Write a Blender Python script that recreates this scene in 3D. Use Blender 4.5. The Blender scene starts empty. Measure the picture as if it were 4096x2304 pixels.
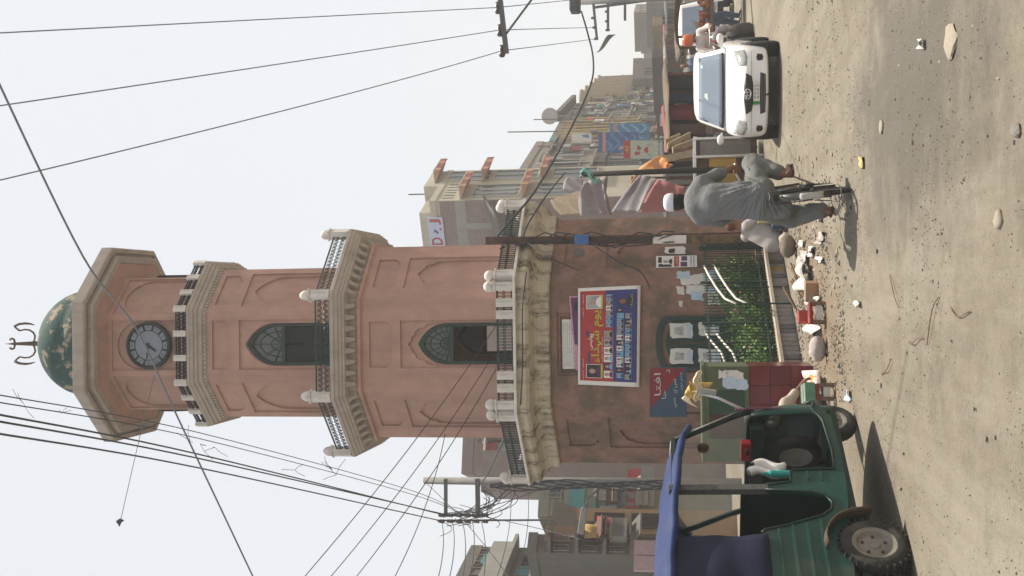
import bpy, bmesh, math, random
import numpy as np
from mathutils import Vector, Matrix, noise as mnoise
from mathutils.geometry import tessellate_polygon
R = math.radians
random.seed(7)
rng = random.Random(11)
scene = bpy.context.scene
COL = scene.collection

# ------------------------------------------------------------------ camera, sky, sun, exposure
EYE = 1.65
TH = math.atan(.1604)          # the camera looks up a little
ROLL = .013
FPX = 4282.0                   # focal length in pixels of the 4096 wide picture
_c, _s = math.cos(TH), math.sin(TH)
_cr, _sr = math.cos(ROLL), math.sin(ROLL)
_r, _u, _f = Vector((1, 0, 0)), Vector((0, -_s, _c)), Vector((0, _c, _s))
cam_right = _r * _cr - _u * _sr
cam_up = _r * _sr + _u * _cr
cd = bpy.data.cameras.new('camera')
cam = bpy.data.objects.new('camera', cd)
COL.objects.link(cam)
# the photograph was taken with the camera turned on its side: world up points to picture left
rot = Matrix((-cam_up, cam_right, -_f)).transposed()
cam.matrix_world = Matrix.Translation((0, 0, EYE)) @ rot.to_4x4()
cd.sensor_fit = 'HORIZONTAL'
cd.sensor_width = 36.0
cd.lens = FPX / 4096 * 36
cd.clip_start = .1
cd.clip_end = 4000
scene.camera = cam

SUN_DIR = Vector((.60, .48, 1.75)).normalized()
sun_elev = math.asin(SUN_DIR.z)
sun_az = math.atan2(SUN_DIR.x, SUN_DIR.y)       # from +Y towards +X
w = bpy.data.worlds.new('World')
scene.world = w
w.use_nodes = True
nt = w.node_tree
bg = nt.nodes['Background']
sky = nt.nodes.new('ShaderNodeTexSky')
sky.sky_type = 'NISHITA'
sky.sun_disc = False
sky.sun_elevation = sun_elev
sky.sun_rotation = sun_az
sky.altitude = 200
sky.air_density = 1.0
sky.dust_density = 2.0
sky.ozone_density = 1.0
veil = nt.nodes.new('ShaderNodeMix')             # thin, even white summer haze over the blue
veil.data_type = 'RGBA'
veil.inputs['Factor'].default_value = .86
veil.inputs['B'].default_value = (7.5, 7.62, 7.8, 1)
nt.links.new(sky.outputs['Color'], veil.inputs['A'])
nt.links.new(veil.outputs['Result'], bg.inputs['Color'])
bg.inputs['Strength'].default_value = .080
sl = bpy.data.lights.new('sun', 'SUN')
sl.energy = 5.0
sl.angle = R(.6)
sl.color = (1.0, .91, .77)
sun = bpy.data.objects.new('sun', sl)
COL.objects.link(sun)
sun.rotation_euler = SUN_DIR.to_track_quat('Z', 'Y').to_euler()
sun.location = (20, 10, 60)
vs = scene.view_settings
vs.view_transform = 'Standard'
vs.look = 'None'
vs.gamma = 1
vs.use_curve_mapping = False
vs.exposure = .62
scene.cycles.max_bounces = 6
scene.cycles.diffuse_bounces = 3
scene.cycles.transparent_max_bounces = 12
scene.cycles.volume_bounces = 0
scene.cycles.use_denoising = True

# ------------------------------------------------------------------ placing helpers (a viewing ray meets a depth, the ground or a plane)
def ray(px, py):
    a = (1152 - py) / FPX
    b = (2048 - px) / FPX
    a, b = a * _cr + b * _sr, -a * _sr + b * _cr
    return a, _c - b * _s, _s + b * _c
def at(px, py, d):
    x, y, z = ray(px, py)
    return Vector((x * d / y, d, EYE + z * d / y))
def gnd(px, py, z0=0.0):
    x, y, z = ray(px, py)
    k = (z0 - EYE) / z
    return Vector((x * k, y * k, z0))

# ------------------------------------------------------------------ mesh building
class MB:
    def __init__(s):
        s.v, s.f, s.mi, s.m, s.sm = [], [], [], 0, []
        s.smooth = False
    def add(s, vs, fs):
        b = len(s.v)
        s.v.extend([tuple(p) for p in vs])
        for f in fs:
            s.f.append(tuple(b + i for i in f))
            s.mi.append(s.m)
            s.sm.append(s.smooth)
        return s
    def box(s, x0, x1, y0, y1, z0, z1):
        vs = [(x0, y0, z0), (x1, y0, z0), (x1, y1, z0), (x0, y1, z0), (x0, y0, z1), (x1, y0, z1), (x1, y1, z1), (x0, y1, z1)]
        return s.add(vs, [(0, 3, 2, 1), (4, 5, 6, 7), (0, 1, 5, 4), (1, 2, 6, 5), (2, 3, 7, 6), (3, 0, 4, 7)])
    def obb(s, c, sz, rz=0, rx=0, ry=0):
        m = Matrix.Rotation(rz, 3, 'Z') @ Matrix.Rotation(rx, 3, 'X') @ Matrix.Rotation(ry, 3, 'Y')
        c = Vector(c)
        h = Vector(sz) * .5
        vs = [c + m @ Vector((a * h.x, b * h.y, d * h.z)) for d in (-1, 1) for a, b in ((-1, -1), (1, -1), (1, 1), (-1, 1))]
        return s.add(vs, [(0, 3, 2, 1), (4, 5, 6, 7), (0, 1, 5, 4), (1, 2, 6, 5), (2, 3, 7, 6), (3, 0, 4, 7)])
    def bar(s, a, b, w, h=None, up=(0, 0, 1)):
        a, b = Vector(a), Vector(b)
        h = h or w
        t = (b - a).normalized()
        up = Vector(up)
        if abs(t.dot(up)) > .98:
            up = Vector((0, 1, 0)) if abs(t.y) < .9 else Vector((1, 0, 0))
        x = t.cross(up).normalized() * w / 2
        y = x.cross(t).normalized() * h / 2
        vs = [a - x - y, a + x - y, a + x + y, a - x + y, b - x - y, b + x - y, b + x + y, b - x + y]
        return s.add(vs, [(0, 1, 2, 3), (4, 7, 6, 5), (0, 4, 5, 1), (1, 5, 6, 2), (2, 6, 7, 3), (3, 7, 4, 0)])
    def tube(s, pts, r, n=6, cap=True, closed=False):
        pts = [Vector(p) for p in pts]
        k = len(pts)
        rs = r if isinstance(r, (list, tuple)) else [r] * k
        vs, fs = [], []
        pu = None
        for i, p in enumerate(pts):
            if closed:
                t = pts[(i + 1) % k] - pts[i - 1]
            else:
                t = pts[min(i + 1, k - 1)] - pts[max(i - 1, 0)]
            t = t.normalized() if t.length > 1e-9 else Vector((0, 0, 1))
            if pu is None:
                pu = Vector((0, 0, 1)) if abs(t.z) < .9 else Vector((1, 0, 0))
            x = t.cross(pu)
            if x.length < 1e-6:
                x = t.cross(Vector((.3, 1, .2)))
            x.normalize()
            y = x.cross(t).normalized()
            pu = y
            for j in range(n):
                a = 2 * math.pi * j / n
                vs.append(p + (x * math.cos(a) + y * math.sin(a)) * rs[i])
        for i in range(k if closed else k - 1):
            i2 = (i + 1) % k
            for j in range(n):
                fs.append((i * n + j, i * n + (j + 1) % n, i2 * n + (j + 1) % n, i2 * n + j))
        if cap and not closed:
            fs.append(tuple(range(n - 1, -1, -1)))
            fs.append(tuple((k - 1) * n + j for j in range(n)))
        return s.add(vs, fs)
    def lathe(s, prof, n=16, c=(0, 0, 0), axis='z', a0=0.0, cap=True):
        vs, fs = [], []
        for r, z in prof:
            for j in range(n):
                a = a0 + 2 * math.pi * j / n
                if axis == 'z':
                    p = (r * math.cos(a), r * math.sin(a), z)
                elif axis == 'x':
                    p = (z, r * math.cos(a), r * math.sin(a))
                else:
                    p = (r * math.sin(a), z, r * math.cos(a))
                vs.append((p[0] + c[0], p[1] + c[1], p[2] + c[2]))
        k = len(prof)
        for i in range(k - 1):
            for j in range(n):
                fs.append((i * n + j, i * n + (j + 1) % n, (i + 1) * n + (j + 1) % n, (i + 1) * n + j))
        if cap and prof[0][0] > 1e-6:
            fs.append(tuple(range(n - 1, -1, -1)))
        if cap and prof[-1][0] > 1e-6:
            fs.append(tuple((k - 1) * n + j for j in range(n)))
        return s.add(vs, fs)
    def ball(s, c, r, n=12, m=8):
        rx, ry, rz = r if isinstance(r, (tuple, list, Vector)) else (r, r, r)
        vs = [(c[0], c[1], c[2] - rz)]
        fs = []
        for i in range(1, m):
            a = -math.pi / 2 + math.pi * i / m
            for j in range(n):
                b = 2 * math.pi * j / n
                vs.append((c[0] + rx * math.cos(a) * math.cos(b), c[1] + ry * math.cos(a) * math.sin(b), c[2] + rz * math.sin(a)))
        vs.append((c[0], c[1], c[2] + rz))
        for j in range(n):
            fs.append((0, 1 + (j + 1) % n, 1 + j))
            fs.append((len(vs) - 1, 1 + (m - 2) * n + j, 1 + (m - 2) * n + (j + 1) % n))
        for i in range(m - 2):
            for j in range(n):
                a, b = 1 + i * n + j, 1 + i * n + (j + 1) % n
                fs.append((a, b, b + n, a + n))
        return s.add(vs, fs)
    def loft(s, rings, closed=True, cap=True):
        k, n = len(rings), len(rings[0])
        vs = [p for r in rings for p in r]
        fs = []
        for i in range(k - 1):
            for j in range(n if closed else n - 1):
                fs.append((i * n + j, i * n + (j + 1) % n, (i + 1) * n + (j + 1) % n, (i + 1) * n + j))
        if cap and closed:
            fs.append(tuple(range(n - 1, -1, -1)))
            fs.append(tuple((k - 1) * n + j for j in range(n)))
        return s.add(vs, fs)
    def sheet(s, fn, nu, nv, th=0.0):
        """fn(u,v)->Vector on 0..1; a cloth of thickness th"""
        P = [[Vector(fn(i / nu, j / nv)) for j in range(nv + 1)] for i in range(nu + 1)]
        vs, fs = [], []
        ix = lambda i, j: i * (nv + 1) + j
        N = (nu + 1) * (nv + 1)
        nrm = []
        for i in range(nu + 1):
            for j in range(nv + 1):
                a = P[min(i + 1, nu)][j] - P[max(i - 1, 0)][j]
                b = P[i][min(j + 1, nv)] - P[i][max(j - 1, 0)]
                nn = a.cross(b)
                nrm.append(nn.normalized() if nn.length > 1e-9 else Vector((0, 0, 1)))
                vs.append(P[i][j])
        for i in range(nu):
            for j in range(nv):
                fs.append((ix(i, j), ix(i + 1, j), ix(i + 1, j + 1), ix(i, j + 1)))
        if th:
            vs = vs + [p - nrm[k] * th for k, p in enumerate(vs)]
            fs2 = [tuple(N + q for q in reversed(f)) for f in fs]
            rim = [ix(i, 0) for i in range(nu + 1)] + [ix(nu, j) for j in range(1, nv + 1)] + [ix(i, nv) for i in range(nu - 1, -1, -1)] + [ix(0, j) for j in range(nv - 1, 0, -1)]
            side = [(rim[(q + 1) % len(rim)], rim[q], rim[q] + N, rim[(q + 1) % len(rim)] + N) for q in range(len(rim))]
            fs = fs + fs2 + side
        return s.add(vs, fs)
    def plate(s, outer, holes, F, d0, d1):
        """a plate in face coordinates (s,z): F(s,z,d)->point, from depth d0 (outside) to d1; with holes"""
        loops = [list(outer)] + [list(h) for h in holes]
        flat = [p for l in loops for p in l]
        tris = tessellate_polygon([[Vector((p[0], p[1], 0)) for p in l] for l in loops])
        n = len(flat)
        vs = [F(p[0], p[1], d0) for p in flat] + [F(p[0], p[1], d1) for p in flat]
        fs = []
        for t in tris:
            a, b, c = (flat[i] for i in t)
            ar = (b[0] - a[0]) * (c[1] - a[1]) - (c[0] - a[0]) * (b[1] - a[1])
            if abs(ar) < 1e-10:
                continue
            t = tuple(t) if ar > 0 else tuple(reversed(t))
            fs.append(t)
            fs.append(tuple(n + i for i in reversed(t)))
        b = 0
        for li, l in enumerate(loops):
            ar = sum(l[i][0] * l[(i + 1) % len(l)][1] - l[(i + 1) % len(l)][0] * l[i][1] for i in range(len(l)))
            ccw = ar > 0
            if li > 0:
                ccw = not ccw
            for i in range(len(l)):
                p, q = b + i, b + (i + 1) % len(l)
                if not ccw:
                    p, q = q, p
                fs.append((q, p, n + p, n + q))
            b += len(l)
        return s.add(vs, fs)
    def mesh(s, name, mats):
        me = bpy.data.meshes.new(name)
        me.from_pydata(s.v, [], s.f)
        for m in (mats if isinstance(mats, (list, tuple)) else [mats]):
            me.materials.append(m)
        me.polygons.foreach_set('material_index', s.mi)
        me.polygons.foreach_set('use_smooth', s.sm)
        me.update()
        return me
    def build(s, name, mats, parent=None, loc=None, rz=None):
        o = bpy.data.objects.new(name, s.mesh(name, mats))
        return link(o, parent, loc, rz)

def link(o, parent=None, loc=None, rz=None):
    COL.objects.link(o)
    if parent is not None:
        o.parent = parent
    if loc is not None:
        o.location = loc
    if rz is not None:
        o.rotation_euler = (0, 0, rz)
    return o
def inst(name, me, parent=None, loc=(0, 0, 0), rot=(0, 0, 0), sc=(1, 1, 1)):
    o = bpy.data.objects.new(name, me)
    COL.objects.link(o)
    if parent is not None:
        o.parent = parent
    o.location, o.rotation_euler, o.scale = loc, rot, sc
    return o
def tag(o, label=None, cat=None, group=None, kind=None):
    if label: o['label'] = label
    if cat: o['category'] = cat
    if group: o['group'] = group
    if kind: o['kind'] = kind
    return o
def thing(name, label, cat, loc=(0, 0, 0), rz=0.0, group=None):
    o = bpy.data.objects.new(name, None)
    o.empty_display_size = .2
    link(o, None, loc, rz)
    return tag(o, label, cat, group)
def copy_tree(o, parent=None):
    c = o.copy()
    COL.objects.link(c)
    if parent is not None:
        c.parent = parent
    for ch in list(o.children):
        copy_tree(ch, c)
    return c
def bevel(o, wd=.01, seg=2, ang=35):
    m = o.modifiers.new('bevel', 'BEVEL')
    m.width, m.segments, m.limit_method, m.angle_limit = wd, seg, 'ANGLE', R(ang)
    return o
def subd(o, lv=2):
    m = o.modifiers.new('subsurf', 'SUBSURF')
    m.levels = m.render_levels = lv
    for p in o.data.polygons:
        p.use_smooth = True
    return o
def lerp(a, b, t): return a + (b - a) * t
def n3(x, y, z, sc=1.0):
    return mnoise.noise(Vector((x * sc, y * sc, z * sc)))

# ------------------------------------------------------------------ materials
def _base(name):
    m = bpy.data.materials.new(name)
    m.use_nodes = True
    t = m.node_tree
    return m, t, t.nodes['Principled BSDF']
def srgb(c):
    if isinstance(c, str):
        c = [int(c[i:i + 2], 16) / 255 for i in (0, 2, 4)]
    return tuple(x / 12.92 if x <= .04045 else ((x + .055) / 1.055) ** 2.4 for x in c)
def mat(name, c, rough=.8, var=.18, sc=6.0, bump=.0, bsc=None, metal=0.0, spec=.3, dirt=None, damt=.5, dsc=1.5, dlo=.48, dhi=.68, streak=False, coat=0.0, alpha=1.0, trans=0.0):
    m, t, p = _base(name)
    L = t.links.new
    N = t.nodes.new
    tc = N('ShaderNodeTexCoord')
    n1 = N('ShaderNodeTexNoise')
    n1.inputs['Scale'].default_value = sc
    n1.inputs['Detail'].default_value = 6
    n1.inputs['Roughness'].default_value = .65
    L(tc.outputs['Object'], n1.inputs['Vector'])
    mx = N('ShaderNodeMix')
    mx.data_type = 'RGBA'
    mx.inputs['A'].default_value = tuple(max(0, x * (1 - var)) for x in c) + (1,)
    mx.inputs['B'].default_value = tuple(min(1, x * (1 + var)) for x in c) + (1,)
    rm = N('ShaderNodeMapRange')
    rm.inputs['From Min'].default_value = .3
    rm.inputs['From Max'].default_value = .7
    L(n1.outputs['Fac'], rm.inputs['Value'])
    L(rm.outputs['Result'], mx.inputs['Factor'])
    out = mx.outputs['Result']
    if dirt is not None:
        mp = N('ShaderNodeMapping')
        if streak:
            mp.inputs['Scale'].default_value = (1, 1, .12)
        L(tc.outputs['Object'], mp.inputs['Vector'])
        n2 = N('ShaderNodeTexNoise')
        n2.inputs['Scale'].default_value = dsc
        n2.inputs['Detail'].default_value = 8
        n2.inputs['Roughness'].default_value = .7
        L(mp.outputs['Vector'], n2.inputs['Vector'])
        r2 = N('ShaderNodeMapRange')
        r2.inputs['From Min'].default_value = dlo
        r2.inputs['From Max'].default_value = dhi
        r2.inputs['To Max'].default_value = damt
        L(n2.outputs['Fac'], r2.inputs['Value'])
        m2 = N('ShaderNodeMix')
        m2.data_type = 'RGBA'
        L(r2.outputs['Result'], m2.inputs['Factor'])
        L(out, m2.inputs['A'])
        m2.inputs['B'].default_value = tuple(dirt) + (1,)
        out = m2.outputs['Result']
    L(out, p.inputs['Base Color'])
    p.inputs['Roughness'].default_value = rough
    p.inputs['Metallic'].default_value = metal
    p.inputs['Specular IOR Level'].default_value = spec
    p.inputs['Coat Weight'].default_value = coat
    p.inputs['Alpha'].default_value = alpha
    p.inputs['Transmission Weight'].default_value = trans
    if bump:
        n4 = N('ShaderNodeTexNoise')
        n4.inputs['Scale'].default_value = bsc or sc * 4
        n4.inputs['Detail'].default_value = 5
        L(tc.outputs['Object'], n4.inputs['Vector'])
        b = N('ShaderNodeBump')
        b.inputs['Strength'].default_value = min(1, bump)
        b.inputs['Distance'].default_value = .02
        L(n4.outputs['Fac'], b.inputs['Height'])
        L(b.outputs['Normal'], p.inputs['Normal'])
    return m
# ------------------------------------------------------------------ shared materials
M = {}
M['pink'] = mat('pink_plaster', (.385, .232, .185), .9, .12, 3, bump=.3, bsc=40, dirt=(.235, .155, .125), damt=.6, dsc=2.2, dlo=.46, dhi=.70, streak=True)
M['pinkdirty_shade'] = mat('stained_shaded_pink_plaster', (.235, .132, .10), .92, .22, 3, bump=.4, bsc=30, dirt=(.115, .088, .06), damt=.9, dsc=1.8, dlo=.44, dhi=.60)  # stains are the wall's own; overall tone also darkened to stand for shade
M['trim'] = mat('grey_beige_trim', (.36, .31, .27), .9, .12, 5, bump=.25, bsc=40, dirt=(.20, .17, .14), damt=.55, dsc=2.2, streak=True)
M['whitep'] = mat('white_masonry_paint', (.62, .59, .55), .85, .1, 8, bump=.2, dirt=(.25, .22, .18), damt=.6, dsc=5, dlo=.5, dhi=.7, streak=True)
M['conc'] = mat('stained_concrete', (.43, .37, .275), .95, .14, 4, bump=.4, bsc=25, dirt=(.10, .08, .055), damt=.95, dsc=4.6, dlo=.49, dhi=.62, streak=True)
M['greenp'] = mat('dark_green_paint', (.012, .034, .028), .5, .25, 9, dirt=(.06, .07, .055), damt=.4, dsc=4)
M['dome'] = mat('peeling_green_dome', (.010, .050, .046), .8, .3, 5, spec=.15, bump=.5, bsc=14, dirt=(.30, .24, .17), damt=.9, dsc=3.2, dlo=.53, dhi=.58)
M['iron'] = mat('black_iron', (.012, .016, .015), .5, .3, 9, metal=.3)
M['rust'] = mat('rusty_iron', (.085, .045, .032), .75, .3, 9, bump=.3, metal=.2)
M['paneglass'] = mat('dusty_glass', (.11, .125, .12), .3, .15, 9, spec=.4, alpha=.85)
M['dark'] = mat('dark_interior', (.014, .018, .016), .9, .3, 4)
M['marble'] = mat('marble_slab', (.62, .62, .58), .5, .06, 9, dirt=(.4, .4, .38), damt=.5, dsc=6)
M['brick'] = None
M['paper'] = mat('white_paper', (.56, .54, .51), .9, .07, 12, dirt=(.4, .37, .32), damt=.4, dsc=8)
M['paperblue'] = mat('bluish_paper', (.38, .47, .55), .9, .1, 12)
M['ink'] = mat('black_ink', (.03, .03, .035), .8, .2, 10)
M['red'] = mat('red_print', (.34, .04, .035), .7, .15, 8)
M['blue'] = mat('blue_print', (.035, .045, .165), .7, .15, 8)
M['yellow'] = mat('yellow_green_print', (.42, .42, .03), .7, .1, 8)
M['whitecloth'] = mat('white_cloth', (.68, .66, .63), .95, .05, 14)
M['skyprint'] = mat('light_blue_print', (.16, .36, .55), .7, .2, 20)
M['skin'] = mat('brown_skin', (.20, .095, .055), .6, .12, 20)
M['hair'] = mat('dark_hair', (.012, .010, .009), .7, .3, 60)
M['black'] = mat('black_rubber', (.014, .014, .014), .8, .3, 12)
M['steel'] = mat('dull_steel', (.45, .45, .44), .38, .15, 20, metal=.9)
M['wood'] = mat('weathered_wood', (.16, .10, .06), .85, .25, 14, bump=.3)
M['cable'] = mat('cable_black', (.03, .033, .04), .7, .2, 9)

def brick_mat(name, c1, c2, mortar, scale=5.0, dirt=(.2, .17, .15), damt=.5):
    m, t, p = _base(name)
    L, N = t.links.new, t.nodes.new
    tc = N('ShaderNodeTexCoord')
    geo = N('ShaderNodeNewGeometry')
    # pick the wall's own horizontal axis so that courses run along every wall
    sep = N('ShaderNodeSeparateXYZ')
    L(tc.outputs['Object'], sep.inputs[0])
    ad = N('ShaderNodeMath')
    ad.operation = 'ADD'
    L(sep.outputs['X'], ad.inputs[0])
    L(sep.outputs['Y'], ad.inputs[1])
    cb = N('ShaderNodeCombineXYZ')
    L(ad.outputs[0], cb.inputs['X'])
    L(sep.outputs['Z'], cb.inputs['Y'])
    b = N('ShaderNodeTexBrick')
    b.inputs['Scale'].default_value = scale
    b.inputs['Color1'].default_value = tuple(c1) + (1,)
    b.inputs['Color2'].default_value = tuple(c2) + (1,)
    b.inputs['Mortar'].default_value = tuple(mortar) + (1,)
    b.inputs['Mortar Size'].default_value = .015
    L(cb.outputs[0], b.inputs['Vector'])
    n2 = N('ShaderNodeTexNoise')
    n2.inputs['Scale'].default_value = .9
    n2.inputs['Detail'].default_value = 8
    L(tc.outputs['Object'], n2.inputs['Vector'])
    r2 = N('ShaderNodeMapRange')
    r2.inputs['From Min'].default_value = .42
    r2.inputs['From Max'].default_value = .65
    r2.inputs['To Max'].default_value = damt
    L(n2.outputs['Fac'], r2.inputs['Value'])
    mx = N('ShaderNodeMix')
    mx.data_type = 'RGBA'
    L(r2.outputs['Result'], mx.inputs['Factor'])
    L(b.outputs['Color'], mx.inputs['A'])
    mx.inputs['B'].default_value = tuple(dirt) + (1,)
    L(mx.outputs['Result'], p.inputs['Base Color'])
    p.inputs['Roughness'].default_value = .95
    bp = N('ShaderNodeBump')
    bp.inputs['Strength'].default_value = .5
    bp.inputs['Distance'].default_value = .02
    L(b.outputs['Fac'], bp.inputs['Height'])
    bp.invert = True
    L(bp.outputs['Normal'], p.inputs['Normal'])
    return m
M['brick'] = brick_mat('brown_brick', (.23, .145, .12), (.17, .115, .10), (.26, .22, .20), 2.2)

# ------------------------------------------------------------------ lettering (letters joined by hand, drawn right to left)
AR = {'ا': ('\ufe8d', '\ufe8e', None, None), 'ب': ('\ufe8f', '\ufe90', '\ufe91', '\ufe92'), 'پ': ('\ufb56', '\ufb57', '\ufb58', '\ufb59'),
      'ت': ('\ufe95', '\ufe96', '\ufe97', '\ufe98'), 'ح': ('\ufea1', '\ufea2', '\ufea3', '\ufea4'), 'د': ('\ufea9', '\ufeaa', None, None),
      'ر': ('\ufead', '\ufeae', None, None), 'س': ('\ufeb1', '\ufeb2', '\ufeb3', '\ufeb4'), 'ش': ('\ufeb5', '\ufeb6', '\ufeb7', '\ufeb8'),
      'ف': ('\ufed1', '\ufed2', '\ufed3', '\ufed4'), 'ق': ('\ufed5', '\ufed6', '\ufed7', '\ufed8'), 'ل': ('\ufedd', '\ufede', '\ufedf', '\ufee0'),
      'م': ('\ufee1', '\ufee2', '\ufee3', '\ufee4'), 'ن': ('\ufee5', '\ufee6', '\ufee7', '\ufee8'), 'ہ': ('\ufba6', '\ufba7', '\ufba8', '\ufba9'),
      'و': ('\ufeed', '\ufeee', None, None), 'ی': ('\ufbfc', '\ufbfd', '\ufbfe', '\ufbff'), 'ء': ('\ufe80', None, None, None), 'ج': ('\ufe9d', '\ufe9e', '\ufe9f', '\ufea0'), 'ک': ('\ufb8e', '\ufb8f', '\ufb90', '\ufb91')}
def shape(word):
    out = []
    for w_ in word.split(' '):
        s_ = []
        for i, ch in enumerate(w_):
            f = AR.get(ch)
            if f is None:
                s_.append(ch)
                continue
            pj = i > 0 and AR.get(w_[i - 1], (0, 0, None, None))[2] is not None and f[1] is not None
            nj = i < len(w_) - 1 and f[2] is not None and AR.get(w_[i + 1], (0, None))[1] is not None
            s_.append(f[3] if pj and nj else f[1] if pj else f[2] if nj else f[0])
        out.append(''.join(reversed(s_)))
    return ' '.join(reversed(out))
def text_geo(body, bold=0.0):
    cu = bpy.data.curves.new('lettering', 'FONT')
    cu.body = body
    cu.size = 1
    cu.align_x = 'CENTER'
    cu.resolution_u = 3
    cu.offset = bold
    o = bpy.data.objects.new('lettering', cu)
    COL.objects.link(o)
    dg = bpy.context.evaluated_depsgraph_get()
    me = bpy.data.meshes.new_from_object(o.evaluated_get(dg))
    vs = [tuple(v.co) for v in me.vertices]
    fs = [tuple(p.vertices) for p in me.polygons]
    bpy.data.objects.remove(o)
    bpy.data.curves.remove(cu)
    bpy.data.meshes.remove(me)
    return vs, fs
def put_text(mb, body, F, sc, zc, w=None, h=None, d=0.0, bold=0.0):
    """letters laid on a surface F(s,z,d), centred on (sc,zc), fitted to width w / height h"""
    vs, fs = text_geo(body, bold)
    if not vs:
        return
    x0, x1 = min(v[0] for v in vs), max(v[0] for v in vs)
    y0, y1 = min(v[1] for v in vs), max(v[1] for v in vs)
    kx = w / (x1 - x0) if w else None
    ky = h / (y1 - y0) if h else None
    kx = kx or ky
    ky = ky or kx
    mb.add([F(sc + (v[0] - (x0 + x1) / 2) * kx, zc + (v[1] - (y0 + y1) / 2) * ky, d) for v in vs], fs)

# ------------------------------------------------------------------ ground
def ground_mat():
    m, t, p = _base('dusty_ground')
    L, N = t.links.new, t.nodes.new
    tc = N('ShaderNodeTexCoord')
    def noise(sc, det=8, ro=.65, vec=None):
        n = N('ShaderNodeTexNoise')
        n.inputs['Scale'].default_value = sc
        n.inputs['Detail'].default_value = det
        n.inputs['Roughness'].default_value = ro
        L(vec or tc.outputs['Object'], n.inputs['Vector'])
        return n.outputs['Fac']
    def rng_(v, a, b, hi=1.0):
        r = N('ShaderNodeMapRange')
        r.inputs['From Min'].default_value = a
        r.inputs['From Max'].default_value = b
        r.inputs['To Max'].default_value = hi
        L(v, r.inputs['Value'])
        return r.outputs['Result']
    def mix(f, a, b):
        x = N('ShaderNodeMix')
        x.data_type = 'RGBA'
        L(f, x.inputs['Factor'])
        for s_, q in (('A', a), ('B', b)):
            if isinstance(q, tuple):
                x.inputs[s_].default_value = q + (1,)
            else:
                L(q, x.inputs[s_])
        return x.outputs['Result']
    mp = N('ShaderNodeMapping')
    mp.inputs['Rotation'].default_value = (0, 0, R(-18))
    mp.inputs['Scale'].default_value = (1.5, .16, 1)
    L(tc.outputs['Object'], mp.inputs['Vector'])
    c = mix(rng_(noise(2.2, 10, .75), .35, .65), (.158, .138, .108), (.220, .194, .154))
    c = mix(rng_(noise(.5, 8, .7, mp.outputs['Vector']), .45, .58, .85), c, (.255, .23, .188))     # worn wheel paths
    c = mix(rng_(noise(.9, 10, .8), .54, .66, .7), c, (.13, .112, .085))                      # patches of old tarmac
    c = mix(rng_(noise(30, 6, .8), .57, .68, .8), c, (.05, .045, .038))
    sx_ = N('ShaderNodeMapping')
    sx_.vector_type = 'TEXTURE'
    sx_.inputs['Location'].default_value = (1.45, 8.3, 0)
    sx_.inputs['Scale'].default_value = (1.2, 2.7, 1)
    L(tc.outputs['Object'], sx_.inputs['Vector'])
    ln = N('ShaderNodeVectorMath')
    ln.operation = 'LENGTH'
    L(sx_.outputs['Vector'], ln.inputs[0])
    sb_ = N('ShaderNodeMath')
    sb_.operation = 'MULTIPLY_ADD'
    L(noise(1.4, 10, .75), sb_.inputs[0])
    sb_.inputs[1].default_value = -2.4
    L(ln.outputs['Value'], sb_.inputs[2])
    iv = N('ShaderNodeMapRange')
    iv.inputs['From Min'].default_value = -.05
    iv.inputs['From Max'].default_value = -.7
    iv.inputs['To Max'].default_value = .8
    L(sb_.outputs[0], iv.inputs['Value'])
    c = mix(iv.outputs['Result'], c, (.105, .097, .085))                                     # broken grey tarmac in front of the car                      # grit
    c = mix(rng_(noise(42, 5, .8), .58, .68, .6), c, (.28, .25, .205))
    s2 = N('ShaderNodeMapping')
    s2.vector_type = 'TEXTURE'
    s2.inputs['Location'].default_value = (-.3, 13.6, 0)
    s2.inputs['Rotation'].default_value = (0, 0, R(-24))
    s2.inputs['Scale'].default_value = (1.3, 3.4, 1)
    L(tc.outputs['Object'], s2.inputs['Vector'])
    l2 = N('ShaderNodeVectorMath')
    l2.operation = 'LENGTH'
    L(s2.outputs['Vector'], l2.inputs[0])
    a2 = N('ShaderNodeMath')
    a2.operation = 'MULTIPLY_ADD'
    L(noise(2.2, 10, .75), a2.inputs[0])
    a2.inputs[1].default_value = -1.6
    L(l2.outputs['Value'], a2.inputs[2])
    i2 = N('ShaderNodeMapRange')
    i2.inputs['From Min'].default_value = .25
    i2.inputs['From Max'].default_value = -.5
    i2.inputs['To Max'].default_value = .7
    L(a2.outputs[0], i2.inputs['Value'])
    c = mix(i2.outputs['Result'], c, (.185, .135, .088))                                     # browner loose earth along the kerb
    L(c, p.inputs['Base Color'])
    p.inputs['Roughness'].default_value = .95
    p.inputs['Specular IOR Level'].default_value = .15
    b = N('ShaderNodeBump')
    b.inputs['Strength'].default_value = .8
    b.inputs['Distance'].default_value = .04
    ad = N('ShaderNodeMath')
    ad.operation = 'MULTIPLY_ADD'
    L(noise(45, 6, .75), ad.inputs[0])
    ad.inputs[1].default_value = .5
    L(noise(4, 6, .6), ad.inputs[2])
    L(ad.outputs[0], b.inputs['Height'])
    L(b.outputs['Normal'], p.inputs['Normal'])
    return m
M['ground'] = ground_mat()
g = MB()
def gh(x, y):
    if 3 < y < 13 and -6 < x < 8:
        return .02 * n3(x, y, 3, .9) * min(1, (13 - y) / 2, (y - 3) / 1.0, (8 - x) / 2, (x + 6) / 2)
    return 0.0
xs = [-1500, -300, -80, -30, -12, -7] + [-6 + .25 * i for i in range(57)] + [9, 14, 30, 80, 300, 1500]
ys = [-200, -40, -8, 0, 2.0, 3] + [3.25 + .25 * i for i in range(40)] + [14, 18, 25, 40, 70, 120, 300, 1500]
vs_ = [(x, y, gh(x, y)) for y in ys for x in xs]
nx = len(xs)
g.smooth = True
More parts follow.
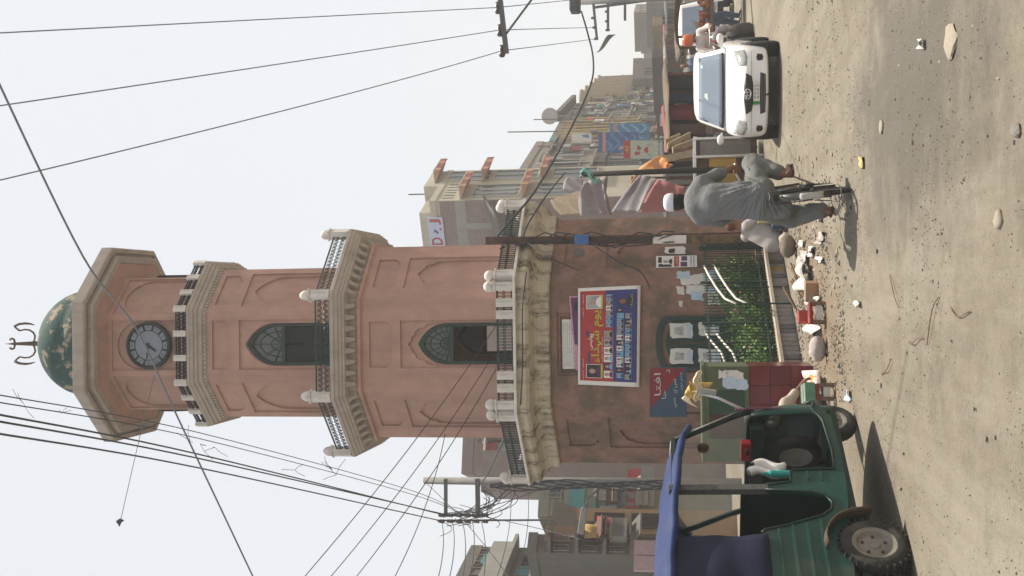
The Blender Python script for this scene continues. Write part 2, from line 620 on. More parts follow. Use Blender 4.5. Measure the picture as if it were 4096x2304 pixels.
g.add(vs_, [(j * nx + i, j * nx + i + 1, (j + 1) * nx + i + 1, (j + 1) * nx + i) for j in range(len(ys) - 1) for i in range(nx - 1)])
tag(g.build('ground', M['ground']), kind='structure')
# ------------------------------------------------------------------ the clock tower
TS = 1.1
TX, TY, TR = at(2760, 1350, 21.0).x, 21.0, R(.4)
tower = thing('clock_tower', 'tall pink octagonal clock tower with green dome and three balconies', 'clock tower', (TX, TY, 0), TR)
tower.scale = (TS, TS, TS)
tower.rotation_euler = (0, R(-.2), TR)
AS = .44
def octp(b, z):
    a = b * AS
    return [(a, -b, z), (b, -a, z), (b, a, z), (a, b, z), (-a, b, z), (-b, a, z), (-b, -a, z), (-a, -b, z)]
def face(k, b):
    """frame of face k (0 front, 1 right of it ...): returns F(s,z,d) and half width"""
    th = R(-90 + 45 * k)
    n = Vector((math.cos(th), math.sin(th), 0))
    t = Vector((-n.y, n.x, 0))
    if k % 2 == 0:
        dist, hw = b, AS * b
    else:
        dist, hw = (1 + AS) * b / math.sqrt(2), (1 - AS) * b / math.sqrt(2)
    def F(s, z, d=0.0):
        return n * (dist - d) + t * s + Vector((0, 0, z))
    return F, hw
def rect(hw, z0, z1): return [(-hw, z0), (hw, z0), (hw, z1), (-hw, z1)]
def notched(hw, z0, z1, q=.07):
    """square upper corners, stepped round lower corners"""
    def corner(sx):
        c = [(hw - q * 1.5, z0), (hw - q * 1.45, z0 + q * .35), (hw - q * .8, z0 + q * .5), (hw - q * .35, z0 + q * 1.0), (hw - q * .3, z0 + q * 1.4), (hw, z0 + q * 1.5)]
        return [(sx * a, b) for a, b in c]
    return corner(1) + [(hw, z1), (-hw, z1)] + list(reversed(corner(-1)))
def pointed(hw, z0, sp, pk, n=9):
    """pointed arch: jambs from z0 to spring sp, apex pk"""
    H = pk - sp
    c = max(0.02, (H * H - hw * hw) / (2 * hw)) + .10 * hw      # two arcs struck from beyond the centre line
    r = hw + c
    kz = H / math.sqrt(max(1e-6, r * r - c * c))
    arc_ = []
    a1 = math.acos(c / r)
    for i in range(n + 1):
        a = a1 * i / n
        arc_.append((max(0.0, r * math.cos(a) - c), sp + r * math.sin(a) * kz))
    arc_[-1] = (0.0, pk)
    return [(-hw, z0), (hw, z0)] + arc_ + [(-x, z) for x, z in reversed(arc_[:-1])]
def lobed(hw, z0, sp, pk):
    """cusped arch with small lobes and an ogee tip"""
    half = [(hw, sp), (hw * 1.0, lerp(sp, pk, .16)), (hw * .93, lerp(sp, pk, .24)), (hw * .96, lerp(sp, pk, .34)), (hw * .90, lerp(sp, pk, .48)), (hw * .76, lerp(sp, pk, .54)), (hw * .74, lerp(sp, pk, .66)), (hw * .62, lerp(sp, pk, .78)), (hw * .44, lerp(sp, pk, .80)), (hw * .36, lerp(sp, pk, .87)), (hw * .18, lerp(sp, pk, .91)), (hw * .07, lerp(sp, pk, .95))]
    return [(-hw, z0), (hw, z0)] + half + [(0, pk)] + [(-a, b) for a, b in reversed(half)]
def rounda(hw, z0, sp, n=14):
    return [(-hw, z0), (hw, z0)] + [(hw * math.cos(math.pi * i / n), sp + hw * math.sin(math.pi * i / n)) for i in range(n + 1)][0:] + []
def dedupe(p):
    o = []
    for q in p:
        if not o or abs(q[0] - o[-1][0]) + abs(q[1] - o[-1][1]) > 1e-6:
            o.append(q)
    if abs(o[0][0] - o[-1][0]) + abs(o[0][1] - o[-1][1]) < 1e-6:
        o.pop()
    return o
def oct_loft(mb, prof):
    mb.loft([octp(b, z) for b, z in prof])

def stage(name, m, b, z0, z1, panel, prect, inner, windows, d1=.035, d2=.075, dw=.30):
    """walls of one storey: outer skin, recessed field, back wall, with window holes on the four main sides"""
    mb = MB()
    for k in range(8):
        F, hw = face(k, b)
        holes = []
        if panel(k): holes.append(dedupe(panel(k)))
        if prect(k): holes.append(dedupe(prect(k)))
        mb.plate(rect(hw, z0, z1), holes, F, 0, d1)
        F2 = lambda s, z, d: F(s, z, d)
        hw2 = hw - .012
        h2 = [dedupe(inner(k))] if inner(k) else []
        if inner(k) and windows(k) and False: pass
        mb.plate(rect(hw2, z0 + .002, z1 - .002), h2, F, d1, d2)
        h3 = [dedupe(windows(k))] if windows(k) else []
        mb.plate(rect(hw - .03, z0 + .004, z1 - .004), h3, F, d2, dw)
    return mb.build(name, m, tower)

# base storey
def b_panel(k): return notched(.36, 2.93, 3.42, .075) if k % 2 else None
def b_rect(k): return rect(.40, .35, 2.74) if k % 2 else rect(.50, 2.28, 3.51)
def b_inner(k): return lobed(.35, .5, 2.10, 2.58) if k % 2 else rect(.45, 2.4, 3.46)
base = stage('base_storey', M['pinkdirty_shade'], 2.07, 0, 3.70, b_panel, b_rect, b_inner, lambda k: None)
mb = MB()
oct_loft(mb, [(2.14, 0), (2.14, .32), (2.08, .36)])
mb.build('plinth', M['pinkdirty_shade'], tower)
mb = MB()
mb.add(octp(2.0, 3.69), [tuple(range(8))])
oct_loft(mb, [(1.9, 3.66), (1.9, 3.72)])
mb.build('floor_slab', M['conc'], tower)
# main storey
W2 = dict(hw=.345, sp=5.42, pk=5.91)
main = stage('main_storey', M['pink'], 1.68, 4.10, 6.90, lambda k: notched(.385 if k % 2 == 0 else .345, 6.35, 6.74, .06),
             lambda k: rect(.40 if k % 2 == 0 else .375, 4.2, 6.20), lambda k: lobed(.365 if k % 2 == 0 else .33, 4.3, 5.45, 6.085 if k % 2 == 0 else 6.02),
             lambda k: pointed(W2['hw'], 4.25, W2['sp'], W2['pk']) if k % 2 == 0 else None)
W3 = dict(hw=.37, sp=8.55, pk=9.09)
upper = stage('upper_storey', M['pink'], 1.34, 7.28, 9.84, lambda k: notched(.43 if k % 2 == 0 else .37, 9.35, 9.70, .07),
              lambda k: rect(.435 if k % 2 == 0 else .41, 7.4, 9.20), lambda k: pointed(.375, 7.5, 8.56, 9.10) if k % 2 == 0 else pointed(.36, 7.5, 8.50, 9.06),
              lambda k: pointed(W3['hw'], 7.45, W3['sp'], W3['pk']) if k % 2 == 0 else None)
clockst = stage('clock_storey', M['pink'], 1.22, 10.08, 11.76, lambda k: None, lambda k: rect(.45, 10.2, 11.67),
                lambda k: dedupe(rounda(.43, 10.3, 11.15)), lambda k: None)
# bands between the storeys
mb = MB()
oct_loft(mb, [(1.68, 6.86), (1.74, 6.88), (1.74, 6.93), (1.70, 6.95), (1.70, 6.98)])
mb.build('string_course', M['pink'], tower)
mb = MB()
oct_loft(mb, [(1.70, 6.98), (1.72, 7.09), (1.90, 7.105), (1.905, 7.14), (1.93, 7.15), (1.94, 7.19), (1.97, 7.20), (1.985, 7.25), (2.01, 7.26), (2.01, 7.31), (1.98, 7.33)])
mb.build('middle_balcony', M['trim'], tower)
br = MB()
br.add([(-.05, 0, .12), (.05, 0, .12), (.05, -.17, .12), (-.05, -.17, .12), (-.05, 0, .0), (.05, 0, .0), (.035, -.10, .03), (-.035, -.10, .03), (0, -.085, -.035), (0, 0, -.05)],
       [(0, 3, 2, 1), (0, 4, 7, 3), (1, 2, 6, 5), (3, 7, 6, 2), (7, 8, 6), (4, 9, 8, 7), (5, 6, 8, 9)])
brm = br.mesh('bracket', M['trim'])
for k in range(8):
    F, hw = face(k, 1.70)
    nb = 8 if k % 2 == 0 else 7
    for i in range(nb):
        s = lerp(-hw, hw, (i + .5) / nb)
        inst('bracket', brm, tower, F(s, 6.982, .0), (0, 0, R(45 * k)))
mb = MB()
oct_loft(mb, [(1.34, 9.80), (1.36, 9.855), (1.40, 9.87), (1.41, 9.93), (1.44, 9.94), (1.445, 9.99), (1.475, 10.0), (1.49, 10.05), (1.505, 10.06), (1.505, 10.10), (1.48, 10.11)])
mb.build('upper_balcony', M['trim'], tower)
mb = MB()
for k in range(8):
    F, hw = face(k, 1.34)
    for i in range(15):
        s = lerp(-hw, hw, (i + .5) / 15)
        p = F(s, 9.83, -.015)
        mb.obb(p, (.04, .04, .05), R(45 * k))
o = mb.build('dentil', M['trim'], tower)
o['kind'] = 'stuff'
# canopy and dome
mb = MB()
oct_loft(mb, [(1.18, 11.74), (1.50, 11.80), (1.53, 11.83)])
mb.build('soffit', M['pink'], tower)
mb = MB()
oct_loft(mb, [(1.50, 11.84), (1.51, 11.79), (1.62, 11.79), (1.63, 11.82), (1.63, 11.93), (1.70, 11.93), (1.70, 11.875), (1.775, 11.875), (1.79, 11.90), (1.79, 12.09), (1.76, 12.11), (1.04, 12.30)])
mb.build('canopy', M['trim'], tower)
mb = MB()
mb.smooth = True
mb.lathe([(1.03, 12.2), (1.03, 12.75)] + [(1.02 * math.cos(R(a)), 12.76 + .96 * math.sin(R(a))) for a in range(0, 90, 6)] + [(.0001, 13.72)], 40)
mb.build('dome', M['dome'], tower)
# finial of bent iron
mb = MB()
mb.smooth = True
zt = 13.97
mb.tube([(0, 0, 13.68), (0, 0, 14.42), (0, 0, 14.61)], [.06, .026, .003], 8)
def arc(pts): return [Vector((x, 0, z)) for x, z in pts]
for s in (-1, 1):
    mb.tube(arc([(0, zt + .06), (s * .07, zt + .015), (s * .15, zt + .0), (s * .22, zt + .04), (s * .265, zt + .12), (s * .275, zt + .22), (s * .255, zt + .33)]), .018, 6)
    mb.tube(arc([(s * .255, zt + .33), (s * .305, zt + .40), (s * .345, zt + .44)]), .018, 6)
    mb.tube(arc([(s * .345, zt + .44), (s * .385, zt + .33), (s * .395, zt + .20), (s * .385, zt + .10), (s * .36, zt + .01)]), [.026, .026, .026, .02, .008], 6)
    mb.tube(arc([(0, 14.41), (s * .04, 14.405), (s * .085, 14.42), (s * .105, 14.46), (s * .09, 14.50), (s * .065, 14.50)]), .02, 6)
mb.build('finial', M['rust'], tower)

# lower balcony: cove, slab, posts, panels
mb = MB()
prof = [(2.06, 3.62), (2.13, 3.625), (2.15, 3.65), (2.14, 3.69), (2.13, 3.74), (2.145, 3.80), (2.19, 3.86), (2.27, 3.90), (2.35, 3.93), (2.39, 3.98), (2.38, 4.04), (2.36, 4.09), (2.40, 4.12)]
oct_loft(mb, prof)
mb.build('cove', M['conc'], tower)
mb = MB()
oct_loft(mb, [(2.40, 4.12), (2.44, 4.125), (2.44, 4.165), (2.42, 4.17)])
mb.build('lower_balcony', M['whitep'], tower)

def post_mesh(name, w_, h, ball=0.0, cap=True, dome_=False):
    mb = MB()
    mb.box(-w_ / 2, w_ / 2, -w_ / 2, w_ / 2, 0, h)
    if cap:
        mb.box(-w_ * .62, w_ * .62, -w_ * .62, w_ * .62, h + .001, h + .03)
        h += .03
    if ball:
        mb.smooth = True
        mb.ball((0, 0, h + ball * .85), ball, 14, 9)
        mb.smooth = False
    if dome_:
        mb.smooth = True
        mb.lathe([(w_ * .56, h - .001), (w_ * .58, h + .05), (w_ * .50, h + .10), (w_ * .30, h + .145), (.001, h + .165)], 12)
    return mb.mesh(name, M['whitep'])
flat_post = post_mesh('railing_post', .135, .265, cap=False)
ball_post = post_mesh('railing_post', .14, .275, ball=.09)
cap_post = post_mesh('railing_post', .15, .34, dome_=True)
small_post = post_mesh('railing_post', .105, .235, cap=False)
def baluster_panel(w_, h, name='railing_panel'):
    mb = MB()
    mb.bar((-w_ / 2, 0, .015), (w_ / 2, 0, .015), .02)
    mb.bar((-w_ / 2, 0, h), (w_ / 2, 0, h), .03)
    n = max(3, int(w_ / .045))
    for i in range(n + 1):
        x = lerp(-w_ / 2, w_ / 2, i / n)
        mb.bar((x, 0, .015), (x, 0, h), .013)
        if i < n:
            x2 = x + w_ / n
            mb.bar((x, 0, h * .45), (x2, 0, h * .7), .009)
            mb.bar((x, 0, h * .7), (x2, 0, h * .45), .009)
    return mb.mesh(name, M['greenp'])
def scroll_panel(w_, h, mtl, cells=None, th=.008):
    mb = MB()
    mb.bar((-w_ / 2, 0, .012), (w_ / 2, 0, .012), .018)
    mb.bar((-w_ / 2, 0, h), (w_ / 2, 0, h), .022)
    n = cells or max(2, int(w_ / .085))
    cw = w_ / n
    def c(cx, cz, r, a0, a1, k=9):
        mb.tube([Vector((cx + r * math.cos(R(lerp(a0, a1, i / k))), 0, cz + r * math.sin(R(lerp(a0, a1, i / k))))) for i in range(k + 1)], th, 4)
    for i in range(n):
        x = -w_ / 2 + (i + .5) * cw
        r = min(cw * .46, h * .23)
        sg = 1 if i % 2 else -1
        c(x, h * .28, r, 90 - 150 * sg, 90 + 150 * sg)
        c(x, h * .28, r * .45, -90, 180)
        c(x, h * .74, r, -90 - 150 * sg, -90 + 150 * sg)
        c(x, h * .74, r * .45, 90, 360)
    return mb.mesh('railing_panel', mtl)
# lower rail
for k in range(8):
    F, hw = face(k, 2.36)
    rz = R(45 * k)
    posts = [(-hw + .10, ball_post), (hw - .10, ball_post)]
    if k % 2 == 0:
        pm_ = flat_post if k == 0 else ball_post
        posts += [(-.67, pm_), (-.47, pm_), (.49, pm_), (.68, pm_)]
    for s, me in posts:
        inst('railing_post', me, tower, F(s, 4.17), (0, 0, rz))
    ss = sorted(p[0] for p in posts)
    if k % 2 == 0: ss = [s for s in ss]
    for a, b in zip(ss[:-1], ss[1:]):
        gap = b - a - .13
        if gap > .03:
            inst('railing_panel', baluster_panel(gap + .02, .25), tower, F((a + b) / 2, 4.172), (0, 0, rz))
# middle rail
F0, hw0 = face(0, 1.93)
F1, hw1 = face(1, 1.93)
pan_c = scroll_panel(2 * hw0 - .17, .255, M['greenp'])
pan_d = scroll_panel(2 * hw1 - .17, .255, M['greenp'])
pl = octp(1.92, 7.332)
for k in range(8):
    F, hw = face(k, 1.93)
    p = Vector(pl[k])
    inst('railing_post', cap_post, tower, p, (0, 0, R(45 * k + 22.5)))
    inst('railing_panel', pan_c if k % 2 == 0 else pan_d, tower, F(0, 7.333), (0, 0, R(45 * k)))
# upper rail
for k in range(8):
    F, hw = face(k, 1.46)
    inst('railing_post', small_post, tower, Vector(octp(1.455, 10.112)[k]), (0, 0, R(45 * k + 22.5)))
    for s in (-hw / 3, hw / 3):
        inst('railing_post', small_post, tower, F(s, 10.112), (0, 0, R(45 * k)))
    pm = scroll_panel(hw * 2 / 3 - .10, .20, M['iron'], 5, .013)
    for s in (-hw * 2 / 3, 0, hw * 2 / 3):
        inst('railing_panel', pm, tower, F(s, 10.113), (0, 0, R(45 * k)))

# windows: green frames with radiating bars, dusty glass in the arch, the leaves below standing open
def window(k, b, hw, z0, sp, pk, bars, depth, tr):
    F, _ = face(k, b)
    mb = MB()
    fr = .055
    outer = dedupe(pointed(hw - .004, z0, sp, pk - .006))
    inn = dedupe(pointed(hw - fr, z0 + .01, sp, pk - fr * 1.5))
    mb.plate(outer, [inn], F, depth - .05, depth + .03)
    mb.plate(rect(hw - fr - .001, tr, tr + .06), [], F, depth - .04, depth + .02)
    for i in range(1, bars):
        a = math.pi * i / bars
        L_ = (pk - fr * 1.6 - tr) if i * 2 == bars else min((hw - fr) / max(.001, abs(math.cos(a))), lerp(hw - fr, pk - tr - fr * 1.6, math.sin(a) ** 2) * .97)
        mb.bar(F(0, tr + .06, depth), F(math.cos(a) * L_, tr + .04 + math.sin(a) * L_ * .96, depth), .016, .016, F(0, 0, 0) - F(0, 0, 1))
    for rr in (.38, .72) if bars > 5 else ():
        pts = [F(math.cos(math.pi * i / 10) * rr * (hw - fr), tr + .05 + math.sin(math.pi * i / 10) * rr * (pk - tr - .1), depth) for i in range(11)]
        mb.tube(pts, .008, 4)
    wf = mb.build('window', M['greenp'], tower)
    g_ = MB()
    inn2 = [(x * .985, z) for x, z in dedupe(pointed(hw - fr, tr + .055, max(sp, tr + .1), pk - fr * 1.4))]
    g_.plate(inn2, [], F, depth + .012, depth + .018)
    g_.build('pane', M['paneglass'], wf)
    return wf
for k in (0, 2, 4, 6):
    window(k, 1.68, W2['hw'], 4.26, W2['sp'], W2['pk'], 10, .15, 5.32)
    window(k, 1.34, W3['hw'], 7.46, W3['sp'], W3['pk'], 6, .15, 8.40)
# open leaves of the main window swung into the room, upper room shutter
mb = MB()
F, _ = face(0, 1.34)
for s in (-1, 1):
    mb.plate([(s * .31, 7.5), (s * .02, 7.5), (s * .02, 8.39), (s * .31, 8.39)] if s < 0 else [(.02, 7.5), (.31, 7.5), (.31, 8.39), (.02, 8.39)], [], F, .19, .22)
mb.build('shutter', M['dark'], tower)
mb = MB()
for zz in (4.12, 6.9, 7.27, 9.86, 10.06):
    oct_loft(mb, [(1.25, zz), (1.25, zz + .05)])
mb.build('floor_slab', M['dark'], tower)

# the clock faces
def clock(k):
    F, _ = face(k, 1.22)
    zc, rr = 10.954, .415
    def disc(mb, r, d, n=36, r0=None):
        loop = [(r * math.cos(2 * math.pi * i / n), zc + r * math.sin(2 * math.pi * i / n)) for i in range(n)]
        hole = [[(r0 * math.cos(2 * math.pi * i / n), zc + r0 * math.sin(2 * math.pi * i / n)) for i in range(n)]] if r0 else []
        mb.plate(loop, hole, F, d, .08)
    mb = MB()
    disc(mb, rr, -.05, 36, rr * .90)
    ck = mb.build('clock', M['iron'], tower)
    mb = MB()
    disc(mb, rr * .899, -.015, 36, rr * .62)
    mb.build('hour_ring', M['iron'], ck)
    mb = MB()
    disc(mb, rr * .619, -.012)
    for i in range(12):                                  # the glass pieces of the ring, one for each hour
        a0, a1 = R(90 - 30 * i - 11), R(90 - 30 * i + 11)
        q = [(rr * r * math.cos(a), zc + rr * r * math.sin(a)) for r, a in ((.67, a0), (.87, a0), (.87, a1), (.67, a1))]
        mb.plate(q[::-1] if False else q, [], F, -.021, -.014)
    mb.build('dial', mat('clock_glass', (.15, .18, .215), .3, .1, 8, spec=.5), ck)
    mb = MB()
    nums = ['XII', 'I', 'II', 'III', 'IV', 'V', 'VI', 'VII', 'VIII', 'IX', 'X', 'XI']
    for i, t in enumerate(nums):
        a = R(90 - 30 * i)
        ca, sa = math.cos(a - math.pi / 2), math.sin(a - math.pi / 2)
        def G_(s, z, d, ca=ca, sa=sa, a=a):
            return F(rr * .77 * math.cos(a) + s * ca - z * sa, zc + rr * .77 * math.sin(a) + s * sa + z * ca, -.023)
        put_text(mb, t, G_, 0, 0, h=.05)
    mb.build('numeral', M['ink'], ck)
    for nm, ang, L_, w_ in (('minute_hand', 172, .24, .022), ('hour_hand', 232, .17, .034)):
        a = R(ang)
        mb = MB()
        d = Vector((math.cos(a), math.sin(a)))
        mb.bar(F(-d.x * .05, zc - d.y * .05, -.03), F(d.x * L_, zc + d.y * L_, -.03), w_, .008, F(0, 0, 0) - F(0, 0, 1))
        mb.build(nm, M['iron'], ck)
for k in (0, 2, 4, 6):
    clock(k)

# door, inscription, door surround in the base storey
F, _ = face(0, 2.07)
def segarch(hw, z0, sp, pk, n=8):
    return [(-hw, z0), (hw, z0)] + [(hw * math.cos(math.pi * i / n), sp + (pk - sp) * math.sin(math.pi * i / n)) for i in range(n + 1)]
mb = MB()
mb.plate(dedupe(segarch(.43, .05, 1.78, 1.95)), [dedupe(segarch(.36, .06, 1.74, 1.86))], F, -.05, .02)
dr = mb.build('door', M['greenp'], tower)
mb = MB()
for s in (-1, 1):
    lp = dedupe([(s * .01, .07), (s * .35, .07), (s * .35, 1.70), (s * .01, 1.80)])
    if s < 0: lp = lp[::-1]
    mb.plate(lp, [], F, -.02, .01)
    for z0, z1 in ((.15, .75), (.85, 1.60)):
        for a, b_, c_, d_ in ((.05, .31, z0, z0 + .04), (.05, .31, z1 - .04, z1)):
            mb.plate([(min(s * a, s * b_), c_), (max(s * a, s * b_), c_), (max(s * a, s * b_), d_), (min(s * a, s * b_), d_)], [], F, -.035, -.02)
mb.build('door_leaf', M['greenp'], dr)
mb = MB()
mb.plate(rect(.395, 3.235, 3.43), [], F, .03, .08)
ins = mb.build('inscription', M['marble'], tower)
mb = MB()
for i in range(6):
    z = 3.41 - i * .032
    x = -.36
    rr_ = random.Random(i)
    while x < .34:
        l = rr_.uniform(.02, .06)
        mb.plate(rect(l / 2, z - .006, z + .004), [], lambda s, zz, d, x=x, l=l: F(s + x + l / 2, zz, d), .027, .03)
        x += l + .014
mb.build('engraved_line', mat('engraved_grey', (.33, .33, .32), .8, .1, 9), ins)
# round dark medallion on the right panel, cable box
F1_, _ = face(1, 2.07)
mb = MB()
mb.lathe([(.0001, -.01), (.10, -.01), (.10, .02)], 16, (0, 0, 0), 'y')
md = mb.build('medallion', mat('dark_medallion', (.12, .11, .10), .8, .3, 20), tower)
md.location = F1_(.02, 3.2, -.02 + .06)
md.rotation_euler = (0, 0, R(45))
# ------------------------------------------------------------------ banners and posters on the tower
def bust(mb, F, s, z, w_, h, bgm, skm, shm, hrm, d=-.004):
    """a small printed portrait: ground, shoulders, head, hair"""
    mb.m = bgm
    mb.plate([(s - w_ / 2, z - h / 2), (s + w_ / 2, z - h / 2), (s + w_ / 2, z + h / 2), (s - w_ / 2, z + h / 2)], [], F, d, d + .001)
    mb.m = shm
    q = [(s + w_ * .44 * math.cos(math.pi * i / 8), z - h * .47 + h * .36 * math.sin(math.pi * i / 8)) for i in range(9)]
    mb.plate(q, [], F, d - .002, d)
    mb.m = hrm
    q = [(s + w_ * .215 * math.cos(2 * math.pi * i / 10), z + h * .17 + h * .25 * math.sin(2 * math.pi * i / 10)) for i in range(10)]
    mb.plate(q, [], F, d - .004, d)
    mb.m = skm
    q = [(s + w_ * .19 * math.cos(2 * math.pi * i / 10), z + h * .12 + h * .22 * math.sin(2 * math.pi * i / 10)) for i in range(10)]
    mb.plate(q, [], F, d - .006, d)
def quadF(tl, tr, br, bl, bulge=0.0, wav=0.0):
    tl, tr, br, bl = map(Vector, (tl, tr, br, bl))
    W_ = ((tr - tl).length + (br - bl).length) / 2
    H_ = ((tl - bl).length + (tr - br).length) / 2
    n = (tr - tl).cross(tl - bl).normalized()
    def F(s, z, d=0.0):
        u, v = s / W_, z / H_
        p = bl.lerp(br, u).lerp(tl.lerp(tr, u), v)
        b = bulge * math.sin(math.pi * u) * math.sin(math.pi * v) + wav * math.sin(u * 14 + v * 5) * (1 - v * .4)
        return p + n * (b - d)
    return F, W_, H_
print_mats = [M['whitecloth'], M['red'], M['blue'], M['yellow'], M['ink'], M['skin'], M['skyprint'], mat('purple_print', (.10, .03, .10), .7, .3, 10), mat('pink_print', (.5, .25, .33), .7, .2, 10), mat('grey_print', (.3, .3, .3), .7, .3, 10), mat('pale_skin_print', (.42, .27, .20), .8, .1, 20)]
WH, RE, BL, YE, IN, SK, SB, PU, PK, GY, PS = range(11)
dW = TY - 2.07 * TS - .05
F, W_, H_ = quadF(at(2312, 1538, dW), at(2312, 1153, dW), at(2562, 1141, dW - .02), at(2557, 1549, dW - .02), .02, .006)
mb = MB()
nu = 24
mb.smooth = True
mb.sheet(lambda u, v: F(u * W_, v * H_, .004), nu, 10, .003)
mb.smooth = False
bx, bz = .03 * W_, .035 * H_
def strip(c, u0, u1, v0, v1, d=-.003):
    mb.m = c
    k = max(1, int((u1 - u0) * nu))
    for i in range(k):
        a, b = lerp(u0, u1, i / k), lerp(u0, u1, (i + 1) / k)
        va = v0(a) if callable(v0) else v0
        vb = v0(b) if callable(v0) else v0
        mb.add([F(a * W_, va * H_, d), F(b * W_, vb * H_, d), F(b * W_, lerp(vb, v1, .5) * H_, d), F(b * W_, v1 * H_, d), F(a * W_, v1 * H_, d), F(a * W_, lerp(va, v1, .5) * H_, d)], [(0, 1, 2, 5), (5, 2, 3, 4)])
wave = lambda u: .42 + .135 / (1 + math.exp(-(u - .62) * 45))
strip(BL, .045, .965, .045, wave(.5) + .14, -.003)
strip(RE, .045, .965, wave, .965, -.006)
# ornamental edging
mb.m = PU
for i in range(46):
    u = lerp(.05, .95, i / 46)
    for v in (.055, .945):
        mb.add([F((u + a) * W_, (v + b) * H_, -.008) for a, b in ((0, 0), (.012, 0), (.012, .012), (0, .012))], [(0, 1, 2, 3)])
rr_ = random.Random(3)
def row(u0, u1, v0, v1, n, bgs, d=-.009):
    w1 = (u1 - u0) / n
    for i in range(n):
        u = u0 + (i + .5) * w1
        bust(mb, F, u * W_, (v0 + v1) / 2 * H_, w1 * .9 * W_, (v1 - v0) * H_, rr_.choice(bgs), rr_.choice([SK, PS, PS]), rr_.choice([IN, SB, GY, PU, BL]), IN, d)
row(.59, .925, .435, .545, 6, [WH, SB, SB, GY, WH, RE])
row(.075, .56, .435, .575, 6, [GY, WH, SB, PU, WH])
row(.08, .79, .26, .37, 13, [SB, SB, SB, WH, GY, IN])
row(.07, .73, .13, .235, 12, [SB, SB, WH, SB, GY, IN])
for u, bgc, hr in ((.85, WH, GY), (.145, GY, IN)):
    mb.m = WH
    mb.plate([((u - .07) * W_, .605 * H_), ((u + .07) * W_, .605 * H_), ((u + .07) * W_, .865 * H_), ((u - .07) * W_, .865 * H_)], [], F, -.008, -.006)
    bust(mb, F, u * W_, .735 * H_, .13 * W_, .24 * H_, GY if bgc == WH else IN, PS, WH if bgc == WH else PU, hr, -.010)
bust(mb, F, .85 * W_, .25 * H_, .14 * W_, .26 * H_, BL, SK, IN, IN, -.009)
mb.m = YE
put_text(mb, shape('یوم شہداء'), F, .5 * W_, .685 * H_, w=.53 * W_, h=.20 * H_, d=-.012, bold=.012)
put_text(mb, shape('شہداء'), F, .85 * W_, .135 * H_, w=.13 * W_, h=.045 * H_, d=-.016, bold=.01)
for u in (.145, .85):
    mb.m = YE
    mb.plate([((u - .06) * W_, .595 * H_), ((u + .06) * W_, .595 * H_), ((u + .06) * W_, .625 * H_), ((u - .06) * W_, .625 * H_)], [], F, -.018, -.012)
mb.m = WH
put_text(mb, shape('پولیس'), F, .445 * W_, .79 * H_, w=.16 * W_, h=.085 * H_, d=-.014, bold=.01)
mb.m = BL
for u, v, w1, h1 in ((.53, .845, .06, .05), (.28, .815, .14, .035)):
    mb.plate([(u * W_ + w1 / 2 * W_ * math.cos(2 * math.pi * i / 16), v * H_ + h1 / 2 * H_ * math.sin(2 * math.pi * i / 16)) for i in range(16)], [], F, -.009, -.006)
mb.m = WH
for u in (.1, .22, .75, .88):
    put_text(mb, shape('شہداء پولیس'), F, u * W_, .915 * H_, w=.10 * W_, h=.028 * H_, d=-.010)
put_text(mb, shape('یوم شہداء پولیس'), F, .36 * W_, .60 * H_, w=.26 * W_, h=.03 * H_, d=-.016)
b1 = mb.build('hanging_banner', print_mats)
tag(b1, 'red and blue printed banner with white border and rows of portraits on the tower front', 'banner')
# ties of the banner
F, W_, H_ = quadF(at(2302, 1481, dW + .03), at(2276, 1185, dW + .03), at(2430, 1180, dW + .03), at(2440, 1486, dW + .03), .0, .004)
mb = MB()
mb.m = PK
mb.sheet(lambda u, v: F(u * W_, v * H_, .004), 10, 4, .003)
def blob(c, u, v, ru, rv, d):
    mb.m = c
    mb.plate([(u * W_ + ru * W_ * math.cos(2 * math.pi * i / 14), v * H_ + rv * H_ * math.sin(2 * math.pi * i / 14)) for i in range(14)], [], F, d, d + .001)
mb.m = PU
mb.plate([(.3 * W_, .3 * H_), (.98 * W_, .3 * H_), (.98 * W_, .96 * H_), (.35 * W_, .96 * H_)], [], F, -.003, -.001)
blob(IN, .17, .72, .12, .18, -.006); blob(SB, .17, .66, .07, .10, -.008)
blob(PS, .85, .66, .06, .16, -.006); blob(IN, .86, .8, .07, .1, -.007); blob(PS, .4, .72, .04, .1, -.006)
mb.m = PK
put_text(mb, shape('شہداء'), F, .6 * W_, .66 * H_, w=.28 * W_, h=.14 * H_, d=-.010, bold=.01)
b2 = mb.build('hanging_banner', print_mats)
tag(b2, 'pink and purple printed banner half hidden behind the red and blue one', 'banner')

def on_face(k, b):
    Fk, hw = face(k, b)
    m4 = Matrix.Translation((TX, TY, 0)) @ Matrix.Rotation(TR, 4, 'Z') @ Matrix.Rotation(R(-.2), 4, 'Y') @ Matrix.Scale(TS, 4)
    return lambda s, z, d=0.0: m4 @ Fk(s, z, d)
G0, G1, G7 = on_face(0, 2.07), on_face(1, 2.07), on_face(7, 2.07)
def ragged(s, z, w_, h, seed, j=.16):
    r_ = random.Random(seed)
    pts = []
    for i in range(14):
        t = i / 14 * 4
        e = int(t); f = t - e
        x, y = [(lerp(-1, 1, f), -1), (1, lerp(-1, 1, f)), (lerp(1, -1, f), 1), (-1, lerp(1, -1, f))][e]
        pts.append((s + w_ / 2 * (x + r_.uniform(-j, j)), z + h / 2 * (y + r_.uniform(-j, j))))
    return pts
